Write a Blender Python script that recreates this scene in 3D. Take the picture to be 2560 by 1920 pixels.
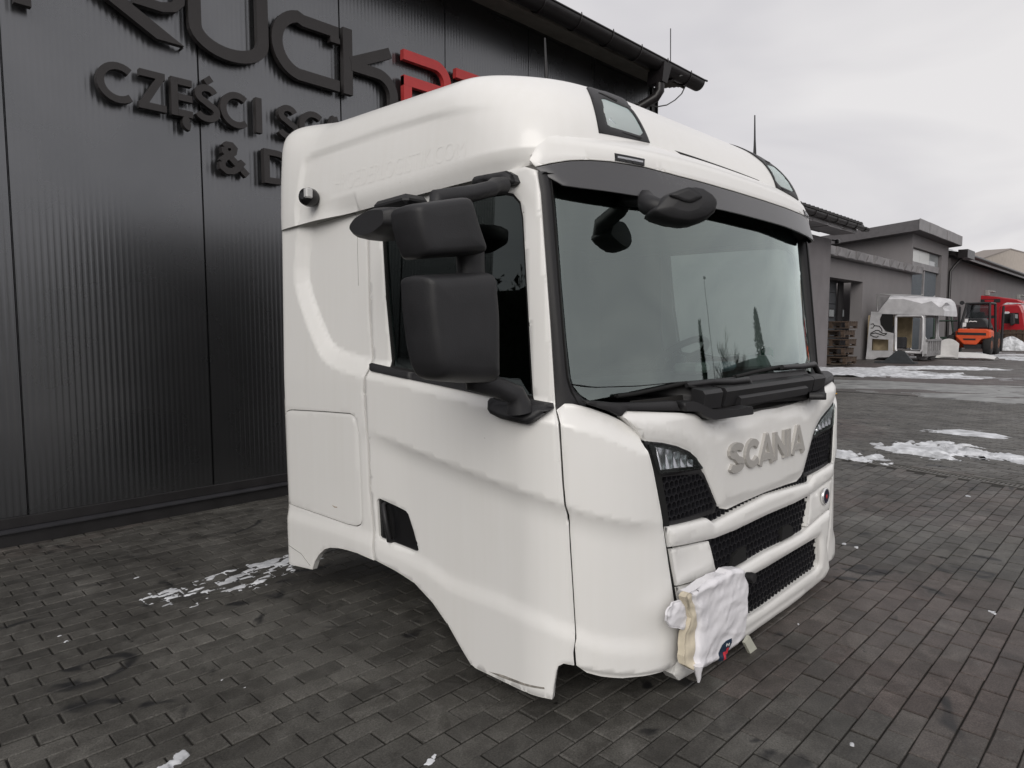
import bpy, bmesh, math, random
import numpy as np
from mathutils import Vector, Matrix
from mathutils.geometry import delaunay_2d_cdt

for o in list(bpy.data.objects): bpy.data.objects.remove(o)
SC = bpy.context.scene
COL = SC.collection
R = math.radians

# ------------------------------------------------------------------ camera
F_PX, HZ, VPX, CXP, CYP = 1680.0, 822.0, 2940.0, 1280.0, 960.0   # measured on the 2560x1920 photograph
CAM_H = 1.36
PITCH = math.atan((CYP - HZ) / F_PX)
cam_data = bpy.data.cameras.new('camera')
cam = bpy.data.objects.new('camera', cam_data)
COL.objects.link(cam)
cam_data.sensor_fit = 'HORIZONTAL'
cam_data.sensor_width = 36.0
cam_data.lens = F_PX / 2560.0 * 36.0
cam_data.clip_start = 0.05
cam_data.clip_end = 2000.0
def _ray_level(u, v):
    r = (u - CXP) / F_PX; d = -(v - CYP) / F_PX
    return np.array([r, math.cos(PITCH) + math.sin(PITCH) * d, -math.sin(PITCH) + math.cos(PITCH) * d])
_rx = _ray_level(VPX, HZ)
TH = math.atan2(_rx[0], _rx[1])
EX = np.array([math.sin(TH), math.cos(TH), 0.0]); EY = np.array([-math.cos(TH), math.sin(TH), 0.0])
cam.location = (0, 0, CAM_H)
cam.rotation_euler = (math.pi / 2 - PITCH, 0, TH - math.pi / 2)
SC.camera = cam

# ------------------------------------------------------------------ world: overcast sky
world = bpy.data.worlds.new('World'); SC.world = world
world.use_nodes = True
SUN_EL, SUN_AZ = R(31), R(215)       # azimuth of the sun seen from above, measured from +x, counter-clockwise
nt = world.node_tree; nt.nodes.clear()
def wn(t, **k):
    n = nt.nodes.new(t)
    for a, b in k.items(): setattr(n, a, b)
    return n
out = wn('ShaderNodeOutputWorld'); bg = wn('ShaderNodeBackground')
sky = wn('ShaderNodeTexSky', sky_type='NISHITA', sun_disc=False)
sky.sun_elevation = SUN_EL; sky.sun_rotation = math.pi / 2 - SUN_AZ
sky.air_density = 1.0; sky.dust_density = 4.0; sky.ozone_density = 1.0
hsv = wn('ShaderNodeHueSaturation'); hsv.inputs['Saturation'].default_value = 0.2
nt.links.new(sky.outputs[0], hsv.inputs['Color'])
tc = wn('ShaderNodeTexCoord')
sep = wn('ShaderNodeSeparateXYZ'); nt.links.new(tc.outputs['Generated'], sep.inputs[0])
# project the view direction on a cloud layer so that the clouds flatten towards the horizon
mx = wn('ShaderNodeMath', operation='ADD'); mx.inputs[1].default_value = 0.22; nt.links.new(sep.outputs[2], mx.inputs[0])
mm = wn('ShaderNodeMath', operation='MAXIMUM'); mm.inputs[1].default_value = 0.08; nt.links.new(mx.outputs[0], mm.inputs[0])
dv = wn('ShaderNodeVectorMath', operation='DIVIDE'); nt.links.new(tc.outputs['Generated'], dv.inputs[0])
cmb = wn('ShaderNodeCombineXYZ')
for i in range(3): nt.links.new(mm.outputs[0], cmb.inputs[i])
nt.links.new(cmb.outputs[0], dv.inputs[1])
no = wn('ShaderNodeTexNoise'); no.inputs['Scale'].default_value = 0.95; no.inputs['Detail'].default_value = 4; no.inputs['Roughness'].default_value = 0.5
no.inputs['Distortion'].default_value = 0.6
nt.links.new(dv.outputs[0], no.inputs['Vector'])
cr = wn('ShaderNodeValToRGB')
cr.color_ramp.elements[0].position = 0.34; cr.color_ramp.elements[0].color = (0.50, 0.49, 0.52, 1)
cr.color_ramp.elements[1].position = 0.66; cr.color_ramp.elements[1].color = (0.685, 0.67, 0.675, 1)
nt.links.new(no.outputs['Fac'], cr.inputs[0])
sc_ = wn('ShaderNodeVectorMath', operation='SCALE'); sc_.inputs['Scale'].default_value = 10.0
nt.links.new(cr.outputs[0], sc_.inputs[0])
mix = wn('ShaderNodeMixRGB'); mix.inputs[0].default_value = 0.93
nt.links.new(hsv.outputs[0], mix.inputs[1]); nt.links.new(sc_.outputs[0], mix.inputs[2])
nt.links.new(mix.outputs[0], bg.inputs[0]); bg.inputs[1].default_value = 0.1
nt.links.new(bg.outputs[0], out.inputs[0])

# ------------------------------------------------------------------ sun behind the cloud
sd = bpy.data.lights.new('sun', 'SUN'); sun = bpy.data.objects.new('sun', sd); COL.objects.link(sun)
sd.energy = 1.3; sd.angle = R(40); sd.color = (1.0, 0.96, 0.9)
sun.location = (-5, -5, 20)
_sv = Vector((math.cos(SUN_EL) * math.cos(SUN_AZ), math.cos(SUN_EL) * math.sin(SUN_AZ), math.sin(SUN_EL)))
sun.rotation_euler = _sv.to_track_quat('Z', 'Y').to_euler()

SC.view_settings.view_transform = 'Standard'
SC.view_settings.look = 'None'
SC.view_settings.exposure = 0.27
SC.view_settings.gamma = 1.0
SC.view_settings.use_curve_mapping = False
SC.render.engine = 'CYCLES'
SC.cycles.max_bounces = 10
SC.cycles.transparent_max_bounces = 12

# ------------------------------------------------------------------ photo pixel -> place helpers
def wray(u, v):
    r = _ray_level(u, v); return np.array([r @ EX, r @ EY, r[2]])
CAMP = np.array([0, 0, CAM_H])
def on_z(u, v, z=0.0):
    w = wray(u, v); return CAMP + (z - CAM_H) / w[2] * w
def on_x(u, v, x):
    w = wray(u, v); return CAMP + x / w[0] * w
def on_y(u, v, y):
    w = wray(u, v); return CAMP + y / w[1] * w
def project(P):
    """world points (N,3) -> pixels (N,2)"""
    P = np.atleast_2d(P) - CAMP
    l0 = P[:, 0] * EX[0] + P[:, 1] * EY[0]; l1 = P[:, 0] * EX[1] + P[:, 1] * EY[1]; l2 = P[:, 2]
    fw = l1 * math.cos(PITCH) - l2 * math.sin(PITCH); up = l1 * math.sin(PITCH) + l2 * math.cos(PITCH)
    fw = np.where(np.abs(fw) < 1e-6, 1e-6, fw)
    return np.stack([CXP + F_PX * l0 / fw, CYP - F_PX * up / fw], 1), fw

# ------------------------------------------------------------------ materials
MATS = {}
def mat(name, base, rough=0.6, metal=0.0, spec=0.5, coat=0.0, noise=0.0, nscale=8.0, bump=0.0, bscale=60.0, trans=0.0, ior=1.45,
        emit=None, stain=None, alpha=None):
    """principled material with object-space noise in the colour and a fine bump"""
    if name in MATS: return MATS[name]
    m = bpy.data.materials.new(name); m.use_nodes = True; n = m.node_tree.nodes; l = m.node_tree.links
    b = n['Principled BSDF']
    b.inputs['Base Color'].default_value = (*base, 1); b.inputs['Roughness'].default_value = rough
    b.inputs['Metallic'].default_value = metal; b.inputs['Specular IOR Level'].default_value = spec
    b.inputs['Coat Weight'].default_value = coat; b.inputs['Coat Roughness'].default_value = 0.06
    b.inputs['Transmission Weight'].default_value = trans; b.inputs['IOR'].default_value = ior
    t = n.new('ShaderNodeTexCoord')
    if noise > 0:
        x = n.new('ShaderNodeTexNoise'); x.inputs['Scale'].default_value = nscale; x.inputs['Detail'].default_value = 5
        l.new(t.outputs['Object'], x.inputs['Vector'])
        r = n.new('ShaderNodeMapRange'); r.inputs['From Min'].default_value = 0.3; r.inputs['From Max'].default_value = 0.7
        r.inputs['To Min'].default_value = 1 - noise; r.inputs['To Max'].default_value = 1 + noise * 0.6
        l.new(x.outputs['Fac'], r.inputs['Value'])
        v = n.new('ShaderNodeVectorMath'); v.operation = 'SCALE'; v.inputs[0].default_value = base
        l.new(r.outputs[0], v.inputs['Scale']); l.new(v.outputs[0], b.inputs['Base Color'])
        rr = n.new('ShaderNodeMapRange'); rr.inputs['To Min'].default_value = max(0.02, rough - 0.08); rr.inputs['To Max'].default_value = min(1, rough + 0.08)
        l.new(x.outputs['Fac'], rr.inputs['Value']); l.new(rr.outputs[0], b.inputs['Roughness'])
    if bump > 0:
        y = n.new('ShaderNodeTexNoise'); y.inputs['Scale'].default_value = bscale; y.inputs['Detail'].default_value = 3
        l.new(t.outputs['Object'], y.inputs['Vector'])
        bp = n.new('ShaderNodeBump'); bp.inputs['Strength'].default_value = bump; bp.inputs['Distance'].default_value = 0.002
        l.new(y.outputs['Fac'], bp.inputs['Height']); l.new(bp.outputs[0], b.inputs['Normal'])
    if emit:
        b.inputs['Emission Color'].default_value = (*emit[:3], 1); b.inputs['Emission Strength'].default_value = emit[3]
    MATS[name] = m
    return m

# ------------------------------------------------------------------ mesh building
class MB:
    """collects polygons; build() links them as one mesh object"""
    def __init__(s): s.v = []; s.f = []; s.sm = []
    def add(s, vs, fs, smooth=False):
        o = len(s.v); s.v += [tuple(map(float, p)) for p in vs]
        for f in fs: s.f.append([i + o for i in f]); s.sm.append(smooth)
    def box(s, c, size, rz=0.0, bev=0.0, M=None):
        hx, hy, hz = [d / 2 for d in size]
        if bev > 0:
            b = min(bev, hx * .9, hy * .9, hz * .9)
            vs = []
            for sz in (-1, 1):
                for (px, py, pz) in ((hx - b, hy - b, hz), (hx, hy - b, hz - b), (hx - b, hy, hz - b)):
                    for sx, sy in ((1, 1), (-1, 1), (-1, -1), (1, -1)): vs.append((sx * px, sy * py, sz * pz))
            # convex hull is the bevelled box
            bm = bmesh.new(); [bm.verts.new(v) for v in vs]
            bmesh.ops.convex_hull(bm, input=bm.verts); bm.verts.ensure_lookup_table(); bm.verts.index_update()
            vs = [tuple(v.co) for v in bm.verts]; fs = [[v.index for v in f.verts] for f in bm.faces]; bm.free()
        else:
            vs = [(x * hx, y * hy, z * hz) for x in (-1, 1) for y in (-1, 1) for z in (-1, 1)]
            fs = [(0, 1, 3, 2), (4, 6, 7, 5), (0, 4, 5, 1), (2, 3, 7, 6), (0, 2, 6, 4), (1, 5, 7, 3)]
        ca, sa = math.cos(rz), math.sin(rz)
        o = []
        for x, y, z in vs:
            if M is not None:
                q = M @ Vector((x, y, z)); o.append((q.x + c[0], q.y + c[1], q.z + c[2]))
            else: o.append((x * ca - y * sa + c[0], x * sa + y * ca + c[1], z + c[2]))
        s.add(o, fs)
    def prism(s, pts, ext):
        """closed 3-D polygon pts extruded by vector ext"""
        n = len(pts); p = [np.array(q, float) for q in pts]; e = np.array(ext, float)
        s.add(p + [q + e for q in p], [list(range(n))[::-1], list(range(n, 2 * n))] + [[i, (i + 1) % n, (i + 1) % n + n, i + n] for i in range(n)])
    def tube(s, pts, r, seg=8, cap=True, flat=1.0):
        P = [Vector(p) for p in pts]; n = len(P)
        rs = r if isinstance(r, (list, tuple)) else [r] * n
        up0 = Vector((0, 0, 1)); vs = []; prev = None
        for i, p in enumerate(P):
            d = (P[min(i + 1, n - 1)] - P[max(i - 1, 0)]).normalized()
            a = prev if prev is not None else (up0 if abs(d.z) < .9 else Vector((1, 0, 0)))
            a = (a - d * a.dot(d)).normalized(); prev = a; b = d.cross(a)
            for k in range(seg):
                t = 2 * math.pi * k / seg
                vs.append(p + a * (math.cos(t) * rs[i]) + b * (math.sin(t) * rs[i] * flat))
        fs = [[i * seg + k, i * seg + (k + 1) % seg, (i + 1) * seg + (k + 1) % seg, (i + 1) * seg + k] for i in range(n - 1) for k in range(seg)]
        s.add(vs, fs, True)
        if cap: s.add(vs[:seg], [list(range(seg))[::-1]]); s.add(vs[-seg:], [list(range(seg))])
    def lathe(s, prof, c, axis=(0, 0, 1), seg=24):
        """prof: list of (radius, height) about axis through c"""
        ax = Vector(axis).normalized(); a = Vector((1, 0, 0)) if abs(ax.x) < .9 else Vector((0, 1, 0))
        a = (a - ax * a.dot(ax)).normalized(); b = ax.cross(a); c = Vector(c); vs = []
        for r_, h in prof:
            for k in range(seg):
                t = 2 * math.pi * k / seg; vs.append(c + ax * h + a * (r_ * math.cos(t)) + b * (r_ * math.sin(t)))
        n = len(prof)
        s.add(vs, [[i * seg + k, i * seg + (k + 1) % seg, (i + 1) * seg + (k + 1) % seg, (i + 1) * seg + k] for i in range(n - 1) for k in range(seg)], True)
        s.add(vs[:seg], [list(range(seg))[::-1]]); s.add(vs[-seg:], [list(range(seg))])
    def grid(s, fn, nu, nv, smooth=True, wrap=False):
        vs = [fn(i / (nu - 1) if not wrap else i / nu, j / (nv - 1)) for j in range(nv) for i in range(nu)]
        m = nu if wrap else nu - 1
        s.add(vs, [[j * nu + i, j * nu + (i + 1) % nu, (j + 1) * nu + (i + 1) % nu, (j + 1) * nu + i] for j in range(nv - 1) for i in range(m)], smooth)
    def build(s, name, material, parent=None, recalc=True, bevel=0.0):
        me = bpy.data.meshes.new(name); me.from_pydata(s.v, [], s.f)
        me.polygons.foreach_set('use_smooth', s.sm)
        if recalc:
            bm = bmesh.new(); bm.from_mesh(me)
            bmesh.ops.recalc_face_normals(bm, faces=bm.faces)
            bm.to_mesh(me); bm.free()
        if material is not None: me.materials.append(material)
        o = bpy.data.objects.new(name, me); COL.objects.link(o)
        if parent is not None: o.parent = parent
        if bevel > 0:
            m = o.modifiers.new('bevel', 'BEVEL'); m.width = bevel; m.segments = 2; m.limit_method = 'ANGLE'; m.angle_limit = R(40)
        return o
def tag(o, label=None, cat=None, group=None, kind=None):
    if label: o['label'] = label
    if cat: o['category'] = cat
    if group: o['group'] = group
    if kind: o['kind'] = kind
    return o
def thing(name, label, cat, loc=(0, 0, 0), rz=0.0, group=None):
    o = bpy.data.objects.new(name, None); o.empty_display_size = 0.2; COL.objects.link(o)
    o.location = loc; o.rotation_euler = (0, 0, rz)
    return tag(o, label, cat, group)
rng = np.random.default_rng(7)
def vnoise(x, y, seed=0, oct=4):
    """cheap value noise for arrays"""
    r = np.zeros_like(x, dtype=float); a = 0.5; f = 1.0
    for k in range(oct):
        X = x * f + 17.3 * k + seed * 3.1; Y = y * f + 9.7 * k + seed * 5.7
        xi = np.floor(X); yi = np.floor(Y); tx = X - xi; ty = Y - yi; tx = tx * tx * (3 - 2 * tx); ty = ty * ty * (3 - 2 * ty)
        h = lambda i, j: np.modf(np.abs(np.sin(i * 127.1 + j * 311.7 + seed * 74.7) * 43758.5453))[0]
        r += a * ((h(xi, yi) * (1 - tx) + h(xi + 1, yi) * tx) * (1 - ty) + (h(xi, yi + 1) * (1 - tx) + h(xi + 1, yi + 1) * tx) * ty)
        a *= 0.5; f *= 2.0
    return r / (1 - 0.5 ** oct)
# ================================================================== ground
def paving_mat(name, brick=False):
    m = bpy.data.materials.new(name); m.use_nodes = True; n = m.node_tree.nodes; l = m.node_tree.links; b = n['Principled BSDF']
    geo = n.new('ShaderNodeNewGeometry')
    def noise(scale, detail=5, dist=0.0, rough=.55):
        x = n.new('ShaderNodeTexNoise'); x.inputs['Scale'].default_value = scale; x.inputs['Detail'].default_value = detail
        x.inputs['Distortion'].default_value = dist; x.inputs['Roughness'].default_value = rough
        l.new(geo.outputs['Position'], x.inputs['Vector']); return x.outputs['Fac']
    def ramp(fac, p0, c0, p1, c1):
        r = n.new('ShaderNodeValToRGB'); e = r.color_ramp.elements
        e[0].position = p0; e[0].color = c0; e[1].position = p1; e[1].color = c1; l.new(fac, r.inputs[0]); return r.outputs[0]
    def mixc(fac, a, bb, mode='MIX'):
        x = n.new('ShaderNodeMixRGB'); x.blend_type = mode
        if isinstance(fac, float): x.inputs[0].default_value = fac
        else: l.new(fac, x.inputs[0])
        for i, q in ((1, a), (2, bb)):
            if isinstance(q, tuple): x.inputs[i].default_value = q
            else: l.new(q, x.inputs[i])
        return x.outputs[0]
    if not brick:
        at = n.new('ShaderNodeAttribute'); at.attribute_name = 'tone'   # r: brightness, g: redness of the single paver
        sp = n.new('ShaderNodeSeparateColor'); l.new(at.outputs['Color'], sp.inputs[0])
        base = mixc(sp.outputs[1], (0.082, 0.079, 0.072, 1), (0.086, 0.070, 0.064, 1))
        vm = n.new('ShaderNodeVectorMath'); vm.operation = 'SCALE'; l.new(base, vm.inputs[0]); l.new(sp.outputs[0], vm.inputs['Scale'])
        base = vm.outputs[0]
    else:
        base = ramp(noise(0.35, 4), 0.42, (0.092, 0.074, 0.070, 1), 0.6, (0.090, 0.085, 0.078, 1))
    # grain of the concrete face, grime, pale scuffs, oil
    base = mixc(0.85, base, ramp(noise(150, 4, 0, .8), 0.32, (0.35, 0.35, 0.35, 1), 0.70, (1.7, 1.7, 1.7, 1)), 'MULTIPLY')
    base = mixc(0.8, base, ramp(noise(5.5, 6, 1.2, .62), 0.32, (0.5, 0.49, 0.48, 1), 0.68, (1.3, 1.3, 1.3, 1)), 'MULTIPLY')
    base = mixc(0.9, base, ramp(noise(1.1, 5, .8, .6), 0.34, (0.62, 0.61, 0.6, 1), 0.66, (1.22, 1.22, 1.22, 1)), 'MULTIPLY')
    oil = ramp(noise(2.6, 3, 1.8, .45), 0.29, (.9, .9, .9, 1), 0.36, (0, 0, 0, 1))
    base = mixc(oil, base, (0.012, 0.012, 0.013, 1))
    spots = ramp(noise(11, 2, .6, .4), 0.215, (1, 1, 1, 1), 0.24, (0, 0, 0, 1))
    base = mixc(spots, base, (0.014, 0.013, 0.012, 1))
    pale = ramp(noise(2.3, 9, 2.2, .78), 0.56, (0, 0, 0, 1), 0.78, (.7, .7, .7, 1))
    base = mixc(pale, base, (0.17, 0.165, 0.155, 1))
    if brick:
        # far field: the pavers' joints
        mp = n.new('ShaderNodeMapping'); mp.inputs['Rotation'].default_value = (0, 0, R(82)); l.new(geo.outputs['Position'], mp.inputs[0])
        bt = n.new('ShaderNodeTexBrick'); bt.inputs['Scale'].default_value = 1.0; bt.inputs['Brick Width'].default_value = 0.178
        bt.inputs['Row Height'].default_value = 0.0884; bt.inputs['Mortar Size'].default_value = 0.004; bt.inputs['Mortar Smooth'].default_value = 0.3
        bt.inputs['Color1'].default_value = (1.1, 1.1, 1.1, 1); bt.inputs['Color2'].default_value = (.85, .85, .85, 1); bt.inputs['Mortar'].default_value = (.35, .34, .33, 1)
        l.new(mp.outputs[0], bt.inputs['Vector'])
        base = mixc(1.0, base, bt.outputs['Color'], 'MULTIPLY')
    l.new(base, b.inputs['Base Color'])
    rr = n.new('ShaderNodeMapRange'); rr.inputs['To Min'].default_value = 0.30; rr.inputs['To Max'].default_value = 0.80
    l.new(noise(2.0, 5, 1.0), rr.inputs['Value']); l.new(rr.outputs[0], b.inputs['Roughness'])
    b.inputs['Specular IOR Level'].default_value = 0.35
    bp = n.new('ShaderNodeBump'); bp.inputs['Strength'].default_value = 0.35; bp.inputs['Distance'].default_value = 0.003
    l.new(noise(170, 4, 0, .7), bp.inputs['Height']); l.new(bp.outputs[0], b.inputs['Normal'])
    return m
M_PAVE = paving_mat('paver_concrete'); M_FAR = paving_mat('far_paving', True)
M_JOINT = mat('joint_sand', (0.024, 0.022, 0.019), 0.95, noise=.5, nscale=30)
# base sheet under everything, and the far paving on it
UNIT = CAM_H / 1.6
PL, PW = 0.2095 * UNIT, 0.1040 * UNIT            # paver pitch along / across its course
JX, JY = 2.889 * UNIT, 0.738 * UNIT              # one joint crossing read from the photograph
DR0 = on_z(2560, 1216); DR1 = on_z(2150, 1151)   # two points on the drain
dr_dir = (DR1 - DR0)[:2]; dr_dir /= np.linalg.norm(dr_dir)
def drain_x(y): return DR0[0] + dr_dir[0] / dr_dir[1] * (y - DR0[1])
FAR_X = 15.5
g = MB(); g.add([(-400, -400, -0.008), (400, -400, -0.008), (400, 400, -0.008), (-400, 400, -0.008)], [(0, 1, 2, 3)])
ground = tag(g.build('ground', M_JOINT), kind='structure')
g = MB(); g.add([(FAR_X, -120, -0.004), (300, -120, -0.004), (300, 60, -0.004), (FAR_X, 60, -0.004)], [(0, 1, 2, 3)])
farp = tag(g.build('yard_paving', M_FAR), kind='structure')
g = MB(); g.add([(-120, -120, -0.005), (FAR_X - .02, -120, -0.005), (FAR_X - .02, -1.2, -0.005), (-120, -1.2, -0.005)], [(0, 1, 2, 3)])
nearp = tag(g.build('yard_paving', M_FAR), kind='structure')
# every paver that can be told apart
pav = []
WALL_Y = 5.98 * UNIT
for j in range(int(-2.0 / PW), int((WALL_Y - JY) / PW) + 1):
    y0 = JY + j * PW
    for i in range(int((-1 - JX) / PL), int((9 - JX) / PL)):
        x0 = JX + (i + (0.5 if j % 2 == 0 else 0.0)) * PL
        if x0 + PL > drain_x(y0) - .06: continue
        pav.append((x0 + PL / 2, y0 + PW / 2, 0.0))
ang = math.atan2(dr_dir[1], dr_dir[0])           # beyond the drain the courses run along it
nvec = np.array([dr_dir[1], -dr_dir[0]])
for j in range(0, 110):
    for i in range(-60, 130):
        c = DR0[:2] + nvec * (0.10 + (j + .5) * PW) + dr_dir * ((i + (0.5 if j % 2 else 0)) * PL)
        if c[0] > FAR_X - .2: continue
        pav.append((c[0], c[1], ang))
pav = np.array(pav)
pp, fw = project(np.column_stack([pav[:, :2], np.zeros(len(pav))]))
vis = (fw > .3) & (pp[:, 0] > -160) & (pp[:, 0] < 2720) & (pp[:, 1] < 2120) & (pp[:, 1] > 700)
pav = pav[vis]; pp = pp[vis]; fw = fw[vis]
def behind_cab(p): return 1.75 < p[0] < 4.2 and 1.35 < p[1] < 3.3
area = 1 / fw ** 3
inframe = (pp[:, 0] > 0) & (pp[:, 0] < 2560) & (pp[:, 1] < 1920) & ~np.array([behind_cab(p) for p in pav])
order = np.argsort(-np.where(inframe, area, 0))
single = set(order[:300].tolist())
def paver_geo(cx, cy, a, r):
    L, W = PL - 0.0050 - r.random() * .0025, PW - 0.0036 - r.random() * .0025; cx += (r.random() - .5) * .003; cy += (r.random() - .5) * .0024; b = 0.0035; zt = (r.random() - .5) * 0.004
    tx, ty = (r.random() - .5) * .012, (r.random() - .5) * .02; a += (r.random() - .5) * .012
    ca, sa = math.cos(a), math.sin(a); vs = []
    for hx, hy, z in ((L / 2, W / 2, -0.05), (L / 2, W / 2, -b), (L / 2 - b, W / 2 - b, 0)):
        for sx, sy in ((1, 1), (-1, 1), (-1, -1), (1, -1)):
            x, y = sx * hx, sy * hy; vs.append((x * ca - y * sa + cx, x * sa + y * ca + cy, z + zt + x * tx + y * ty if z > -.02 else -.02))
    fs = [(8, 9, 10, 11)]
    for k in range(4):
        n_ = (k + 1) % 4; fs += [(k, n_, 4 + n_, 4 + k), (4 + k, 4 + n_, 8 + n_, 8 + k)]
    return vs, fs
redn = vnoise(pav[:, 0] * 0.55, pav[:, 1] * 0.55, 3)
rest = MB(); rest_tone = []
pr = random.Random(5)
def set_tone(me, cols):
    at = me.color_attributes.new('tone', 'FLOAT_COLOR', 'POINT'); at.data.foreach_set('color', np.array(cols, np.float32).ravel())
for k, (cx, cy, a) in enumerate(pav):
    vs, fs = paver_geo(cx, cy, a, pr)
    red = float(np.clip((redn[k] - .60) * 5 + (pr.random() - .5) * .5, 0, 1)); t = 0.76 + pr.random() * .46
    if k in single:
        me = bpy.data.meshes.new('paver'); c = np.array([cx, cy, 0])
        me.from_pydata([tuple(np.array(v) - c) for v in vs], [], fs); me.materials.append(M_PAVE); set_tone(me, [(t, red, 0, 1)] * 12)
        o = bpy.data.objects.new('paver', me); COL.objects.link(o); o.location = c; o.parent = ground
    else:
        rest.add(vs, fs); rest_tone += [(t, red, 0, 1)] * 12
o = rest.build('pavers', M_PAVE, ground, recalc=False); set_tone(o.data, rest_tone); o['kind'] = 'stuff'
# drain channel with a slotted grate
M_GRATE = mat('galvanised_grate', (0.16, 0.155, 0.145), 0.6, metal=.4, noise=.4, nscale=20)
dr = thing('drain_channel', 'slotted steel drain channel running across the paved yard', 'drain', (DR0[0], DR0[1], -0.006), ang)
b = MB()
for sgn in (-1, 1): b.box((2, sgn * .062, -.001), (24, .018, .012))
b.box((2, 0, -.03), (24, .12, .01)); b.build('channel_frame', M_GRATE, dr)
b = MB()
for i in range(260): b.box((-2.0 + i * .036, 0, -.003), (.018, .106, .008))
gr = b.build('grate_bars', M_GRATE, dr); gr['kind'] = 'stuff'

# snow left on the ground
M_SNOW = mat('old_snow', (0.62, 0.635, 0.66), 0.8, noise=.45, nscale=6, bump=.5, bscale=80)
M_ICE = mat('thin_ice', (0.22, 0.225, 0.22), 0.45, noise=.5, nscale=3)
def snow(c, lx_, ly_, ang_, thr, seed, h=.02, res=.02, fx=6., fy=6., mb=None):
    nx, ny = int(lx_ / res), int(ly_ / res)
    X, Y = np.meshgrid(np.linspace(-lx_ / 2, lx_ / 2, nx), np.linspace(-ly_ / 2, ly_ / 2, ny))
    e = 1 - ((X / (lx_ / 2)) ** 2 + (Y / (ly_ / 2)) ** 2)
    v = vnoise(X * fx, Y * fy, seed, 5) * 1.0 + .35 * np.clip(e, -1, 1) - .25 - thr
    Z = np.clip(v * 6, 0, 1) * h * (0.6 + .8 * vnoise(X * 9, Y * 9, seed + 5)) - .003
    ca, sa = math.cos(ang_), math.sin(ang_)
    keep = v > 0
    idx = -np.ones(X.shape, int); vs = []; fs = []
    cell = keep[:-1, :-1] | keep[1:, :-1] | keep[:-1, 1:] | keep[1:, 1:]
    for j in range(ny - 1):
        for i in range(nx - 1):
            if not cell[j, i]: continue
            q = []
            for jj, ii in ((j, i), (j, i + 1), (j + 1, i + 1), (j + 1, i)):
                if idx[jj, ii] < 0:
                    x, y = X[jj, ii], Y[jj, ii]; idx[jj, ii] = len(vs); vs.append((c[0] + x * ca - y * sa, c[1] + x * sa + y * ca, Z[jj, ii]))
                q.append(idx[jj, ii])
            fs.append(q)
    mb.add(vs, fs, True)
sm = MB()
snow(on_z(640, 1432), 1.15, .40, R(10), .455, 1, .008, .007, 16, 34, sm)
snow(on_z(408, 1488), .26, .2, .2, .44, 2, .007, .005, 34, 44, sm)
snow(on_z(430, 1910), .13, .06, .5, .33, 4, .014, .004, 40, 40, sm)
for u, v, s_ in ((150, 1590, .03), (165, 1604, .025), (555, 1700, .02), (612, 1719, .02), (1003, 1855, .018), (1075, 1905, .05), (1085, 1890, .03), (2130, 1860, .03), (1995, 1560, .02), (2480, 1530, .06), (2110, 1360, .05), (2140, 1368, .05), (2420, 1240, .07), (340, 1445, .04)):
    snow(on_z(u, v), s_ * .8, s_ * .5, .3, .2, int(u), .005, .003, 60, 60, sm)
snow(on_z(2130, 1140), 1.0, .5, R(80), .37, 6, .03, .014, 8, 12, sm)
snow(on_z(2290, 1128), 1.1, .8, R(75), .41, 7, .035, .014, 7, 12, sm)
snow(on_z(2350, 1118), 1.0, .9, R(70), .46, 16, .03, .014, 12, 8, sm)
snow(on_z(2455, 1136), .9, .45, R(80), .40, 8, .035, .014, 8, 12, sm)
snow(on_z(2525, 1150), .9, .45, R(75), .44, 9, .025, .014, 8, 12, sm)
snow(on_z(2180, 930), 4.5, 5.0, R(20), .37, 10, .05, .07, 2.2, .7, sm)
snow(on_z(2120, 934), 3, 4.0, R(20), .30, 17, .05, .07, 1.3, .9, sm)
snow(on_z(2330, 921), 2.4, 5.0, R(30), .47, 18, .05, .07, 2.4, .6, sm)
snow(on_z(2400, 1082), 1.2, .9, R(75), .48, 11, .02, .03, 3, 9, sm)
snow(on_z(2350, 942), 2.5, 4.0, R(25), .52, 12, .02, .06, 3, .8, sm)
snow(on_z(2450, 895), 9, 8, R(10), .60, 13, .03, .2, .6, .6, sm)
snow(on_z(2480, 885), 9, 6, R(10), .57, 14, .03, .2, .6, .6, sm)
sn = sm.build('snow', M_SNOW, recalc=False)
tag(sn, 'thin patches of old snow lying on the paving', 'snow', kind='stuff')
im = MB()
snow(on_z(2250, 962), 3.6, 6.5, R(20), .46, 21, .008, .06, 2.6, .5, im)
snow(on_z(2420, 975), 4.0, 6.5, R(20), .48, 22, .008, .06, 2.6, .5, im)
snow(on_z(2520, 1000), 3.0, 3.2, R(20), .47, 23, .008, .06, 2.6, .6, im)
snow(on_z(2120, 965), 2.6, 3.2, R(20), .47, 24, .008, .06, 2.6, .6, im)
tag(im.build('ice', M_ICE, recalc=False), 'thin grey ice smeared over the far paving', 'ice', kind='stuff')
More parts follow.
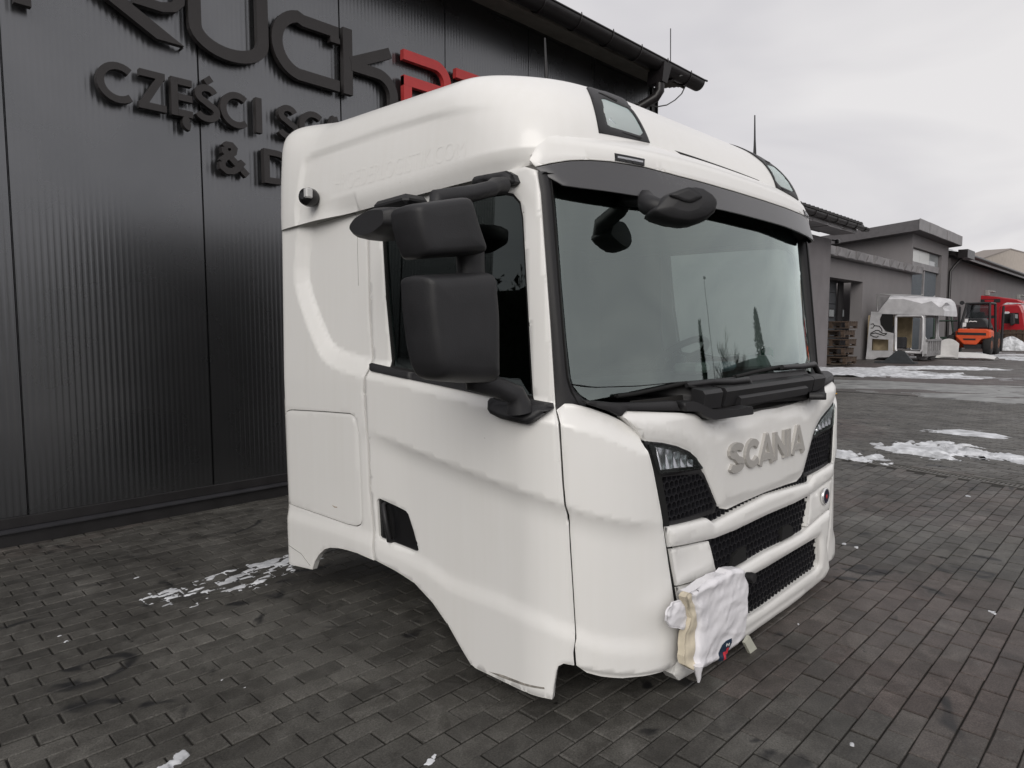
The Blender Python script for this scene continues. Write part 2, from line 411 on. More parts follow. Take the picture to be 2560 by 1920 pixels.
# ================================================================== the metal-clad hall behind the cab
PANEL_Y = WALL_Y + .055
def clad_mat():
    m = bpy.data.materials.new('anthracite_cladding'); m.use_nodes = True; n = m.node_tree.nodes; l = m.node_tree.links; b = n['Principled BSDF']
    geo = n.new('ShaderNodeNewGeometry')
    x = n.new('ShaderNodeTexNoise'); x.inputs['Scale'].default_value = 1.6; x.inputs['Detail'].default_value = 6; l.new(geo.outputs['Position'], x.inputs['Vector'])
    r = n.new('ShaderNodeValToRGB'); e = r.color_ramp.elements; e[0].position = .3; e[0].color = (.148, .152, .159, 1); e[1].position = .7; e[1].color = (.175, .178, .185, 1)
    l.new(x.outputs['Fac'], r.inputs[0]); l.new(r.outputs[0], b.inputs['Base Color'])
    rr = n.new('ShaderNodeMapRange'); rr.inputs['To Min'].default_value = .24; rr.inputs['To Max'].default_value = .31; l.new(x.outputs['Fac'], rr.inputs['Value']); l.new(rr.outputs[0], b.inputs['Roughness'])
    b.inputs['Metallic'].default_value = 0.92; b.inputs['Specular IOR Level'].default_value = .6
    return m
M_CLAD = clad_mat()
M_TRIM = mat('dark_trim', (0.022, 0.021, 0.022), 0.45, noise=.2)
M_PLINTH = mat('plinth_flashing', (0.045, 0.045, 0.05), 0.35, metal=.2, noise=.2)
M_GUT = mat('gutter_black', (0.016, 0.014, 0.015), 0.35, noise=.2)
M_SOFF = mat('soffit_board', (0.17, 0.16, 0.14), 0.7, noise=.2)
hall = thing('metal_hall', 'dark ribbed metal-clad hall with a black gutter along its eave', 'building', (3.0, PANEL_Y, 0))
HX, HY = 3.0, PANEL_Y
W_END = on_y(1636, 275, PANEL_Y)[0]
G_Y = PANEL_Y - .48
G_END = on_y(1741, 214, G_Y)
G_Z = on_y(1743, 208, G_Y)[2]
EAVE_Z = G_Z - .02
seams = [on_y(u, v, PANEL_Y)[0] for u, v in ((12, 300), (500, 300), (849, 150), (1113, 120))]
step = (seams[3] - seams[0]) / 3
xs = [seams[0] - 2 * step, seams[0] - step] + seams
while xs[-1] + step < W_END - .12: xs.append(xs[-1] + step)
xs.append(W_END - .10)
RIB = 0.036
for a, b_ in zip(xs[:-1], xs[1:]):
    n_ = max(2, int((b_ - a - .012) / (RIB / 4))); X = np.linspace(a + .006, b_ - .006, n_)
    ph = ((X - a) / RIB) % 1.0
    Y = np.where(ph < .25, ph / .25, np.where(ph < .5, 1.0, np.where(ph < .75, (0.75 - ph) / .25, 0))) * 0.0009
    Y = Y + .0045 * (vnoise(X * .9, X * 0 + a, 2, 2) - .5)
    mb = MB(); rows = np.linspace(.12, EAVE_Z + .05, 7)
    vs = [(x - HX, y - rng.random() * 0, z) for z in rows for x, y in zip(X, Y)]
    fs = [[j * n_ + i, j * n_ + i + 1, (j + 1) * n_ + i + 1, (j + 1) * n_ + i] for j in range(len(rows) - 1) for i in range(n_ - 1)]
    # slight oil-canning of the sheet
    vs = [(x, y + .004 * math.sin(z * 1.3 + x * 2.1) , z) for x, y, z in vs]
    mb.add(vs, fs, False)
    mb.box(((a + b_) / 2 - HX, .06, (EAVE_Z + .17) / 2), (b_ - a - .004, .08, EAVE_Z - .08))
    mb.build('wall_panel', M_CLAD, hall)
b = MB(); b.box(((xs[0] + W_END) / 2 - HX, .12, EAVE_Z / 2), (W_END - xs[0] - .02, .06, EAVE_Z)); b.build('joint_backing', M_TRIM, hall)
b = MB(); x0, x1 = xs[0] - HX, W_END - HX
b.prism([(x0, .05, 0), (x0, -.028, 0), (x0, -.028, .092), (x0, .0, .112), (x0, .05, .112)], (x1 - x0, 0, 0)); b.build('plinth', M_TRIM, hall)
b = MB(); b.prism([(x0, .012, .118), (x0, -.046, .096), (x0, -.046, .088), (x0, .012, .110)], (x1 - x0 + .01, 0, 0)); b.build('drip_flashing', M_PLINTH, hall)
b = MB(); b.prism([(x0, -.004, .112), (x0, -.012, .115), (x0, -.012, .175), (x0, -.004, .18)], (x1 - x0, 0, 0)); b.build('base_trim', M_TRIM, hall)
b = MB(); b.box((W_END - .05 - HX, -.01, EAVE_Z / 2 + .05), (.095, .03, EAVE_Z - .1)); b.box((W_END + .006 - HX, 3.0, EAVE_Z / 2 + .05), (.012, 6.1, EAVE_Z - .1)); b.build('corner_trim', M_TRIM, hall)
b = MB(); b.box((W_END - .02 - HX, 3.0, EAVE_Z / 2 + .05), (.03, 6.0, EAVE_Z - .1)); b.build('end_wall', M_CLAD, hall)
# roof, soffit, gutter
gx0, gx1 = xs[0] - .5 - HX, G_END[0] - HX
gy = G_Y - HY
b = MB(); b.prism([(gx0, gy + .06, EAVE_Z + .05), (gx0, gy + .06, EAVE_Z + .11), (gx0, 5.4, EAVE_Z + 1.3), (gx0, 5.4, EAVE_Z + 1.22)], (gx1 - gx0 - .05, 0, 0)); b.build('roof', M_TRIM, hall)
b = MB()
for k in range(6): b.box(((gx0 + gx1) / 2 - .03, gy + .13 + k * .066, EAVE_Z - .012 + k * .012), (gx1 - gx0 - .1, .054, .012))
b.build('soffit', M_SOFF, hall)
b = MB(); b.box(((gx0 + gx1) / 2 - .06, gy + .085, EAVE_Z - .02), (gx1 - gx0 - .2, .02, .11)); b.build('fascia', M_SOFF, hall)
GR = .105
b = MB()
def gut(u, v):
    t = math.pi * v; return (gx0 + (gx1 - gx0) * u, gy - GR * math.cos(t) * 1.0 - .02, G_Z - GR * 1.05 * math.sin(t))
b.grid(gut, 2, 15)
b.tube([(gx0, gy - GR - .02, G_Z), (gx1, gy - GR - .02, G_Z)], .011, 8)
b.prism([gut(1, k / 14) for k in range(15)], (-.006, 0, 0)); b.tube([(gx1 - .005, gy - GR - .02, G_Z), (gx1 + .05, gy - GR - .02, G_Z + .004)], .013, 8)
b.build('gutter', M_GUT, hall)
k = 0
x = gx1 - .35
while x > gx0:
    b = MB(); b.tube([(x, gy - .02 - (GR + .006) * math.cos(math.pi * t / 12), G_Z - (GR + .006) * 1.05 * math.sin(math.pi * t / 12)) for t in range(13)], .007, 6)
    b.tube([(x, gy - GR - .026, G_Z), (x, gy - GR - .02, G_Z + .03)], .006, 6); b.build('gutter_bracket', M_GUT, hall); x -= .55
dx = on_y(1655, 190, G_Y - .05)[0] - HX
b = MB(); b.prism([(dx - .085, gy - .135, G_Z - .03), (dx + .085, gy - .135, G_Z - .03), (dx + .055, gy - .09, G_Z - .24), (dx - .055, gy - .09, G_Z - .24)], (0, .22, 0))
b.tube([(dx, gy - .02, G_Z - .22), (dx, gy - .02, G_Z - .33), (dx - .02, gy + .02, G_Z - .40), (dx - .25, gy + .36, G_Z - .62), (dx - .27, gy + .4, G_Z - .72), (dx - .27, gy + .4, .15)], .058, 12); b.build('downpipe', M_GUT, hall)
# thin mast and loose cable at the eave
mt = MB(); p0 = on_y(1680, 180, G_Y); p1 = on_y(1680, 70, G_Y)
mt.tube([(p0[0] - HX, gy + .02, p0[2] - .08), (p1[0] - HX, gy + .02, p1[2])], .006, 6)
mt.box((p0[0] - HX, gy + .03, p0[2] - .09), (.06, .1, .03)); mt.build('aerial_rod', M_GUT, hall)
cb = MB(); pts = [on_y(1480 + a * .1808, b2 * .1808, G_Y - .12) for a, b2 in ((1215, 1050), (1290, 1030), (1360, 1080), (1390, 1160), (1370, 1260), (1310, 1340), (1230, 1400), (1130, 1415), (1000, 1385), (880, 1340))]
pts = [np.array(p) + np.array([0, .30 * i / 9, 0]) for i, p in enumerate(pts)]
cb.tube([tuple(p) for p in pts], .008, 6)
tag(cb.build('loose_cable', mat('grey_cable', (.10, .10, .10), .6)), 'loose grey cable looping down from the end of the black gutter', 'cable')

# ---------------- raised letters on the wall, drawn as strokes on the wall plane
M_LET = mat('letter_anthracite', (0.030, 0.027, 0.027), 0.5, noise=.15)
M_LETR = mat('letter_red', (0.50, 0.045, 0.045), 0.45, noise=.1)
LY = PANEL_Y - .085
def wp(u, v):
    p = on_y(u, v, LY); return (p[0], p[2])
def stroke_poly(pts, w):
    """outline of a polyline of constant width, mitred joints, square ends"""
    P = [np.array(p, float) for p in pts]; P = [p for i, p in enumerate(P) if i == 0 or np.linalg.norm(p - P[i - 1]) > 1e-4]; n = len(P); L_, R_ = [], []
    for i in range(n):
        d0 = P[i] - P[i - 1] if i > 0 else P[1] - P[0]; d1 = P[i + 1] - P[i] if i < n - 1 else d0
        d0 = d0 / np.linalg.norm(d0); d1 = d1 / np.linalg.norm(d1)
        n0 = np.array([-d0[1], d0[0]]); n1 = np.array([-d1[1], d1[0]]); m_ = n0 + n1; m_ = m_ / max(np.linalg.norm(m_), 1e-6)
        k_ = w / 2 / max(.35, m_ @ n0); L_.append(P[i] + m_ * k_); R_.append(P[i] - m_ * k_)
    return L_, R_
def letter(strokes, w, m, parent, org, depth=.05, polys=()):
    mb = MB()
    for q, pts in enumerate(strokes):
        L_, R_ = stroke_poly(pts, w); n = len(L_); e = .0012 * q     # overlapping strokes never share a plane
        f = [(p[0] - org[0], LY - org[1] - e, p[1] - org[2]) for p in L_ + R_]
        bk = [(x, y + depth, z) for x, y, z in f]
        fs = []
        for i in range(n - 1):
            fs += [[i, i + 1, n + i + 1, n + i], [2 * n + i, 2 * n + n + i, 2 * n + n + i + 1, 2 * n + i + 1],
                   [i, 2 * n + i, 2 * n + i + 1, i + 1], [n + i, n + i + 1, 3 * n + i + 1, 3 * n + i]]
        fs += [[0, n, 3 * n, 2 * n], [n - 1, 3 * n - 1, 4 * n - 1, 2 * n - 1]]
        mb.add(f + bk, fs)
    for q, pg in enumerate(polys):
        mb.prism([(p[0] - org[0], LY - org[1] - .0012 * (q + 3), p[1] - org[2]) for p in pg], (0, depth, 0))
    # stand-off pins
    P0 = strokes[0] if strokes else polys[0]
    p = P0[len(P0) // 2]; mb.tube([(p[0] - org[0], LY - org[1] + .03, p[1] - org[2]), (p[0] - org[0], PANEL_Y - org[1] + .02, p[1] - org[2])], .008, 6)
    return mb.build('letter', m, parent)
def arc(c, rx, rz, a0, a1, n=14):
    return [(c[0] + rx * math.cos(R(a0 + (a1 - a0) * i / n)), c[1] + rz * math.sin(R(a0 + (a1 - a0) * i / n))) for i in range(n + 1)]
k7 = 640 / 2212
z7 = lambda a, b: wp(a * k7, b * k7); z8 = lambda a, b: wp(640 + a * k7, b * k7)
# second line: CZESCI SCANIA with Polish marks
cap0, cap1 = z7(1310, 610)[1], z7(1310, 945)[1]
capT = (z7(1310, 612)[1]); capB = (z7(1310, 948)[1]); CH = capT - capB; SW = CH * .175
s2 = thing('wall_sign', 'dark raised letters CZESCI SCANIA in Polish spelling on the metal wall', 'sign', (z7(850, 700)[0], LY, capB), 0, 'raised sign lines on the hall wall')
def Cl(x, w): return [arc((x + w * .52, capB + CH / 2), w * .5, CH / 2 - SW / 2, 50, 310, 20)]
def Il(x): return [[(x, capB), (x, capT)]]
def Sl(x, w):
    c1, c2 = capT - CH * .27, capB + CH * .275; r1, r2 = CH * .185, CH * .19
    return [arc((x + w / 2, c1), w * .36, r1, 20, 250, 12) + arc((x + w / 2, c2), w * .42, r2, 70, -160, 12)]
org2 = (z7(850, 700)[0], LY, capB)
xC = z7(860, 700)[0]; wC = z7(1150, 700)[0] - xC
letter(Cl(xC, wC * 1.08), SW, M_LET, s2, org2)
xa, xb = z7(1190, 600)[0], z7(1435, 800)[0]
wZ = xb - xa; letter([[(xa + wZ * .06, capT - SW / 2), (xb - wZ * .02, capT - SW / 2)], [(xb - wZ * .17, capT - SW * .7), (xa + wZ * .17, capB + SW * .7)], [(xa, capB + SW / 2), (xb, capB + SW / 2)]], SW, M_LET, s2, org2)
xa, xb = z7(1475, 700)[0], z7(1660, 800)[0]
letter([[(xa + SW / 2, capB), (xa + SW / 2, capT)], [(xa + SW, capT - SW / 2), (xb, capT - SW / 2)], [(xa + SW, capB + CH * .5), (xb, capB + CH * .5)], [(xa + SW, capB + SW / 2), (xb, capB + SW / 2)],
        arc((xb - .02, capB - CH * .13), CH * .12, CH * .13, 110, 270, 8)], SW, M_LET, s2, org2)
xa, xb = z7(1685, 800)[0], z7(1890, 900)[0]; wS = xb - xa
letter(Sl(xa, wS) + [[(xa + wS * .45, capT + CH * .06), (xa + wS * .72, capT + CH * .2)]], SW, M_LET, s2, org2)
xa = z7(1925, 900)[0]; letter(Cl(xa, wC * 1.02), SW, M_LET, s2, org2)
xa = z8(25, 950)[0]; letter(Il(xa), SW * 1.05, M_LET, s2, org2)
xa = z8(195, 1050)[0]; letter(Sl(xa, wS), SW, M_LET, s2, org2)
xa = z8(395, 1100)[0]; letter(Cl(xa, wC * 1.02), SW, M_LET, s2, org2)
xa += wC * 1.0
letter([[(xa, capB), (xa + wC * .5, capT)], [(xa + wC * .5, capT), (xa + wC, capB)], [(xa + wC * .22, capB + CH * .32), (xa + wC * .78, capB + CH * .32)]], SW, M_LET, s2, org2); xa += wC * 1.15
letter([[(xa, capB), (xa, capT)], [(xa, capT - .02), (xa + wC * .8, capB + .02)], [(xa + wC * .8, capB), (xa + wC * .8, capT)]], SW, M_LET, s2, org2); xa += wC * 1.05
letter(Il(xa), SW, M_LET, s2, org2); xa += wC * .2
letter([[(xa, capB), (xa + wC * .5, capT)], [(xa + wC * .5, capT), (xa + wC, capB)], [(xa + wC * .22, capB + CH * .32), (xa + wC * .78, capB + CH * .32)]], SW, M_LET, s2, org2)
# third line: & D
capT3 = z7(2000, 1222)[1]; capB3 = z7(2000, 1530)[1]
xa, xb = z7(1895, 1400)[0], z7(2140, 1450)[0]; wA = xb - xa; h3 = capT3 - capB3
s3 = thing('wall_sign', 'short line of raised letters beginning with an ampersand below the longer line', 'sign', (xa, LY, capB3), 0, 'raised sign lines on the hall wall')
amp = [(1.0, .0), (.22, .72), (.2, .86), (.3, .96), (.45, .96), (.55, .86), (.52, .72), (.2, .48), (.1, .34), (.12, .16), (.28, .05), (.48, .07), (.66, .2), (.85, .46)]
letter([[(xa + a * wA, capB3 + .03 + b * (h3 - .05)) for a, b in q_] for q_ in (amp[:3], amp[2:9], amp[8:])], SW, M_LET, s3, (xa, LY, capB3))
xd = z8(70, 1400)[0]; cD = capT3 - .0
letter([[(xd + SW / 2, capB3), (xd + SW / 2, capB3 + CH)], [(xd + SW / 2, capB3 + CH - SW / 2)] + [(xd + .10 + p[0], p[1]) for p in arc((0, capB3 + CH / 2), CH * .5, CH / 2 - SW / 2, 90, -90, 14)] + [(xd + SW / 2, capB3 + SW / 2)]], SW, M_LET, s3, (xa, LY, capB3))
# top line: big stylised letters, the last ones red
s1 = thing('wall_sign', 'large raised logo letters, TRUCK in dark grey followed by red letters', 'sign', (z7(900, 200)[0], LY, z7(1500, 60)[1]), 0, 'raised sign lines on the hall wall')
o1 = (z7(900, 200)[0], LY, z7(1500, 60)[1])
Bt = z8(780, 240)[1]; Bb = z8(800, 815)[1]; BH = Bt - Bb; BW = BH * .165
ux0, ux1 = z7(1690, 300)[0], z8(60, 300)[0]
letter([[(ux0, Bt + .3), (ux0, Bb + BH * .37)] + [(ux0 + (ux1 - ux0) / 2 + p[0], p[1]) for p in arc((0, Bb + BH * .36), (ux1 - ux0) / 2, BH * .28, 180, 360, 16)] + [(ux1, Bb + BH * .37), (ux1, Bt + .3)]], BW, M_LET, s1, o1)
cx0, cx1 = z8(185, 400)[0], z8(720, 500)[0]
letter([[(cx1, Bt - BW / 2 - .02), (cx0 + BH * .42, Bt - BW / 2 - .02)] + arc((cx0 + BH * .40, Bb + BH * .5), BH * .40, BH * .5 - BW / 2, 100, 260, 16) + [(cx1, Bb + BW / 2)], [(cx1 - BW * .4, Bt - BW - .02), (cx1 - BW * .4, Bt - BW - BH * .12)]], BW, M_LET, s1, o1)
kx = z8(795, 500)[0]; kx1 = z8(1240, 420)[0]; kx2 = z8(1215, 760)[0]
letter([[(kx, Bb), (kx, Bt)], [(kx + .03, Bb + BH * .5), (kx1 - .10, Bt - BW * .9)], [(kx + .03, Bb + BH * .46), (kx2 - .20, Bb + BH * .46)] + arc((kx2 - .20, Bb + BH * .46 - .17), .17, .17, 90, 0, 8) + [(kx2 - .03, Bb)]], BW, M_LET, s1, o1)
px = z8(1275, 470)[0]; px2 = z8(1670, 600)[0]
letter([[(px, Bt - BW / 2), (px2 - .17, Bt - BW / 2)] + arc((px2 - .17, Bt - BW / 2 - .15), .15, .15, 90, 0, 8) + [(px2 - .02, Bb + BH * .45)] , [(px + BW / 2, Bb), (px + BW / 2, Bb + BH * .57)], [(px, Bb + BH * .5), (px2 - .1, Bb + BH * .5)]], BW, M_LETR, s1, o1)
ax_ = z8(1730, 600)[0]; aw = px2 - px
letter([[(ax_, Bt - BW / 2), (ax_ + aw - .17, Bt - BW / 2)] + arc((ax_ + aw - .17, Bt - BW / 2 - .15), .15, .15, 90, 0, 8) + [(ax_ + aw - .02, Bb)], [(ax_ + BW / 2, Bb), (ax_ + BW / 2, Bb + BH * .57)], [(ax_, Bb + BH * .5), (ax_ + aw - .1, Bb + BH * .5)]], BW, M_LETR, s1, o1)
ra, rb = z7(950, 0)[0], z7(1590, 405)[0]
letter([], BW, M_LET, s1, o1, polys=[[z7(800, -110), z7(960, -110), z7(1590, 402), z7(1355, 335)]])
letter([[z7(1150, -20), z7(1400, 60), z7(1500, 62), z7(1555, 20), z7(1560, -150)]], BW * .7, M_LET, s1, o1)
tx = z7(195, 10)[0]
letter([[(tx, z7(195, 38)[1]), (tx, Bt + .02)], [(tx - .42, Bt - BW / 2 + .02), (tx + .42, Bt - BW / 2 + .02)]], BW, M_LET, s1, o1)
# ================================================================== the white truck cab
HW = 1.215
TILT = R(1.5)                                   # nose a little up
CAB_O = np.array([1.638 + HW, 1.22, CAM_H - 1.25])
_c, _s = math.cos(TILT), math.sin(TILT)
RM = np.array([[1, 0, 0], [0, _c, _s], [0, -_s, _c]])          # cab frame -> world (x across, y backwards, z up)
def cab_px(P):
    return project(np.atleast_2d(P) @ RM.T + CAB_O)[0]
def lray(u, v):
    return RM.T @ (CAMP - CAB_O), RM.T @ wray(u, v)
def lx(u, v, x=-HW):
    o, d = lray(u, v); return o + (x - o[0]) / d[0] * d
def lyp(u, v, y=0.0):
    o, d = lray(u, v); return o + (y - o[1]) / d[1] * d
def lzp(u, v, z=0.0):
    o, d = lray(u, v); return o + (z - o[2]) / d[2] * d
ZOOM = dict(A=(1300, 180, .1989), B=(690, 180, .3255), C=(1680, 340, .1718), D=(680, 540, .2773), E=(690, 980, .2772), F=(1340, 950, .2290),
            G=(1500, 850, .2893), H=(1500, 1300, .2893), I=(860, 400, .40996), J=(1640, 880, .20796), K=(680, 1300, .3707), L=(1300, 1550, .27125),
            M=(1300, 150, .36166), N=(1360, 440, .3436), S=(0, 0, 1.0))
def Z(k, *pts):
    a, b, s = ZOOM[k]; return [(a + x * s, b + y * s) for x, y in pts]

cab = thing('truck_cab', 'white truck cab without chassis or wheels standing on the paving', 'truck cab', tuple(CAB_O))
cab.rotation_euler = (-TILT, 0, 0)

def smooth(a, b, t):
    t = np.clip((t - a) / (b - a), 0, 1); return t * t * (3 - 2 * t)
def poly_dist(P, L):
    """distance of points P (N,2) to polyline L (M,2)"""
    L = np.asarray(L, float); d = np.full(len(P), 1e9)
    for a, b in zip(L[:-1], L[1:]):
        ab = b - a; t = np.clip(((P - a) @ ab) / max(ab @ ab, 1e-12), 0, 1); d = np.minimum(d, np.linalg.norm(P - (a + t[:, None] * ab), axis=1))
    return d
def inside(P, G):
    G = np.asarray(G, float); r = np.zeros(len(P), bool); n = len(G); j = n - 1
    for i in range(n):
        xi, yi = G[i]; xj, yj = G[j]
        c = (yi > P[:, 1]) != (yj > P[:, 1])
        with np.errstate(divide='ignore', invalid='ignore'):
            r ^= c & (P[:, 0] < (xj - xi) * (P[:, 1] - yi) / (yj - yi + 1e-15) + xi)
        j = i
    return r

class Contour:
    """plan curve (x,y) from the centre of the front (u=0) round the near corner; mirrored for u<0"""
    def __init__(s, pts):
        s.p = np.array(pts, float); d = np.r_[0, np.cumsum(np.linalg.norm(np.diff(s.p, axis=0), axis=1))]; s.d = d
        n = np.gradient(s.p, d, axis=0); n /= np.linalg.norm(n, axis=1)[:, None]; s.n = np.column_stack([-n[:, 1], n[:, 0]])
    def at(s, u):
        a = np.abs(u); sg = np.where(u < 0, -1.0, 1.0)
        x = np.interp(a, s.d, s.p[:, 0]); y = np.interp(a, s.d, s.p[:, 1]); nx = np.interp(a, s.d, s.n[:, 0]); ny = np.interp(a, s.d, s.n[:, 1])
        k = np.hypot(nx, ny); return sg * x, y, sg * nx / k, ny / k
def corner_pts(x_in, x_out, y0, b, n, m=40):
    t = np.linspace(0, math.pi / 2, m); return [(-(x_in + (x_out - x_in) * math.sin(a) ** (2 / n)), y0 + b * (1 - math.cos(a) ** (2 / n))) for a in t]
YR = 2.055
BODY = Contour([(-q, 0) for q in np.linspace(0, .70, 15)][:-1] + corner_pts(.70, HW, 0, .36, 2.15, 60)
               + [(-HW, y) for y in np.linspace(.36, YR - .05, 60)[1:]] + [(-HW + .05 * (1 - math.cos(a)), YR - .05 + .05 * math.sin(a)) for a in np.linspace(0, math.pi / 2, 8)[1:]]
               + [(-x, YR) for x in np.linspace(HW - .05, .6, 8)[1:]])
FEATURES = []                     # functions (u,z) -> outward offset, filled in below
def body_map(U, d0=0.0, feat=True):
    u, z = U[:, 0], U[:, 1]; x, y, nx, ny = BODY.at(u)
    d = np.zeros(len(u)) + d0
    if feat:
        for f in FEATURES: d = d + f(np.abs(u), z)
    tum = np.clip(z - 1.05, 0, 3) * .028                       # tumblehome
    tuck = .03 * np.clip((.16 - z) / .2, 0, 1) ** 2 * smooth(.9, .5, np.abs(u))
    front = smooth(1.25, .8, np.abs(u))
    lean = front * (np.clip(z - .80, 0, 1) ** 1.5 * .25)
    x = x * (1 - tum / HW)
    return np.column_stack([x + nx * (d - tuck), y + ny * (d - tuck) + lean, z])
def solve(surf, px, table):
    """surface parameters under given photo pixels"""
    T, TP = table; out_ = []
    px = np.asarray(px, float)
    i = np.array([np.argmin(((TP - p) ** 2).sum(1)) for p in px]); U = T[i].copy()
    for _ in range(14):
        e = 1e-4; f0 = cab_px(surf(U)); fu = cab_px(surf(U + [e, 0])); fz = cab_px(surf(U + [0, e]))
        a = (fu - f0) / e; b = (fz - f0) / e; r = px - f0; det = a[:, 0] * b[:, 1] - a[:, 1] * b[:, 0]
        det = np.where(np.abs(det) < 1e-3, 1e-3, det)
        du = (r[:, 0] * b[:, 1] - r[:, 1] * b[:, 0]) / det; dz = (a[:, 0] * r[:, 1] - a[:, 1] * r[:, 0]) / det
        U = U + np.clip(np.column_stack([du, dz]), -.08, .08)
    return U
def make_table(surf, ur, zr, nu=260, nz=110, seen=None):
    A, B = np.meshgrid(np.linspace(*ur, nu), np.linspace(*zr, nz)); T = np.column_stack([A.ravel(), B.ravel()])
    e = 1e-3
    def det(Q):
        p = cab_px(surf(Q)); a = cab_px(surf(Q + [e, 0])) - p; b = cab_px(surf(Q + [0, e])) - p; return a[:, 0] * b[:, 1] - a[:, 1] * b[:, 0]
    if seen is not None:                                  # keep only the parts of the surface that face the camera
        k = np.sign(det(np.array([seen], float)))[0]; T = T[det(T) * k > 1e-9]
    return T, cab_px(surf(T))
ULEN = BODY.d[np.searchsorted(BODY.p[:, 1], YR - .01)]
bt_side = make_table(lambda U: body_map(U, 0, False), (0.0, ULEN), (-.1, 1.9))
def side(*pts): return solve(body_map, pts, bt_side)             # pixel -> (u,z) on the body with its features
def side0(*pts): return solve(lambda U: body_map(U, 0, False), pts, bt_side)

# ---- creases and recesses of the pressed panels (curves read off the photograph)
cr1 = side0(*Z('E', (480, 205), (720, 295), (815, 345), (1060, 440), (1250, 520), (1551, 640)), *Z('F', (0, 1255), (300, 1365), (500, 1440), (700, 1490), (900, 1535), (1100, 1558), (1300, 1562)))
cr1 = cr1[np.argsort(cr1[:, 0])]
def f_crease(u, z):
    h = z - np.interp(u, cr1[:, 0], cr1[:, 1]); amp = .021 * smooth(2.45, 2.0, u) * smooth(.78, 1.0, u)
    return amp * (np.where(h > 0, 1, np.clip(1 + h / .10, 0, 1) ** 2.4) - 1)
cr2 = side0(*Z('E', (230, 1190), (560, 1290), (870, 1400)), *Z('S', (990, 1402), (1060, 1440), (1115, 1480), (1160, 1500)), *Z('K', (1500, 612), (1800, 750), (2040, 850)), *Z('L', (720, 325), (950, 352), (1200, 340), (1480, 300)))
cr2 = cr2[np.argsort(cr2[:, 0])]
def f_lower(u, z):
    h = z - np.interp(u, cr2[:, 0], cr2[:, 1]); return .013 * (1 - smooth(-.004, .075, h)) * smooth(.72, .95, u)
sc_out = side0(*Z('D', (245, 60), (215, 250), (198, 480), (205, 620), (250, 800), (320, 1000), (400, 1200), (450, 1290), (520, 1350), (600, 1390), (700, 1425), (835, 1462)), *Z('S', (1000, 962), (1120, 993), (1250, 1024), (1395, 1060), (1500, 1086), (1620, 1140)))
sc_poly = np.vstack([sc_out, [[sc_out[-1, 0], 2.0]], [[sc_out[0, 0] , 2.0]]])
def f_recess(u, z):
    P = np.column_stack([u, z]); w = np.where(u > 2.0, .085, .06); d = poly_dist(P, sc_out); i = inside(P, sc_poly)
    t = np.where(i, np.clip(d / w, 0, 1), 0)
    # two facets, as on the pressed panel
    prof = np.where(t < .68, t / .68 * .62, .62 + (t - .68) / .32 * .38)
    return -.036 * prof * smooth(.75, 1.0, u)
for f in (f_crease, f_lower, f_recess): FEATURES.append(f)

def off_open(L, d):
    L = np.asarray(L, float); t = np.gradient(L, axis=0); t /= np.linalg.norm(t, axis=1)[:, None]; return L + d * np.column_stack([-t[:, 1], t[:, 0]])
# ---- patches: a 2-D outline triangulated and laid on a surface
def resample(P, step, closed=True):
    P = [np.array(p, float) for p in P]
    if closed: P = P + [P[0]]
    o = []
    for a, b in zip(P[:-1], P[1:]):
        n = max(1, int(np.linalg.norm(b - a) / step)); o += [a + (b - a) * k / n for k in range(n)]
    if not closed: o.append(P[-1])
    return np.array(o)
def round_poly(P, r, n=4):
    """round the corners of a polygon by radius-like distance r"""
    P = [np.array(p, float) for p in P]; o = []; m = len(P)
    for i in range(m):
        a, b, c = P[i - 1], P[i], P[(i + 1) % m]
        la, lc = np.linalg.norm(a - b), np.linalg.norm(c - b); q = min(r, la * .45, lc * .45)
        p0 = b + (a - b) / la * q; p1 = b + (c - b) / lc * q
        for k in range(n + 1):
            t = k / n; o.append((1 - t) ** 2 * p0 + 2 * t * (1 - t) * b + t * t * p1)
    return np.array(o)
def offset_in(P, d):
    """move a closed polygon inwards by d"""
    P = np.asarray(P, float); n = len(P); A = 0.5 * np.sum(P[:, 0] * np.roll(P[:, 1], -1) - np.roll(P[:, 0], -1) * P[:, 1]); s = 1 if A > 0 else -1
    o = []
    for i in range(n):
        d0 = P[i] - P[i - 1]; d1 = P[(i + 1) % n] - P[i]; d0 = d0 / max(np.linalg.norm(d0), 1e-9); d1 = d1 / max(np.linalg.norm(d1), 1e-9)
        n0 = np.array([-d0[1], d0[0]]); n1 = np.array([-d1[1], d1[0]]); m_ = n0 + n1; k = max(.5, (m_ @ m_) / 2); o.append(P[i] + s * d * m_ / k)
    return np.array(o)
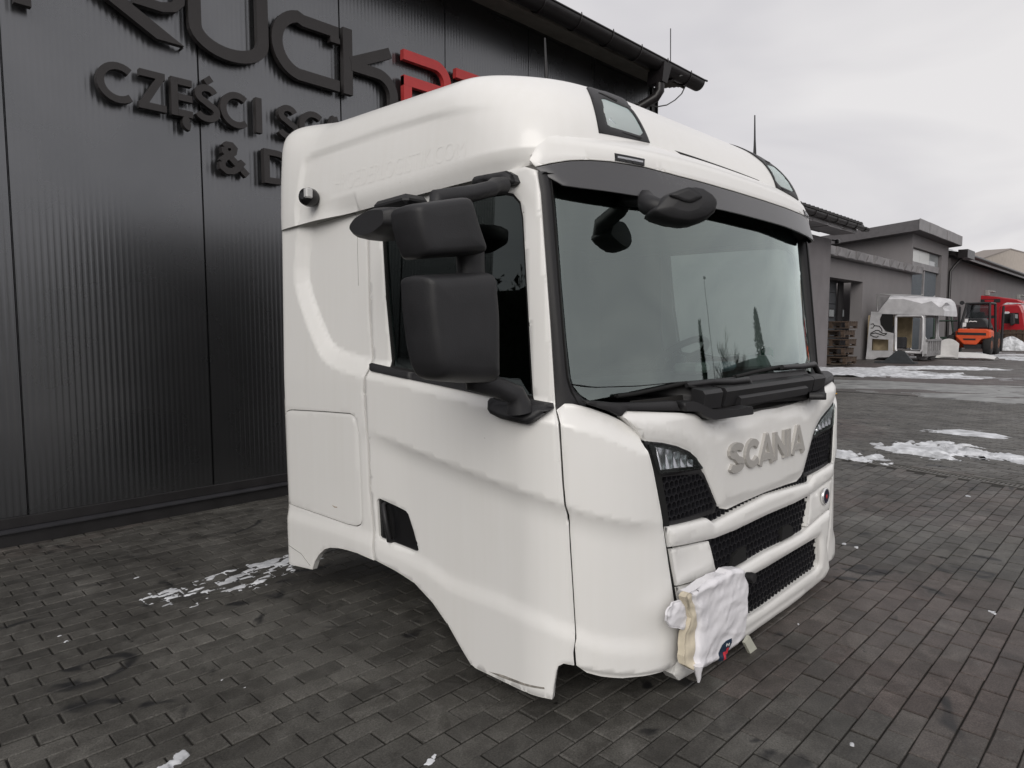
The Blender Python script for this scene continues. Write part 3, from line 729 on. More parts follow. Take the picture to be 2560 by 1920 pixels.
def patch(name, outline, surf, material, parent=cab, holes=(), grid=.03, rnd=.006, thick=.02, lines=(), ring=None, mirror=None):
    """outline, holes: closed polygons in surface parameters. surf(U, d) -> points. rnd: rounded edge, thick: depth of the rim"""
    step = grid * .8
    loops = [resample(outline, step)] + [resample(h, step) for h in holes]
    bound = [np.vstack([l_, l_[:1]]) for l_ in loops]
    pts, edges = [], []
    def loop(L, closed=True):
        o = len(pts); pts.extend(L.tolist()); n = len(L); edges.extend([(o + i, o + (i + 1) % n) for i in range(n if closed else n - 1)])
    for l_ in loops: loop(l_)
    nb = len(pts)
    lo, hi = loops[0].min(0), loops[0].max(0)
    gx, gy = np.meshgrid(np.arange(lo[0] + grid / 2, hi[0], grid), np.arange(lo[1] + grid / 2, hi[1], grid)); Gp = np.column_stack([gx.ravel(), gy.ravel()])
    extra = []; chains = []
    if rnd > 0:
        for q, l_ in enumerate(loops):
            for fr in (.3, 1.0):
                I = offset_in(l_, rnd * fr * (1 if q == 0 else -1)); extra.append(I)
    if lines:
        for L in lines:
            chains.append(resample(L, step, False))
    Ex = np.vstack(extra) if extra else np.zeros((0, 2))
    def dist(P): return np.min([poly_dist(P, b) for b in bound], axis=0)
    def ok(P): 
        r = inside(P, loops[0])
        for h in loops[1:]: r &= ~inside(P, h)
        return r
    if len(Gp): Gp = Gp[ok(Gp)]; Gp = Gp[dist(Gp) > max(rnd * 1.3, grid * .35)] if len(Gp) else Gp
    if len(Ex): Ex = Ex[ok(Ex)]; Ex = Ex[dist(Ex) > rnd * .2] if len(Ex) else Ex
    cpts = []; cedges = []
    for L in chains:                             # feature lines become edges of the mesh
        k_ = ok(L) & (dist(L) > max(rnd * 1.05, grid * .25)); prev = -1
        for i, (p, f_) in enumerate(zip(L, k_)):
            if f_: cpts.append(p); cedges.append((prev, len(cpts) - 1)) if prev >= 0 else None; prev = len(cpts) - 1
            else: prev = -1
    nEx = len(Ex)
    if cpts: Ex = np.vstack([Ex, np.array(cpts)])
    edges = edges + [(nb + nEx + a, nb + nEx + b) for a, b in cedges]
    if len(Ex) and len(Gp):                      # thin out grid points next to the extra lines
        keep = np.ones(len(Gp), bool)
        for q in range(0, len(Gp), 400):
            dd = ((Gp[q:q + 400, None] - Ex[None]) ** 2).sum(2).min(1); keep[q:q + 400] = dd > (grid * .3) ** 2
        Gp = Gp[keep]
    allp = np.vstack([np.array(pts), Ex, Gp])
    r = delaunay_2d_cdt([Vector(p) for p in allp], edges, [], 0, 1e-7)
    V = np.array([tuple(v) for v in r[0]]); T = [t for t in r[2]]
    cen = np.array([V[list(t)].mean(0) for t in T]); okt = ok(cen); T = [t for t, k in zip(T, okt) if k and len(t) == 3]
    def disp(U):
        d = dist(U)
        if rnd <= 0: return np.zeros(len(U))
        q = np.clip(1 - d / rnd, 0, 1); return -rnd * (1 - np.sqrt(np.clip(1 - q * q, 0, 1)))
    def full(U): return surf(U, disp(U))
    P = full(V); e = 1e-3
    # analytic normals
    e = max(rnd * .12, 5e-3)
    def nrm(U):
        a = full(U + [e, 0]) - full(U - [e, 0]); b = full(U + [0, e]) - full(U - [0, e]); n = np.cross(a, b); l_ = np.linalg.norm(n, axis=1); l_[l_ == 0] = 1; return n / l_[:, None]
    # sample normals slightly inside the edge
    N = nrm(V)
    verts = P.tolist(); nv = len(verts); faces = [list(t) for t in T]; tri_n = [N[i] for t in T for i in t]
    # orientation: make triangles agree with N pointing out (towards the camera side of the surface)
    t0 = np.array(T); fn = np.cross(P[t0[:, 1]] - P[t0[:, 0]], P[t0[:, 2]] - P[t0[:, 0]])
    Pd = surf(V[:1], np.full(1, .01)) - surf(V[:1], np.zeros(1))
    sgn = 1.0 if (N[0] @ Pd[0]) > 0 else -1.0
    N = N * sgn
    faces = []
    for t, f_ in zip(T, fn):
        t = list(t)
        if (f_ @ N[t[0]]) < 0: t = t[::-1]
        faces.append(t)
    loopn = [N[i] for t in faces for i in t]; smooth_flags = [True] * len(faces)
    # rim
    for l_ in loops:
        Q0 = surf(l_, np.full(len(l_), -rnd)); Q1 = surf(l_, np.full(len(l_), -thick)); o = len(verts); n = len(l_)
        verts += Q0.tolist() + Q1.tolist()
        for i in range(n):
            j = (i + 1) % n; f4 = [o + i, o + j, o + n + j, o + n + i]
            a = Q0[j] - Q0[i]; b = Q1[i] - Q0[i]; nn = np.cross(a, b); nn = nn / max(np.linalg.norm(nn), 1e-9)
            faces.append(f4); loopn += [nn] * 4; smooth_flags.append(True)
    me = bpy.data.meshes.new(name)
    if mirror:
        verts = [(-x, y, z) for x, y, z in verts]; k = 0; nf = []; nl = []
        for f_ in faces:
            q = loopn[k:k + len(f_)]; k += len(f_); nf.append(f_[::-1]); nl += [np.array([-v[0], v[1], v[2]]) for v in q[::-1]]
        faces, loopn = nf, nl
    me.from_pydata(verts, [], faces); me.polygons.foreach_set('use_smooth', smooth_flags)
    me.normals_split_custom_set([tuple(map(float, v)) for v in loopn])
    if material is not None: me.materials.append(material)
    ob = bpy.data.objects.new(name, me); COL.objects.link(ob)
    if parent is not None: ob.parent = parent
    return ob
def both(name, outline, surf, material, parent=cab, **k):
    """the near part and its mirror image on the far side"""
    a = patch(name, outline, surf, material, parent, **k); b = patch(name, outline, surf, material, parent, mirror=True, **k); return a, b
def bsurf(d0=0.0, feat=True): return lambda U, d: body_map(U, d0 + d, feat)
def plate(name, outline, material, depth=.02, parent=cab, **k): return patch(name, outline, bsurf(), material, parent, **k)

# ---- materials of the cab
def paint_mat(name, base):
    m = bpy.data.materials.new(name); m.use_nodes = True; n = m.node_tree.nodes; l = m.node_tree.links; b = n['Principled BSDF']
    t = n.new('ShaderNodeTexCoord')
    mp = n.new('ShaderNodeMapping'); mp.inputs['Scale'].default_value = (30, 30, 1.6); l.new(t.outputs['Object'], mp.inputs[0])
    x = n.new('ShaderNodeTexNoise'); x.inputs['Scale'].default_value = 1.0; x.inputs['Detail'].default_value = 6; l.new(mp.outputs[0], x.inputs['Vector'])   # run-off streaks
    y = n.new('ShaderNodeTexNoise'); y.inputs['Scale'].default_value = 2.2; y.inputs['Detail'].default_value = 6; l.new(t.outputs['Object'], y.inputs['Vector'])
    mu = n.new('ShaderNodeMath'); mu.operation = 'MULTIPLY'; l.new(x.outputs['Fac'], mu.inputs[0]); l.new(y.outputs['Fac'], mu.inputs[1])
    r = n.new('ShaderNodeValToRGB'); e = r.color_ramp.elements; e[0].position = .18; e[0].color = (*base, 1); e[1].position = .7; e[1].color = (base[0] * .95, base[1] * .945, base[2] * .93, 1)
    l.new(mu.outputs[0], r.inputs[0])
    v = n.new('ShaderNodeTexNoise'); v.inputs['Scale'].default_value = 42; v.inputs['Detail'].default_value = 2; l.new(t.outputs['Object'], v.inputs['Vector'])
    vr = n.new('ShaderNodeValToRGB'); q = vr.color_ramp.elements; q[0].position = .175; q[0].color = (.25, .22, .18, 1); q[1].position = .195; q[1].color = (1, 1, 1, 1); l.new(v.outputs['Fac'], vr.inputs[0])
    mm_ = n.new('ShaderNodeMixRGB'); mm_.blend_type = 'MULTIPLY'; mm_.inputs[0].default_value = 1; l.new(r.outputs[0], mm_.inputs[1]); l.new(vr.outputs[0], mm_.inputs[2])
    l.new(mm_.outputs[0], b.inputs['Base Color'])
    b.inputs['Roughness'].default_value = .38; b.inputs['Coat Weight'].default_value = .5; b.inputs['Coat Roughness'].default_value = .16
    w = n.new('ShaderNodeTexNoise'); w.inputs['Scale'].default_value = 5; w.inputs['Detail'].default_value = 2; l.new(t.outputs['Object'], w.inputs['Vector'])
    bp = n.new('ShaderNodeBump'); bp.inputs['Strength'].default_value = .04; bp.inputs['Distance'].default_value = .01; l.new(w.outputs['Fac'], bp.inputs['Height']); l.new(bp.outputs[0], b.inputs['Coat Normal'])
    return m
M_WHITE = paint_mat('white_paint', (0.84, 0.833, 0.812))
M_BLK = mat('black_plastic', (0.017, 0.0165, 0.018), 0.5, noise=.25, nscale=5, bump=.25, bscale=300)
M_BLKG = mat('gloss_black', (0.010, 0.010, 0.011), 0.22, noise=.2)
M_MESH = mat('grille_plastic', (0.014, 0.014, 0.017), 0.38, noise=.15)
M_SEAL_GAP = mat('seal_and_gap_black', (0.006, 0.006, 0.006), 0.8)
M_DARK = mat('dark_interior', (0.012, 0.011, 0.010), 0.9)
M_CHROME = mat('chrome', (0.86, 0.86, 0.87), 0.2, metal=.75)
M_SILV = mat('satin_silver', (0.42, 0.41, 0.39), 0.32, metal=.85, noise=.08)
def glass_mat(name, tint, refl=0.10, tr=0.9):
    """thin automotive glass: tinted see-through with a fresnel reflection"""
    m = bpy.data.materials.new(name); m.use_nodes = True; n = m.node_tree.nodes; l = m.node_tree.links; n.clear()
    o = n.new('ShaderNodeOutputMaterial'); t = n.new('ShaderNodeBsdfTransparent'); t.inputs[0].default_value = (*tint, 1)
    gl = n.new('ShaderNodeBsdfGlossy'); gl.inputs['Roughness'].default_value = .015; gl.inputs[0].default_value = (.84, .95, .92, 1)
    fr = n.new('ShaderNodeFresnel'); fr.inputs['IOR'].default_value = 1.52
    tc_ = n.new('ShaderNodeTexCoord'); no_ = n.new('ShaderNodeTexNoise'); no_.inputs['Scale'].default_value = 1.2; l.new(tc_.outputs['Object'], no_.inputs['Vector'])
    bp = n.new('ShaderNodeBump'); bp.inputs['Strength'].default_value = .015; bp.inputs['Distance'].default_value = .02; l.new(no_.outputs['Fac'], bp.inputs['Height']); l.new(bp.outputs[0], gl.inputs['Normal'])
    ma = n.new('ShaderNodeMath'); ma.operation = 'MULTIPLY_ADD'; ma.inputs[1].default_value = 1.25; ma.inputs[2].default_value = refl; l.new(fr.outputs[0], ma.inputs[0])
    mi = n.new('ShaderNodeMixShader'); l.new(ma.outputs[0], mi.inputs[0]); l.new(t.outputs[0], mi.inputs[1]); l.new(gl.outputs[0], mi.inputs[2]); l.new(mi.outputs[0], o.inputs[0])
    return m
M_GLASS = glass_mat('windscreen_glass', (.62, .76, .73), .15)
M_SGLASS = glass_mat('dimmed_side_glass', (.10, .13, .13), .0); M_FGLASS = glass_mat('side_glass', (.72, .80, .77), .03)  # near pane tinted darker in place of the dim cabin behind it
M_LENS = glass_mat('lamp_lens', (.95, .96, .98), .06)

def inset(poly, d): return offset_in(poly, d)
# ---- rear quarter, storage hatch, door
seam_top = Z('S', (700.5, 577), (744, 562), (787.6, 549.4), (850, 531), (919, 513))
seam_door = Z('D', (862, 0), (862, 230), (880, 900), (888, 1345), (870, 1385), (840, 1440), (832, 1470), (826, 1600)) + Z('E', (798, 30), (800, 150), (815, 350), (825, 420), (845, 900), (872, 1420), (885, 1520))
arch_r = Z('E', (730, 1455), (640, 1428), (560, 1410), (480, 1405), (430, 1420), (380, 1470), (345, 1530), (322, 1603))
rear_edge = Z('E', (118, 1500), (90, 1250), (70, 950), (40, 560), (12, 130)) + Z('D', (42, 1300), (42, 1000), (50, 700), (62, 330))
q = side(*(seam_top[1:-1] + [(915.5, 514.5)] + [(x - 2.6, y) for x, y in seam_door] + arch_r))
UR = BODY.d[-1] - .25
zb = side(*Z('E', (150, 1515)))[0, 1]; zt = side(*seam_top[1:2])[0, 1]
# the panel wraps round the rear corner
quarter = np.vstack([q, [[ULEN + .04, zb - .012], [UR, zb], [UR, zt + .01], [ULEN + .02, zt + .005]]])
hatch = side(*Z('E', (78, 225), (90, 180), (125, 165), (400, 180), (665, 200), (705, 225), (728, 300), (742, 420), (772, 1090), (774, 1150), (760, 1190), (725, 1207), (640, 1190), (160, 1022), (125, 990), (112, 930), (92, 500)))
hatch_o = round_poly(hatch, .02, 3)
_so = sc_out[:12]; _sg = 1 if inside(off_open(_so, .03)[5:6], sc_poly)[0] else -1
sc_lines = [off_open(_so, _sg * w_) for w_ in (.0, .0578, .085)]
_sd = sc_out[11:]; sd_lines = [off_open(_sd, _sg * w_) for w_ in (.0, .0408, .06)]
both('rear_quarter_panel', quarter, bsurf(), M_WHITE, holes=[offset_in(hatch_o, -.0045)], grid=.02, rnd=.004, thick=.03, lines=sc_lines + [cr2, cr2 + [0, .035], cr2 + [0, .07]])
both('storage_hatch', hatch_o, bsurf(), M_WHITE, grid=.03, rnd=.004, thick=.03)
win = side(*Z('I', (224, 322), (500, 268), (800, 215), (960, 192), (1028, 205), (1072, 255), (1090, 350), (1120, 900), (1152, 1460), (900, 1405), (276, 1266), (252, 850), (232, 500)))
door_b = Z('K', (690, 275), (830, 345), (960, 430), (1080, 560), (1190, 720), (1280, 880), (1340, 980), (1365, 1000), (1890, 1215), (1898, 1130), (1918, 1020), (1930, 990), (1965, 972), (2038, 985), (2032, 900), (2043, 820), (2045, 760), (2024, 420), (2008, 180), (2000, 0))
door_f = Z('F', (347, 1560), (340, 1480), (307, 1375), (282, 1100), (258, 700), (240, 470), (212, 340), (206, 290), (200, 150), (190, 0)) + Z('I', (1255, 1000), (1225, 600), (1195, 200), (1170, 60))
door_t = Z('S', (1330, 412), (1310, 416), (1180, 446), (1050, 480), (921, 514.5))
dp = side(*([(x + 2.0, y) for x, y in seam_door] + door_b[1:] + door_f + door_t[1:-1]))
for dname, mirr in (('door', None), ('door', True)):
    handle = side(*Z('E', (905, 985), (912, 965), (930, 962), (1100, 1040), (1160, 1072), (1192, 1112), (1240, 1260), (1281, 1420), (1268, 1440), (1235, 1437), (935, 1318), (922, 1300)))
    dr_ = patch('door', dp, bsurf(), M_WHITE, holes=[win, handle], grid=.02, rnd=.005, thick=.03, lines=sd_lines + [cr1, cr1 - [0, .02], cr1 - [0, .05], cr2, cr2 + [0, .035], cr2 + [0, .07]], mirror=mirr)
    patch('door_glass', offset_in(win, -.006), bsurf(-.016), M_FGLASS if mirr else M_SGLASS, dr_, grid=.06, rnd=0, thick=.004, mirror=mirr)
    patch('window_seal', offset_in(win, -.004), bsurf(-.004), M_SEAL_GAP, dr_, holes=[offset_in(win, .009)], grid=.02, rnd=.002, thick=.012, mirror=mirr)
    belt = side(*Z('I', (163, 1245), (172, 1237), (700, 1352), (1278, 1482), (1281, 1500), (1276, 1513), (700, 1398), (172, 1287), (164, 1275)))
    patch('belt_rubber', belt, bsurf(.012), M_BLK, dr_, grid=.02, rnd=.006, thick=.03, mirror=mirr)
    hw_ = patch('handle_well', offset_in(handle, -.004), bsurf(-.014), M_BLKG, dr_, grid=.03, rnd=0, thick=.001, mirror=mirr)
    a_, b_, c_, d_ = [body_map(side(p), .004)[0] for p in Z('E', (965, 1010), (1000, 1015), (1035, 1340), (960, 1280))]
    sgx = -1 if mirr else 1
    hm = MB(); fl = lambda p: (p[0] * sgx, p[1], p[2])
    hm.tube([fl(a_ + [.02, 0, 0]), fl((a_ + b_) / 2 + [-.006, 0, 0]), fl(b_ * .5 + c_ * .5 + [-.01, 0, 0]), fl(c_ + [-.004, 0, 0]), fl(c_ + [.02, 0, -.005])], .011, 8); hm.build('door_handle', M_BLK, dr_)

# ---- corner panels beside the front
cpo = Z('F', (222, 330), (310, 257), (400, 263), (600, 310), (800, 380), (930, 440), (1040, 512), (1130, 602), (1198, 692), (1245, 820), (1285, 975), (1325, 1180), (1365, 1395), (1390, 1545), (1392, 1600)) \
    + Z('H', (557, 100), (600, 400), (645, 700), (690, 950), (724, 1236)) + Z('L', (1480, 415), (1390, 447), (1330, 486), (1150, 530), (950, 550), (760, 535), (620, 500), (560, 460), (520, 425), (510, 300), (508, 240), (522, 180), (515, 60)) \
    + Z('F', (372, 1659), (370, 1560), (362, 1480), (328, 1380), (305, 1150), (280, 740), (265, 480), (240, 380))
cp = side(*cpo)
lip = side(*Z('L', (530, 432), (700, 470), (850, 492), (950, 500), (1080, 496), (1250, 472), (1400, 438)))
def lip_d(U, d):
    d2 = poly_dist(U, lip); below = U[:, 1] < np.interp(U[:, 0], np.sort(lip[:, 0]), lip[np.argsort(lip[:, 0]), 1])
    return body_map(U, d - .006 * np.where(below, smooth(0, .006, d2), 0))
both('corner_panel', cp, lip_d, M_WHITE, grid=.018, rnd=.006, thick=.03, lines=sd_lines + [cr1, cr1 - [0, .02], cr1 - [0, .05], cr2, cr2 + [0, .035], cr2 + [0, .07], lip, lip - [0, .006]])

# ---- fine pressed lines, scuffs
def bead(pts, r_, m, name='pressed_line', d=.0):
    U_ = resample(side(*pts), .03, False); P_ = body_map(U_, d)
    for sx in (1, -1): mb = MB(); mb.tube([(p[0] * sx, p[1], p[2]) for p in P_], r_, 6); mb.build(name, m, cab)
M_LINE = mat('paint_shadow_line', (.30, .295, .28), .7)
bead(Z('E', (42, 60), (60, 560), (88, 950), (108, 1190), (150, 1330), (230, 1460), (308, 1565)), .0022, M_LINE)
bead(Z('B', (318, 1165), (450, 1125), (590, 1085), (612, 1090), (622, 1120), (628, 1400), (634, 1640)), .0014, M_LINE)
sc_m = mat('scuffed_edge', (.30, .28, .25), .8, noise=.6, nscale=60)
patch('scuff', side(*Z('K', (1462, 1022), (1560, 1046), (1700, 1100), (1836, 1128), (1838, 1140), (1690, 1112), (1550, 1062))), bsurf(.0012), sc_m, grid=.02, rnd=0, thick=.001)
patch('scratch', side(*Z('E', (508, 1020), (530, 1034), (552, 1036), (552, 1042), (528, 1040))), bsurf(.0012), mat('rust_scratch', (.32, .2, .12), .8), grid=.02, rnd=0, thick=.001)
# ================================================================== front of the cab
bt_front = make_table(lambda U: body_map(U, 0, False), (-1.0, 1.3), (-.15, 1.05))
def front(pts, d=0.0): return solve(lambda U: body_map(U, d, False), pts, bt_front)
def sym(near, ztop=None, zbot=None):
    """near half outline from the centre line (top) to the centre line (bottom) -> whole outline"""
    n = np.array(near, float); n[0, 0] = 0; n[-1, 0] = 0
    m = n[1:-1][::-1].copy(); m[:, 0] *= -1; return np.vstack([n, m])
def fs(d0): return lambda U, d: body_map(U, d0 + d, False)
# black carrier behind everything
patch('grille_carrier', np.array([(-1.02, .06), (1.02, .06), (1.02, .93), (.9, 1.0), (-.9, 1.0), (-1.02, .93)]), fs(-.06), M_DARK, grid=.08, rnd=0, thick=.01)
bonnet = sym(front(Z('G', (1452, 604), (1310, 640), (1120, 672), (965, 692), (925, 688), (890, 668), (855, 641), (700, 632), (400, 622), (262, 618), (215, 660), (225, 680), (330, 772), (385, 840), (410, 886),
                   (560, 900), (700, 930), (800, 975), (870, 1040), (915, 1110), (942, 1180), (1000, 1320), (1045, 1430), (1075, 1462), (1130, 1470), (1300, 1392), (1452, 1320))))
def bonnet_surf(U, d):
    # lip rolled back along the top edge, hollow under the handles
    au = np.abs(U[:, 0]); zt_ = np.interp(au, [0, .3, .45, .52, .62, 1.05], [.955, .935, .912, .94, .965, .985]); h = zt_ - U[:, 1]
    roll = -.022 * np.clip(1 - h / .04, 0, 1) - .010 * np.clip((.10 - h) / .05, 0, 1) * smooth(.60, .5, au)
    cheek = -.014 * np.clip(1 - poly_dist(U, bon_low) / .045, 0, 1)
    return body_map(U, d + roll + cheek, False)
bl_ = front(Z('G', (410, 886), (560, 900), (700, 930), (800, 975), (870, 1040), (915, 1110), (942, 1180), (1000, 1320), (1045, 1430), (1075, 1462)))
bon_low = np.vstack([bl_, [[0, bl_[-1, 1] - .02]], (bl_ * [-1, 1])[::-1]])
patch('bonnet_panel', bonnet, bonnet_surf, M_WHITE, grid=.024, rnd=.008, thick=.05, lines=[offset_in(bonnet, .02), offset_in(bonnet, .045)])

# honeycomb mesh
def hexmesh(name, poly, d, pitch=.030, bar=.0042, deep=.018, parent=cab):
    poly = np.asarray(poly); lo, hi = poly.min(0), poly.max(0); mb = MB(); r = pitch / math.sqrt(3); segs = {}
    j = 0; z = lo[1] - pitch
    while z < hi[1] + pitch:
        u = lo[0] - pitch + (pitch / 2 if j % 2 else 0)
        while u < hi[0] + pitch:
            c = np.array([u, z]); V = [c + r * np.array([math.sin(R(60 * k)), math.cos(R(60 * k))]) for k in range(6)]
            for k in range(6):
                a, b = V[k], V[(k + 1) % 6]; key = tuple(sorted([tuple(np.round(a, 4)), tuple(np.round(b, 4))])); segs[key] = (a, b)
            u += pitch
        z += r * 1.5; j += 1
    S_ = list(segs.values()); mid = np.array([(a + b) / 2 for a, b in S_]); ok = inside(mid, poly)
    for (a, b), k in zip(S_, ok):
        if not k: continue
        t = (b - a) / np.linalg.norm(b - a); n = np.array([-t[1], t[0]]) * bar / 2
        q = np.array([a - n, b - n, b + n, a + n]); f0 = body_map(q, d, False); f1 = body_map(q, d - deep, False)
        mb.add(np.vstack([f0, f1]), [(0, 1, 2, 3), (0, 4, 5, 1), (2, 6, 7, 3), (1, 5, 6, 2), (3, 7, 4, 0)])
    o = mb.build(name, M_MESH, parent, recalc=True); o['kind'] = 'stuff'; return o
def mirror_obj(o, parent=None):
    me = o.data.copy(); me.transform(Matrix.Diagonal((-1, 1, 1, 1))); me.flip_normals(); c = bpy.data.objects.new(o.name, me); COL.objects.link(c); c.parent = parent or o.parent
    for k_ in ('kind', 'label'):
        if k_ in o: c[k_] = o[k_]
    return c
# upper lamps
lamp = front(Z('G', (442, 910), (560, 916), (680, 944), (790, 988), (860, 1043), (908, 1108), (700, 1132), (528, 1154), (500, 1080)))
for mirr in (None, True):
    hs = patch('headlamp', offset_in(lamp, -.014), fs(-.014), M_BLKG, holes=[offset_in(lamp, .004)], grid=.03, rnd=.004, thick=.06, mirror=mirr)
    patch('reflector_bowl', lamp, fs(-.055), mat('lamp_bezel', (.46, .46, .48), .3, metal=.4), hs, grid=.03, rnd=0, thick=.002, mirror=mirr)
    sg = -1 if mirr else 1
    cu = lamp.mean(0)
    tp = lamp[:6][np.argsort(lamp[:6, 0])]; bt_ = lamp[5:8][np.argsort(lamp[5:8, 0])]; ulo, uhi = lamp[5, 0] + .02, lamp[7, 0] + .01; nd = 6
    for k in range(nd):
        rb = MB(); u0, u1 = ulo + (uhi - ulo) * k / nd, ulo + (uhi - ulo) * (k + .9) / nd
        def dish(p, q_):
            uu_ = u0 + (u1 - u0) * p; z0_, z1_ = np.interp(uu_, bt_[:, 0], bt_[:, 1]) + .008, np.interp(uu_, tp[:, 0], tp[:, 1]) - .008
            r_ = body_map(np.array([[uu_, z0_ + (z1_ - z0_) * q_]]), -.014 - .034 * (1 - (2 * p - 1) ** 2) * (.35 + .65 * q_) , False)[0]; return (r_[0] * sg, r_[1], r_[2])
        rb.grid(dish, 7, 6); rb.build('reflector', M_CHROME, hs)
    patch('lens', offset_in(lamp, -.002), fs(-.006), M_LENS, hs, grid=.04, rnd=.003, thick=.006, mirror=mirr)
# mesh fields
side_mesh = front(Z('G', (520, 1185), (700, 1165), (905, 1150), (948, 1205), (1035, 1425), (1020, 1480), (960, 1500), (780, 1560), (600, 1600)))
m1 = hexmesh('honeycomb_mesh', side_mesh, -.022); mirror_obj(m1)
fr = patch('mesh_frame', offset_in(side_mesh, -.012), fs(-.018), M_BLK, holes=[offset_in(side_mesh, .006)], grid=.03, rnd=.004, thick=.03); mirror_obj(fr)
strip = sym(front(Z('G', (1452, 1290), (1130, 1440), (1040, 1440), (985, 1500), (960, 1560), (985, 1600), (1100, 1540), (1452, 1352))))
hexmesh('honeycomb_mesh', strip, -.020, .034)
midg = sym(front(Z('H', (1452, -60), (1300, 20), (1180, 85), (1000, 150), (945, 175), (960, 240), (990, 380), (1025, 500), (1060, 500), (1200, 430), (1452, 285))))
hexmesh('honeycomb_mesh', midg, -.022, .036)
# bumper bars and blocks
bar = sym(front(Z('G', (1452, 1338), (1200, 1470), (1010, 1570), (985, 1578), (958, 1556), (935, 1543), (760, 1585), (578, 1622), (590, 1700), (604, 1795), (800, 1760), (1000, 1716), (1180, 1645), (1452, 1512))))
def bar_surf(U, d):
    h = poly_dist(U, np.vstack([bar, bar[:1]])); return body_map(U, .008 + d - .010 * np.clip(1 - h / .022, 0, 1), False)
patch('bumper_bar', bar, bar_surf, M_WHITE, grid=.022, rnd=.007, thick=.05, lines=[offset_in(bar, .022), offset_in(bar, .011)])
blk = front(Z('H', (613, 256), (800, 222), (962, 188), (970, 240), (992, 380), (1018, 476), (1000, 484), (840, 525), (668, 572), (640, 420)))
def blk_surf(U, d):
    c = blk.mean(0); return body_map(U, d - .012 * np.clip(1 - ((U[:, 0] - c[0]) / .17) ** 2, 0, 1) * np.clip((U[:, 1] - c[1] + .02) / .09, 0, 1), False)
both('bumper_block', blk, blk_surf, M_WHITE, grid=.022, rnd=.006, thick=.05)
near_l = front(Z('H', (1452, 268), (1320, 347), (1200, 417), (1060, 488), (1022, 492), (840, 540), (670, 587), (700, 760), (735, 950), (765, 1080)))
far_b = front(Z('H', (2034, 352), (1990, 440), (1900, 545), (1700, 706), (1452, 880)))
far_b[:, 0] *= -1
fb = far_b[np.argsort(far_b[:, 0])]; ub = np.array([.77, .72, .6, .45, .3, .15, 0]); zb_ = np.interp(ub, fb[:, 0], fb[:, 1]); zb_[0] += .03
low = sym(np.vstack([near_l[:-1], np.column_stack([ub, zb_])]))
lowg = sym(front(Z('H', (1452, 404), (1600, 314), (1750, 225), (1880, 148), (1890, 150), (1893, 180), (1890, 375), (1880, 410), (1850, 440), (1650, 585), (1452, 730))) * [-1, 1])
hl = front(Z('S', (1760, 1490), (1760, 1490)))
lamp_hole = np.array([(.79, .075), (.66, .055), (.665, .20), (.79, .225)])
def low_surf(U, d):
    h = np.minimum(poly_dist(U, np.vstack([low, low[:1]])), poly_dist(U, np.vstack([lowg, lowg[:1]]))); return body_map(U, .012 + d - .012 * np.clip(1 - h / .026, 0, 1), False)
patch('lower_bumper', low, low_surf, M_WHITE, holes=[lowg], grid=.024, rnd=.007, thick=.06, lines=[offset_in(low, .026), offset_in(lowg, -.026), offset_in(low, .013), offset_in(lowg, -.013)])
hexmesh('honeycomb_mesh', offset_in(lowg, -.01), -.018, .036)
# small emblem on the far block
em = MB(); c = body_map(front(Z('S', (2060, 1240))), .0, False)[0]
em.lathe([(.042, 0), (.044, .008), (.038, .014), (.036, .012)], c, (0, -1, 0), 28); eo = em.build('emblem', M_CHROME, cab)
em = MB(); em.lathe([(.001, .0135), (.035, .0125)], c, (0, -1, 0), 24); em.build('emblem_face', mat('emblem_dark', (.012, .012, .03), .3), eo)
em = MB(); em.lathe([(.001, .016), (.012, .014)], c, (0, -1, 0), 8); em.build('emblem_mark', mat('emblem_red', (.45, .03, .03), .4), eo)
# dark openings for the towing eyes, their shade painted as flat black plates
for sx in (-1, 1):
    to = MB(); to.prism([(sx * a, .012, z) for a, z in ((.32, .275), (.30, .315), (.26, .335), (.19, .335), (.175, .275))], (0, .02, 0)); to.build('tow_eye_hole', M_SEAL_GAP, cab)

# brand letters on the bonnet, drawn as heavy strokes
k_l, k_r = lyp(*Z('J', (885, 1250))[0], -.012), lyp(*Z('J', (1790, 1150))[0], -.012)
zt_l, zb_l = lyp(*Z('J', (985, 1095))[0], -.012)[2], lyp(*Z('J', (985, 1478))[0], -.012)[2]
zt_r, zb_r = lyp(*Z('J', (1690, 895))[0], -.012)[2], lyp(*Z('J', (1760, 1185))[0], -.012)[2]
LT, LB = (zt_l + zt_r) / 2, (zb_l + zb_r) / 2; LH = LT - LB; LX0, LX1 = k_l[0], k_r[0]; LWd = LX1 - LX0; lw = .034
M_LETS = mat('brand_letter_silver', (.47, .455, .43), .42, metal=.15, noise=.06)
def flet(strokes, w=lw, dep=.006):
    mb = MB()
    for q, pts in enumerate(strokes):
        L_, R_ = stroke_poly(pts, w); n = len(L_)
        for (yy, grow) in ((-.006 - .0004 * q, 0),):
            f0 = [(p[0], yy - dep, p[1]) for p in L_ + R_]; b0 = [(p[0], yy + .006, p[1]) for p in L_ + R_]
            # front face slightly smaller: a bright bevel
            cen = [((L_[i][0] + R_[i][0]) / 2, (L_[i][1] + R_[i][1]) / 2) for i in range(n)]
            f0 = [(c_[0] + (p[0] - c_[0]) * .86, p[1], c_[1] + (p[2] - c_[1]) * .86) for p, c_ in zip(f0, cen + cen)]
            fs_ = []
            for i in range(n - 1):
                fs_ += [[i, i + 1, n + i + 1, n + i], [i, 2 * n + i, 2 * n + i + 1, i + 1], [n + i, n + i + 1, 3 * n + i + 1, 3 * n + i]]
            fs_ += [[0, n, 3 * n, 2 * n], [n - 1, 3 * n - 1, 4 * n - 1, 2 * n - 1]]
            mb.add(f0 + b0, fs_)
    o = mb.build('letter', M_LETS, cab); return o
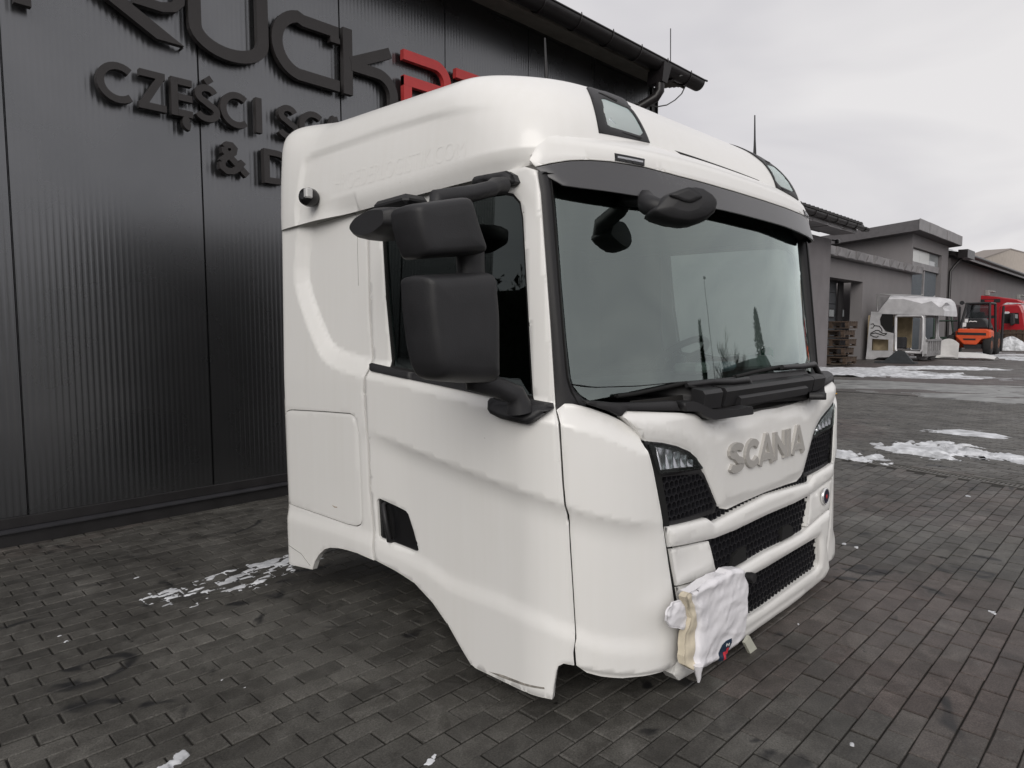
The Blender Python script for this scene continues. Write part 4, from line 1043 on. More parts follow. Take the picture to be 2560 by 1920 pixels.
wd = [.185, .185, .205, .185, .075, .205]; x = LX0; tot = sum(wd); sc2 = LWd / tot
for ch, w_ in zip('SCANIA', wd):
    w_ *= sc2; a, b = x, x + w_; cx = (a + b) / 2; m_ = lw / 2
    if ch == 'S':
        c1, c2 = LT - LH * .28, LB + LH * .28
        st = [arc((cx, c1), w_ * .36, LH * .28 - m_, 10, 255, 12) + arc((cx, c2), w_ * .36, LH * .28 - m_, 75, -170, 12)]
    elif ch == 'C': st = [arc((cx + .01, (LT + LB) / 2), w_ * .40, LH / 2 - m_, 35, 325, 20)]
    elif ch == 'A': st = [[(a + m_ * .6, LB), (cx, LT)], [(cx, LT), (b - m_ * .6, LB)], [(a + w_ * .25, LB + LH * .25), (b - w_ * .25, LB + LH * .25)]]
    elif ch == 'N': st = [[(a + m_, LB), (a + m_, LT)], [(a + m_, LT - m_), (b - m_, LB + m_)], [(b - m_, LB), (b - m_, LT)]]
    else: st = [[(cx, LB), (cx, LT)]]
    flet(st); x += w_

# black strip painting in the shade of the gap beside the corner panel
ge_ = side(*([(x + 5, y) for x, y in cpo[8:20]]))
for sx in (1, -1):
    P = resample(ge_, .04, False); a = body_map(P + [.03, 0], -.012); b = body_map(P - [.035, 0], -.012); mb = MB(); m = len(P)
    mb.add([(p[0] * sx, p[1], p[2]) for p in np.vstack([a, b])], [[i, i + 1, m + i + 1, m + i] for i in range(m - 1)]); mb.build('gap_shade', M_SEAL_GAP, cab)
# ================================================================== windscreen, pillars, visor, roof
def gmap(U, d0=0.0):
    x, z = U[:, 0], U[:, 1]; y = .055 + .165 * (np.abs(x) / 1.07) ** 2.6 + .10 * (z - 1.05)
    return np.column_stack([x * (1 - .03 * (z - 1.05)), y - d0, z])
def gsurf(d0=0.0): return lambda U, d: gmap(U, d0 + d)
gt = make_table(gmap, (-1.2, 1.1), (.9, 1.9), 160, 80)
ge = solve(gmap, Z('N', (75, 90), (100, 400), (130, 800), (165, 1200), (195, 1470), (215, 1530), (262, 1590), (330, 1635)), gt)
gl_half = np.vstack([[[0, 1.86]], [[ge[0, 0] - .0, 1.86]], ge, [[-.75, 1.035]], [[0, 1.03]]])
glass_o = sym(gl_half)
ws = patch('windscreen', glass_o, gsurf(), M_GLASS, grid=.07, rnd=0, thick=.006)
fo = offset_in(glass_o, .016)
patch('frit_band', glass_o, gsurf(-.009), M_SEAL_GAP, ws, holes=[fo], grid=.05, rnd=0, thick=.002)
# black A pillars: ruled strip from the door edge to the glass edge
de = side(*[(x + 3, y) for x, y in (Z('F', (212, 300), (200, 150), (190, 0)) + Z('I', (1255, 1000), (1225, 600), (1195, 200), (1172, 70)) + Z('S', (1338, 414)))])
D3 = body_map(de, -.004); zs = np.linspace(D3[0, 2] - .02, 1.785, 24)
De = np.column_stack([np.interp(zs, D3[:, 2], D3[:, k]) for k in range(3)]); De[:, 2] = zs
ge2 = np.vstack([[[ge[0, 0], 1.86]], ge]); G3 = gmap(ge2); o_ = np.argsort(G3[:, 2]); G3 = G3[o_]
Ge = np.column_stack([np.interp(zs, G3[:, 2], G3[:, k]) for k in range(3)]); Ge[:, 2] = zs
for sx in (1, -1):
    mb = MB()
    def pil(u, v):
        i = v * 23; a = np.array([np.interp(i, range(24), De[:, k]) for k in range(3)]); b = np.array([np.interp(i, range(24), Ge[:, k]) for k in range(3)])
        p = a + (b - a) * u + np.array([-.012, -.022, 0]) * math.sin(math.pi * min(1, u * 1.02)) + np.array([.0, .02, 0]) * (u > .995)
        return (p[0] * sx, p[1], p[2])
    mb.grid(pil, 9, 24); ap = mb.build('windscreen_pillar', M_BLK, cab)
    # joint line in the trim
    mb = MB(); mb.tube([tuple(np.array(pil(.62, v)) + [-.001 * sx, -.002, 0]) for v in np.linspace(.02, .98, 16)], .003, 6); mb.build('trim_joint', M_SEAL_GAP, ap)

# sun visor: white band above, smoked band below
VIS = Contour([(-1.21 * t, .075 + .35 * (1 - math.sqrt(max(0, 1 - t ** 2.5)))) for t in np.sin(np.linspace(0, math.pi / 2, 90))])
def vmap(U, d0=0.0):
    u, z = U[:, 0], U[:, 1]; x, y, nx, ny = VIS.at(u); k = smooth(1.25, .9, np.abs(u))
    rec = np.clip(z - 1.80, -.3, 1) * .28 + np.clip(z - 1.905, 0, 1) * 1.1 * k
    return np.column_stack([x + nx * d0 - nx * 0 , y + ny * d0 + rec, z])
def vsurf(d0=0.0): return lambda U, d: vmap(U, d0 + d)
vt = make_table(vmap, (-1.25, 1.42), (1.6, 2.05), 240, 60, seen=(.6, 1.8))
def vis(pts): return solve(vmap, pts, vt)
vj = vis(Z('M', (1400, 882), (1100, 800), (860, 737), (640, 700), (480, 688), (350, 691), (220, 710), (108, 735)))       # joint white/smoked
vtop = vis(Z('M', (66, 690), (90, 640), (125, 585), (200, 527), (300, 508), (400, 501), (550, 507), (760, 548), (905, 585), (1100, 650), (1400, 745)))
vbot = vis(Z('M', (112, 748), (200, 810), (300, 866), (420, 882), (600, 905), (850, 945), (1100, 985), (1400, 1035)))
def close(a): a = a.copy(); return a
zc_j, zc_t, zc_b = np.interp(0, vj[::-1, 0][::-1][np.argsort(vj[:, 0])] if False else np.sort(vj[:, 0]), vj[np.argsort(vj[:, 0]), 1]), vtop[np.argmin(np.abs(vtop[:, 0])), 1], vbot[np.argmin(np.abs(vbot[:, 0])), 1]
def half(a): a = a[a[:, 0] > .04]; return a
ht, hj, hb = half(vtop), half(vj), half(vbot)
white = sym(np.vstack([[[0, zc_t]], ht[np.argsort(ht[:, 0])], hj[np.argsort(-hj[:, 0])], [[0, zc_j]]]))
smoke = sym(np.vstack([[[0, zc_j - .004]], hj[np.argsort(hj[:, 0])] - [0, .004], hb[np.argsort(-hb[:, 0])], [[0, zc_b]]]))
vw = patch('visor_band', white, vsurf(.004), M_WHITE, grid=.03, rnd=.006, thick=.05)
def visor_mat():
    m = bpy.data.materials.new('smoked_visor'); m.use_nodes = True; n = m.node_tree.nodes; l = m.node_tree.links; b = n['Principled BSDF']
    t = n.new('ShaderNodeTexCoord'); mp = n.new('ShaderNodeMapping'); mp.inputs['Scale'].default_value = (1, .2, .55); l.new(t.outputs['Object'], mp.inputs[0])
    x = n.new('ShaderNodeTexNoise'); x.inputs['Scale'].default_value = 30; x.inputs['Detail'].default_value = 3; x.inputs['Distortion'].default_value = 2.5; l.new(mp.outputs[0], x.inputs['Vector'])
    r = n.new('ShaderNodeValToRGB'); e = r.color_ramp.elements; e[0].position = .498; e[0].color = (0, 0, 0, 1); e[1].position = .5; e[1].color = (1, 1, 1, 1)
    e3 = r.color_ramp.elements.new(.508); e3.color = (0, 0, 0, 1); l.new(x.outputs['Fac'], r.inputs[0])
    y = n.new('ShaderNodeTexNoise'); y.inputs['Scale'].default_value = 3.5; y.inputs['Detail'].default_value = 2; l.new(t.outputs['Object'], y.inputs['Vector'])
    yr = n.new('ShaderNodeValToRGB'); yr.color_ramp.elements[0].position = .52; yr.color_ramp.elements[1].position = .62; l.new(y.outputs['Fac'], yr.inputs[0])
    mu = n.new('ShaderNodeMixRGB'); mu.blend_type = 'MULTIPLY'; mu.inputs[0].default_value = 1; l.new(r.outputs[0], mu.inputs[1]); l.new(yr.outputs[0], mu.inputs[2])
    mi = n.new('ShaderNodeMixRGB'); mi.inputs[1].default_value = (.075, .075, .080, 1); mi.inputs[2].default_value = (.26, .265, .28, 1); l.new(mu.outputs[0], mi.inputs[0]); l.new(mi.outputs[0], b.inputs['Base Color'])
    b.inputs['Roughness'].default_value = .33; return m
vs_ = patch('sun_visor', smoke, vsurf(), visor_mat(), grid=.03, rnd=.003, thick=.012)
mk = vis(Z('A', (1178, 1022), (1553, 1096), (1551, 1182), (1185, 1115)))
for mirr in (None, True):
    ml = patch('marker_light', mk, vsurf(.008), M_BLKG, grid=.03, rnd=.003, thick=.03, mirror=mirr)
    patch('marker_lens', offset_in(mk, .010), vsurf(.011), mat('marker_lens', (.42, .43, .46), .2), ml, grid=.03, rnd=.003, thick=.006, mirror=mirr)
# top shelf closing the visor against the roof
ub_ = np.linspace(-ht[:, 0].max() * .985, ht[:, 0].max() * .985, 60); zt__ = np.interp(np.abs(ub_), np.r_[0, np.sort(ht[:, 0])], np.r_[zc_t, ht[np.argsort(ht[:, 0]), 1]])
Pt = vmap(np.column_stack([ub_, zt__ - .004]), .002); Pb = Pt + np.column_stack([-Pt[:, 0] * .05, .12 + 0 * ub_, .004 + 0 * ub_]); mb = MB(); mb.add(np.vstack([Pt, Pb]), [[i, i + 1, 61 + i, 60 + i] for i in range(59)], True); mb.build('visor_shelf', M_WHITE, cab)
# header panel behind the visor, closes the gap to the roof
mb = MB()
mb.grid(lambda u, v: (-1.04 + 2.08 * u, .31 - .10 * (1 - abs(2 * u - 1) ** 2.6) - .015 + .02 * v, 1.70 + .28 * v), 25, 4)
mb.build('header_panel', M_DARK, cab)
mb = MB(); mb.grid(lambda u, v: (-1.14 + 2.28 * u, (.15 + .14 * abs(2 * u - 1) ** 2.6) + (.13 - .0) * v - .02, 1.745 - .02 * v + .035 * (1 - v)), 25, 3); mb.build('visor_underside', M_DARK, cab)

# roof: dome over a superellipse plan
RN = 7.0
def rp(t):
    c, s_ = math.cos(t), math.sin(t); q_ = RN if s_ < 0 else 26.0; return (1.212 * math.copysign(abs(c) ** (2 / q_), c), .93 * math.copysign(abs(s_) ** (2 / q_), s_))
RC = np.array([0, 1.13])
_tt = np.linspace(-math.pi / 2, math.pi / 2, 2400)          # front centre -> (near side) -> rear centre
_rp = np.array([(-rp(t)[0], rp(t)[1]) for t in _tt]); _rd = np.r_[0, np.cumsum(np.linalg.norm(np.diff(_rp, axis=0), axis=1))]
_un = np.linspace(0, _rd[-1], 700); _rp = np.column_stack([np.interp(_un, _rd, _rp[:, k]) for k in (0, 1)]); _rd = _un
RLEN = _rd[-1]
def spline(pts, n=240):
    """smooth curve through profile points, by chord length"""
    P = np.array(pts, float); t = np.r_[0, np.cumsum(np.linalg.norm(np.diff(P, axis=0), axis=1) ** .6)]; t /= t[-1]; m_ = np.gradient(P, t, axis=0)
    q = np.linspace(0, 1, n); i = np.clip(np.searchsorted(t, q) - 1, 0, len(t) - 2); h = (t[i + 1] - t[i]); s_ = (q - t[i]) / h
    H = lambda a, b, c, d: a[:, None]
    return (P[i] * (2 * s_ ** 3 - 3 * s_ ** 2 + 1)[:, None] + m_[i] * ((s_ ** 3 - 2 * s_ ** 2 + s_) * h)[:, None] + P[i + 1] * (-2 * s_ ** 3 + 3 * s_ ** 2)[:, None] + m_[i + 1] * ((s_ ** 3 - s_ ** 2) * h)[:, None])
PR_S = spline([(0, 1.872), (.008, 1.95), (.018, 2.03), (.032, 2.10), (.055, 2.16), (.09, 2.205), (.14, 2.236), (.22, 2.256), (.4, 2.272), (.8, 2.280), (1.2, 2.282)])
PR_F = spline([(0, 1.872), (.012, 1.95), (.034, 2.03), (.066, 2.10), (.105, 2.157), (.15, 2.200), (.20, 2.230), (.28, 2.255), (.45, 2.272), (.7, 2.280), (.93, 2.282)])
PR_R = spline([(0, 1.872), (.004, 2.0), (.008, 2.08), (.015, 2.16), (.03, 2.21), (.06, 2.246), (.11, 2.265), (.2, 2.275), (.4, 2.280), (.7, 2.282), (.93, 2.282)])
_pv = np.linspace(0, 1, 240)
panel_uv = None
def rmap(U, d0=0.0, feat=True):
    u, v = U[:, 0], U[:, 1]; a = np.abs(u); sg = np.where(u < 0, -1.0, 1.0)
    bx = np.interp(a, _rd, _rp[:, 0]); by = np.interp(a, _rd, _rp[:, 1])
    # v: 0..0.1 turned-in skirt, 0.1..1 dome profile; separate profiles for side, front and rear
    t = np.clip((v - .1) / .9, 0, 1)
    ff = smooth(-.45, -.93, by); rr_ = smooth(.55, .92, by); ss = (1 - ff) * (1 - rr_)
    D = lambda k: ss * np.interp(t, _pv, PR_S[:, k]) / (1.212 if k == 0 else 1) + ff * np.interp(t, _pv, PR_F[:, k]) / (.93 if k == 0 else 1) + rr_ * np.interp(t, _pv, PR_R[:, k]) / (.93 if k == 0 else 1)
    ins, zz = D(0), D(1)
    if feat and panel_uv is not None:
        Q = np.column_stack([a, v]); dd = poly_dist(Q, panel_uv); ins = ins + .010 * np.where(inside(Q, panel_poly), smooth(0, .022, dd), 0) * smooth(panel_uv[-1, 0], panel_uv[-1, 0] + .5, a)
    sk = np.clip((.1 - v) / .1, 0, 1)
    k = (1 - np.clip(ins, 0, 1)) * (1 - .024 * sk * (1 - smooth(.25, .55, by)))
    x = sg * bx * k; y = RC[1] + by * k
    z = zz + .06 * (y - .87) * np.clip((zz - 1.872) / .3, 0, 1) - .07 * sk
    P = np.column_stack([x, y, z])
    if np.ndim(d0) or d0 != 0:
        g = np.clip((zz - 1.872) / .40, 0, 1) ** 3
        n = np.column_stack([sg * bx * (ss + .35 * ff), by * (ff * 1.2 + rr_), .05 + 2.2 * g]); n /= np.linalg.norm(n, axis=1)[:, None]
        P = P + n * (np.zeros(len(u)) + d0)[:, None]
    return P
rt = make_table(lambda U: rmap(U, 0, False), (-1.2, 3.4), (.0, .75), 400, 130, seen=(1.9, .2))
def roofuv(pts): return solve(lambda U: rmap(U, 0, False), pts, rt)
pu = roofuv(Z('B', (150, 1000), (195, 720), (215, 670), (260, 628), (400, 575), (800, 432), (1200, 315), (1500, 265), (1750, 248), (1870, 252)))
panel_uv = pu
panel_poly = np.vstack([pu, [[pu[-1, 0] - .25, .12]], [[pu[0, 0], .02]]])
mb = MB(); nu_, nv_ = 330, 74
vv = np.r_[0, .05, .1, np.linspace(.1, 1, nv_ - 2)[1:]]
uu = np.linspace(-RLEN, RLEN, 2 * nu_)
A_, B_ = np.meshgrid(uu, vv); Pm = rmap(np.column_stack([A_.ravel(), B_.ravel()]))
n_ = len(uu); mb.add(Pm, [[j * n_ + i, j * n_ + i + 1, (j + 1) * n_ + i + 1, (j + 1) * n_ + i] for j in range(len(vv) - 1) for i in range(n_ - 1)], True)
roof = mb.build('roof', M_WHITE, cab)
bm = bmesh.new(); bm.from_mesh(roof.data); bmesh.ops.remove_doubles(bm, verts=bm.verts, dist=1e-4)
bm.to_mesh(roof.data); bm.free()
def rsurf(d0=0.0): return lambda U, d: rmap(U, d0 + d, False)
# roof lamps
rl = roofuv(Z('A', (832, 203), (860, 200), (1000, 245), (1200, 305), (1290, 345), (1350, 400), (1430, 510), (1540, 690), (1630, 895), (1300, 825), (990, 768), (960, 600), (910, 400), (870, 280)))
rlens = roofuv(Z('A', (1022, 345), (1060, 350), (1350, 470), (1400, 520), (1540, 770), (1510, 800), (1480, 795), (1130, 690), (1095, 665), (1060, 530)))
for mirr in (None, True):
    lh = patch('roof_lamp', rl, rsurf(.006), M_BLK, holes=[rlens], grid=.03, rnd=.006, thick=.03, mirror=mirr)
    patch('lamp_bowl', offset_in(rlens, -.004), rsurf(-.02), mat('roof_lamp_bowl', (.30, .305, .32), .3, metal=.5, noise=.5, nscale=22), lh, grid=.03, rnd=0, thick=.002, mirror=mirr)
    sg = -1 if mirr else 1; fin = roofuv(Z('A', (1120, 510), (1150, 560), (1130, 600), (1190, 640), (1245, 700))); rb = MB(); fp = rmap(fin, -.008, False); fp[:, 0] *= sg
    rb.tube([tuple(p) for p in fp], [.004, .007, .010, .009, .004], 8); rb.build('reflector', M_CHROME, lh)
    patch('lens', offset_in(rlens, .001), rsurf(.004), M_LENS, lh, grid=.04, rnd=.003, thick=.006, mirror=mirr)
    for pz in (((975, 280), (1010, 285), (1215, 375), (1205, 392)), ((1275, 765), (1320, 785), (1525, 835), (1500, 855))):
        patch('lamp_slot', roofuv(Z('A', *pz)), rsurf(.0085), M_SEAL_GAP, lh, grid=.03, rnd=.001, thick=.004, mirror=mirr)
# side camera-like marker on the roof edge
sl = MB(); c = lx(*Z('B', (265, 965))[0], -1.23)
sl.lathe([(.03, -.03), (.042, -.01), (.044, .015), (.036, .04), (.015, .05)], c, (-1, -.25, 0), 18); slo = sl.build('side_marker', M_BLKG, cab)
sl = MB(); sl.box((c[0] - .03, c[1] - .035, c[2] + .01), (.035, .03, .045), bev=.006); sl.build('marker_lens', mat('clear_lens', (.5, .5, .5), .15), slo)
# aerials
for (u0, v0, u1, v1, y_) in ((1366, 195, 1362, 95, .75), (1887, 372, 1887, 288, .7)):
    a = lyp(u0, v0, y_); b = lyp(u1, v1, y_); ab = MB(); ab.tube([a + [0, 0, -.06], a, a + (b - a) * .3, b], [.012, .009, .006, .004], 8); ab.build('aerial', M_BLK, cab)
# ================================================================== mirrors, cowl, wipers, cabin inside
def pillow(mb, outline, org, ax, ay, az, depth, prof=((.94, 0), (1.0, .25), (1.0, .55), (.95, .85), (.82, 1.0)), n=44):
    """closed outline (2-D in metres on axes ax, ay) inflated along az"""
    P = resample(outline, .012); c = P.mean(0); rings = []
    for k, h in prof:
        rings.append([np.array(org) + ax * (c[0] + (p[0] - c[0]) * k) + ay * (c[1] + (p[1] - c[1]) * k) + az * (h * depth) for p in P])
    m = len(P); vs = [v for r_ in rings for v in r_]
    mb.add(vs, [[j * m + i, j * m + (i + 1) % m, (j + 1) * m + (i + 1) % m, (j + 1) * m + i] for j in range(len(prof) - 1) for i in range(m)], True)
    mb.add(rings[0], [list(range(m))[::-1]]); mb.add(rings[-1], [list(range(m))], True)
AX, AY, AZ = np.array([1., 0, 0]), np.array([0, 0, 1.]), np.array([0, -1., 0])
def on_slant(pts, p0, k):
    """photo pixels on the upright plane through p0 (x,y) whose y changes by k per metre of x; returns (x,y,z)"""
    r = []
    for u, v in pts:
        o, d = lray(u, v); t = (p0[1] + k * (o[0] - p0[0]) - o[1]) / (d[1] - k * d[0]); r.append(o + t * d)
    return np.array(r)
def on_plane(pts, y): return np.array([lyp(u, v, y)[[0, 2]] for u, v in pts])
M_MIR = mat('mirror_plastic', (0.020, 0.020, 0.022), 0.52, noise=.3, nscale=7, bump=.3, bscale=260)
M_MGL = mat('mirror_glass', (.8, .8, .8), .03, metal=1.0)
YM = .35
for sx in (1,):                          # the far mirror is missing on this cab
    mir = bpy.data.objects.new('side_mirror', None); COL.objects.link(mir); mir.parent = cab
    flip = lambda o: (mirror_obj(o, mir), bpy.data.objects.remove(o))[0] if sx < 0 else o
    up = on_plane(Z('I', (392, 300), (402, 275), (430, 262), (700, 226), (735, 226), (756, 250), (800, 400), (850, 545), (848, 570), (820, 574), (640, 585), (490, 598), (462, 580), (430, 500), (402, 390)), YM - .06)
    mb = MB(); pillow(mb, round_poly(up, .02, 3), (0, YM, 0), AX, AY, AZ, .10, ((.90, -.35), (.96, -.32), (.985, -.2), (1.0, .2), (.992, .45), (.972, .65), (.94, .80), (.89, .91), (.82, .97), (.7, 1.0), (.4, 1.01))); flip(mb.build('upper_housing', M_MIR, mir))
    lo_ = on_plane(Z('I', (456, 730), (460, 705), (480, 697), (850, 680), (880, 688), (892, 715), (912, 950), (915, 1345), (905, 1360), (760, 1362), (600, 1350), (555, 1332), (520, 1260), (490, 1120), (465, 900)), YM - .06)
    mb = MB(); pillow(mb, round_poly(lo_, .022, 3), (0, YM, 0), AX, AY, AZ, .11, ((.90, -.35), (.96, -.32), (.985, -.2), (1.0, .2), (.992, .45), (.972, .65), (.94, .80), (.89, .91), (.82, .97), (.7, 1.0), (.4, 1.01))); flip(mb.build('lower_housing', M_MIR, mir))
    for q, ol in (('upper_glass', up), ('lower_glass', lo_)):
        c = ol.mean(0); mb = MB(); g2 = c + (resample(ol, .02) - c) * .88; mb.prism([(p[0], YM + .032, p[1]) for p in g2], (0, .006, 0)); flip(mb.build(q, M_MGL, mir))
    cu_, cl_ = up.mean(0), lo_.mean(0)
    j0 = lyp(*Z('I', (770, 560))[0], YM); j1 = lyp(*Z('I', (775, 700))[0], YM)
    mb = MB(); mb.tube([j0 + [0, 0, .03], j0, (j0 + j1) / 2, j1, j1 + [0, 0, -.03]], .052, 14, flat=.7); flip(mb.build('mirror_joint', M_MIR, mir))
    # upper arm to the bracket above the window
    br = lx(*Z('I', (955, 130))[0], -HW - .02); a0 = lyp(*Z('I', (560, 235))[0], YM + .02); a1 = lyp(*Z('I', (780, 205))[0], YM + .02)
    am = lx(*Z('I', (900, 175))[0], -HW - .09)
    mb = MB(); mb.tube([a0 + [0, 0, -.03], a0, a1, am, br + [-.03, 0, -.02], br + [.02, 0, -.01]], [.024, .027, .027, .026, .028, .028], 12); flip(mb.build('upper_arm', M_MIR, mir))
    bo = side(*Z('I', (822, 130), (840, 105), (1020, 73), (1060, 95), (1077, 138), (1062, 155), (980, 168), (900, 150), (850, 170), (824, 165)))
    o = patch('upper_bracket', bo, bsurf(.045), M_MIR, mir, grid=.03, rnd=.02, thick=.06); flip(o)
    # lower arm and foot
    f0 = lyp(*Z('I', (790, 1370))[0], YM); f1 = lyp(*Z('I', (930, 1385))[0], YM - .02); f2 = lx(*Z('I', (1050, 1430))[0], -HW - .05)
    mb = MB(); mb.tube([f0 + [0, 0, .06], f0 + [.0, 0, .01], f1, f2, f2 + [.01, 0, -.03], f2 + [.015, 0, -.06]], [.03, .034, .036, .034, .04, .044], 14); flip(mb.build('lower_arm', M_MIR, mir))
    bo = side(*Z('I', (920, 1450), (1000, 1472), (1095, 1480), (1280, 1500), (1282, 1512), (1160, 1600), (1140, 1607), (1100, 1600), (985, 1572), (940, 1550), (920, 1520)))
    o = patch('lower_bracket', bo, bsurf(.05), M_MIR, mir, grid=.03, rnd=.025, thick=.07); flip(o)
    # kerb mirror above the window
    kc = lx(*Z('I', (250, 390))[0], -HW - .11)
    ko = np.array([[ (a - 300) * .0, 0] for a in (0,)])
    kp = [lx(u, v, -HW - .16)[[1, 2]] for u, v in Z('I', (112, 440), (118, 410), (150, 365), (205, 330), (260, 300), (330, 292), (392, 292), (392, 400), (300, 470), (215, 495), (165, 490), (128, 465))]
    mb = MB(); pillow(mb, round_poly(kp, .02, 3), (-HW - .10, 0, 0), np.array([0, 1., 0]), np.array([0, 0, 1.]), np.array([-1., 0, 0]), .14, ((.75, -.25), (.92, 0), (1.0, .3), (1.0, .55), (.93, .85), (.75, 1.0))); flip(mb.build('kerb_mirror', M_MIR, mir))
    ka = lx(*Z('I', (300, 300))[0], -HW - .08); kb = lx(*Z('I', (440, 240))[0], -HW - .0)
    mb = MB(); mb.box((-HW - .045, (ka[1] + kb[1]) / 2 + .02, (ka[2] + kb[2]) / 2 + .0), (.12, .22, .045), bev=.018); flip(mb.build('kerb_mirror_arm', M_MIR, mir))
# front mirror over the windscreen
fm = bpy.data.objects.new('front_mirror', None); COL.objects.link(fm); fm.parent = cab
FY = -.04
FK = -.75; FP = (-.72, -.06)
AXF = np.array([1, FK, 0]) / math.hypot(1, FK); AZF = np.array([FK, -1, .12]); AZF /= np.linalg.norm(AZF)
def fm_pts(*p, off=0.0):
    P = on_slant(Z('M', *p), FP, FK); return np.column_stack([(P - [FP[0], FP[1], 0]) @ AXF, P[:, 2]])
fo_ = fm_pts((878, 1070), (885, 1050), (960, 965), (1000, 935), (1090, 900), (1190, 888), (1250, 900), (1320, 945), (1350, 985), (1352, 1010), (1338, 1060), (1280, 1110), (1200, 1138), (1130, 1145), (1020, 1130), (920, 1098))
mb = MB(); pillow(mb, fo_, (FP[0], FP[1], 0), AXF, AY, AZF, .05, ((.82, -1.4), (.95, -1.0), (1.0, -.2), (.985, .2), (.93, .6), (.88, .78), (.82, .86), (.4, .95))); mb.build('mirror_housing', M_MIR, fm)
fi = fm_pts((985, 965), (1130, 905), (1232, 975), (1150, 1018), (1100, 1012))
mb = MB(); pillow(mb, round_poly(fi, .015, 3), np.array([FP[0], FP[1], 0]) + AZF * .04, AXF, AY, AZF, .014, ((1.02, 0), (1.0, .6), (.95, 1.0), (.5, 1.05))); mb.build('housing_cap', M_MIR, fm)
a = on_slant(Z('M', (940, 1020)), FP, FK)[0]; b = lyp(*Z('M', (885, 1000))[0], .06); c = lyp(*Z('M', (865, 960))[0], .12)
mb = MB(); mb.tube([a + [.05, -.03, -.01], a, b, c, c + [0, .1, .02]], [.025, .034, .036, .032, .03], 12); mb.build('mirror_arm', M_MIR, fm)
# rain sensor cover behind the glass
sh2 = solve(gmap, Z('N', (1720, 440), (1745, 465), (1800, 470), (1850, 440), (1850, 380), (1700, 380)), gt)
patch('sensor_cover', sh2, gsurf(-.02), M_SEAL_GAP, cab, grid=.05, rnd=.004, thick=.03)

# ---- cowl: black scuttle between glass and bonnet
def gy_(x, z): return float(gmap(np.array([[x, z]]))[0, 1])
mb = MB()
def cowl(u, v):
    x = -1.09 + 2.18 * u; ax = abs(x); zb0 = np.interp(ax, [0, .5, .8, 1.0, 1.11], [1.05, 1.05, 1.045, 1.05, 1.07]); zf = np.interp(ax, [0, .3, .45, .52, .62, 1.05, 1.11], [.99, .975, .965, .985, 1.0, 1.0, 1.0])
    yb = gy_(x, zb0) + .0; yf = float(np.interp(ax, -BODY.p[:150, 0], BODY.p[:150, 1])) + .035 * (ax > .5) * min(1, (ax - .5) / .2)
    pts = [(yb, zb0), (yb - .02, zb0 + .004), (yb * .5 + yf * .5, zb0 * .45 + zf * .55 + .012), (yf + .02, zf + .006), (yf + .002, zf - .012), (max(yf, .0) + .012, zf - .06)]
    i = v * 5; return (x, float(np.interp(i, range(6), [p[0] for p in pts])), float(np.interp(i, range(6), [p[1] for p in pts])))
mb.grid(cowl, 60, 21); mb.build('cowl', M_BLK, cab)
# vertical face of the cowl, in three mouldings
for (xa, xb, hgt, pr_) in ((-.44, .44, .075, .03), (-.60, -.46, .07, .012), (.46, .60, .07, .012)):
    mb = MB(); x0, x1 = xa, xb
    mb.prism([(x0, .03, 1.03), (x0, -.012 - pr_ * .3, 1.022), (x0, -.022 - pr_ * .3, 1.008), (x0, -.015, .95), (x0, .03, .95)], (x1 - x0, 0, 0)); mb.build('cowl_moulding', M_BLK, cab)
for sx in (1, -1):
    wg = front(Z('F', (500, 222), (900, 255), (1000, 255), (1530, 228), (1575, 335), (1000, 330), (930, 400), (820, 345), (560, 268)), -.01)
    patch('cowl_wing', wg, fs(-.006), M_BLK, cab, grid=.03, rnd=.008, thick=.05, mirror=(True if sx < 0 else None))
    HK = -.40; HP = (-.45, -.05); AXH = np.array([1, HK, 0]) / math.hypot(1, HK); AZH = np.array([HK, -1, 0]) / math.hypot(1, HK)
    hp = on_slant(Z('J', (300, 600), (430, 584), (470, 596), (660, 685), (720, 690), (960, 680), (1125, 646), (1148, 655), (1157, 735), (1140, 745), (1000, 765), (705, 808), (660, 806), (560, 762), (500, 705), (325, 705)), HP, HK)
    hp = np.column_stack([(hp - [HP[0], HP[1], 0]) @ AXH, hp[:, 2]])
    mb = MB(); pillow(mb, hp, (HP[0], HP[1] + .03, 0), AXH, AY, AZH, .055, ((1.0, -.3), (1.0, .6), (.985, .9), (.95, 1.0)))
    o = mb.build('step_handle', M_BLK, cab)
    if sx < 0: mirror_obj(o); bpy.data.objects.remove(o)
mb = MB(); mb.prism([(-.34, -.028, .985), (-.34, -.04, .975), (-.34, -.036, .945), (-.34, .0, .945), (-.34, .0, .985)], (.68, 0, 0)); mb.build('cowl_lip', M_BLK, cab)
# wipers
def gp(u, v, off): 
    q = solve(gmap, [(u, v)], gt)[0]; p = gmap(np.array([q]))[0]; return p + np.array([0, -off, 0])
for arm, blade in ((Z('N', (1440, 1545), (1400, 1480), (1290, 1495), (1150, 1495), (960, 1520)), Z('N', (500, 1600), (620, 1585), (760, 1555), (900, 1525), (1000, 1505))),
                   (Z('N', (1940, 1440), (1900, 1370), (1800, 1385), (1660, 1390)), Z('N', (1360, 1460), (1500, 1425), (1650, 1395), (1760, 1380)))):
    w = bpy.data.objects.new('wiper', None); COL.objects.link(w); w.parent = cab
    pts = [gp(u, v, .045) for u, v in arm]; pts[0] = pts[0] + np.array([0, -.01, -.02])
    mb = MB(); mb.tube(pts, [.016, .015, .013, .011, .009][:len(pts)], 8); mb.build('wiper_arm', M_BLK, w)
    mb = MB(); mb.tube([gp(u, v, .02) for u, v in blade], .008, 8); mb.tube([gp(u, v, .008) for u, v in blade], .005, 6); mb.build('wiper_blade', M_SEAL_GAP, w)
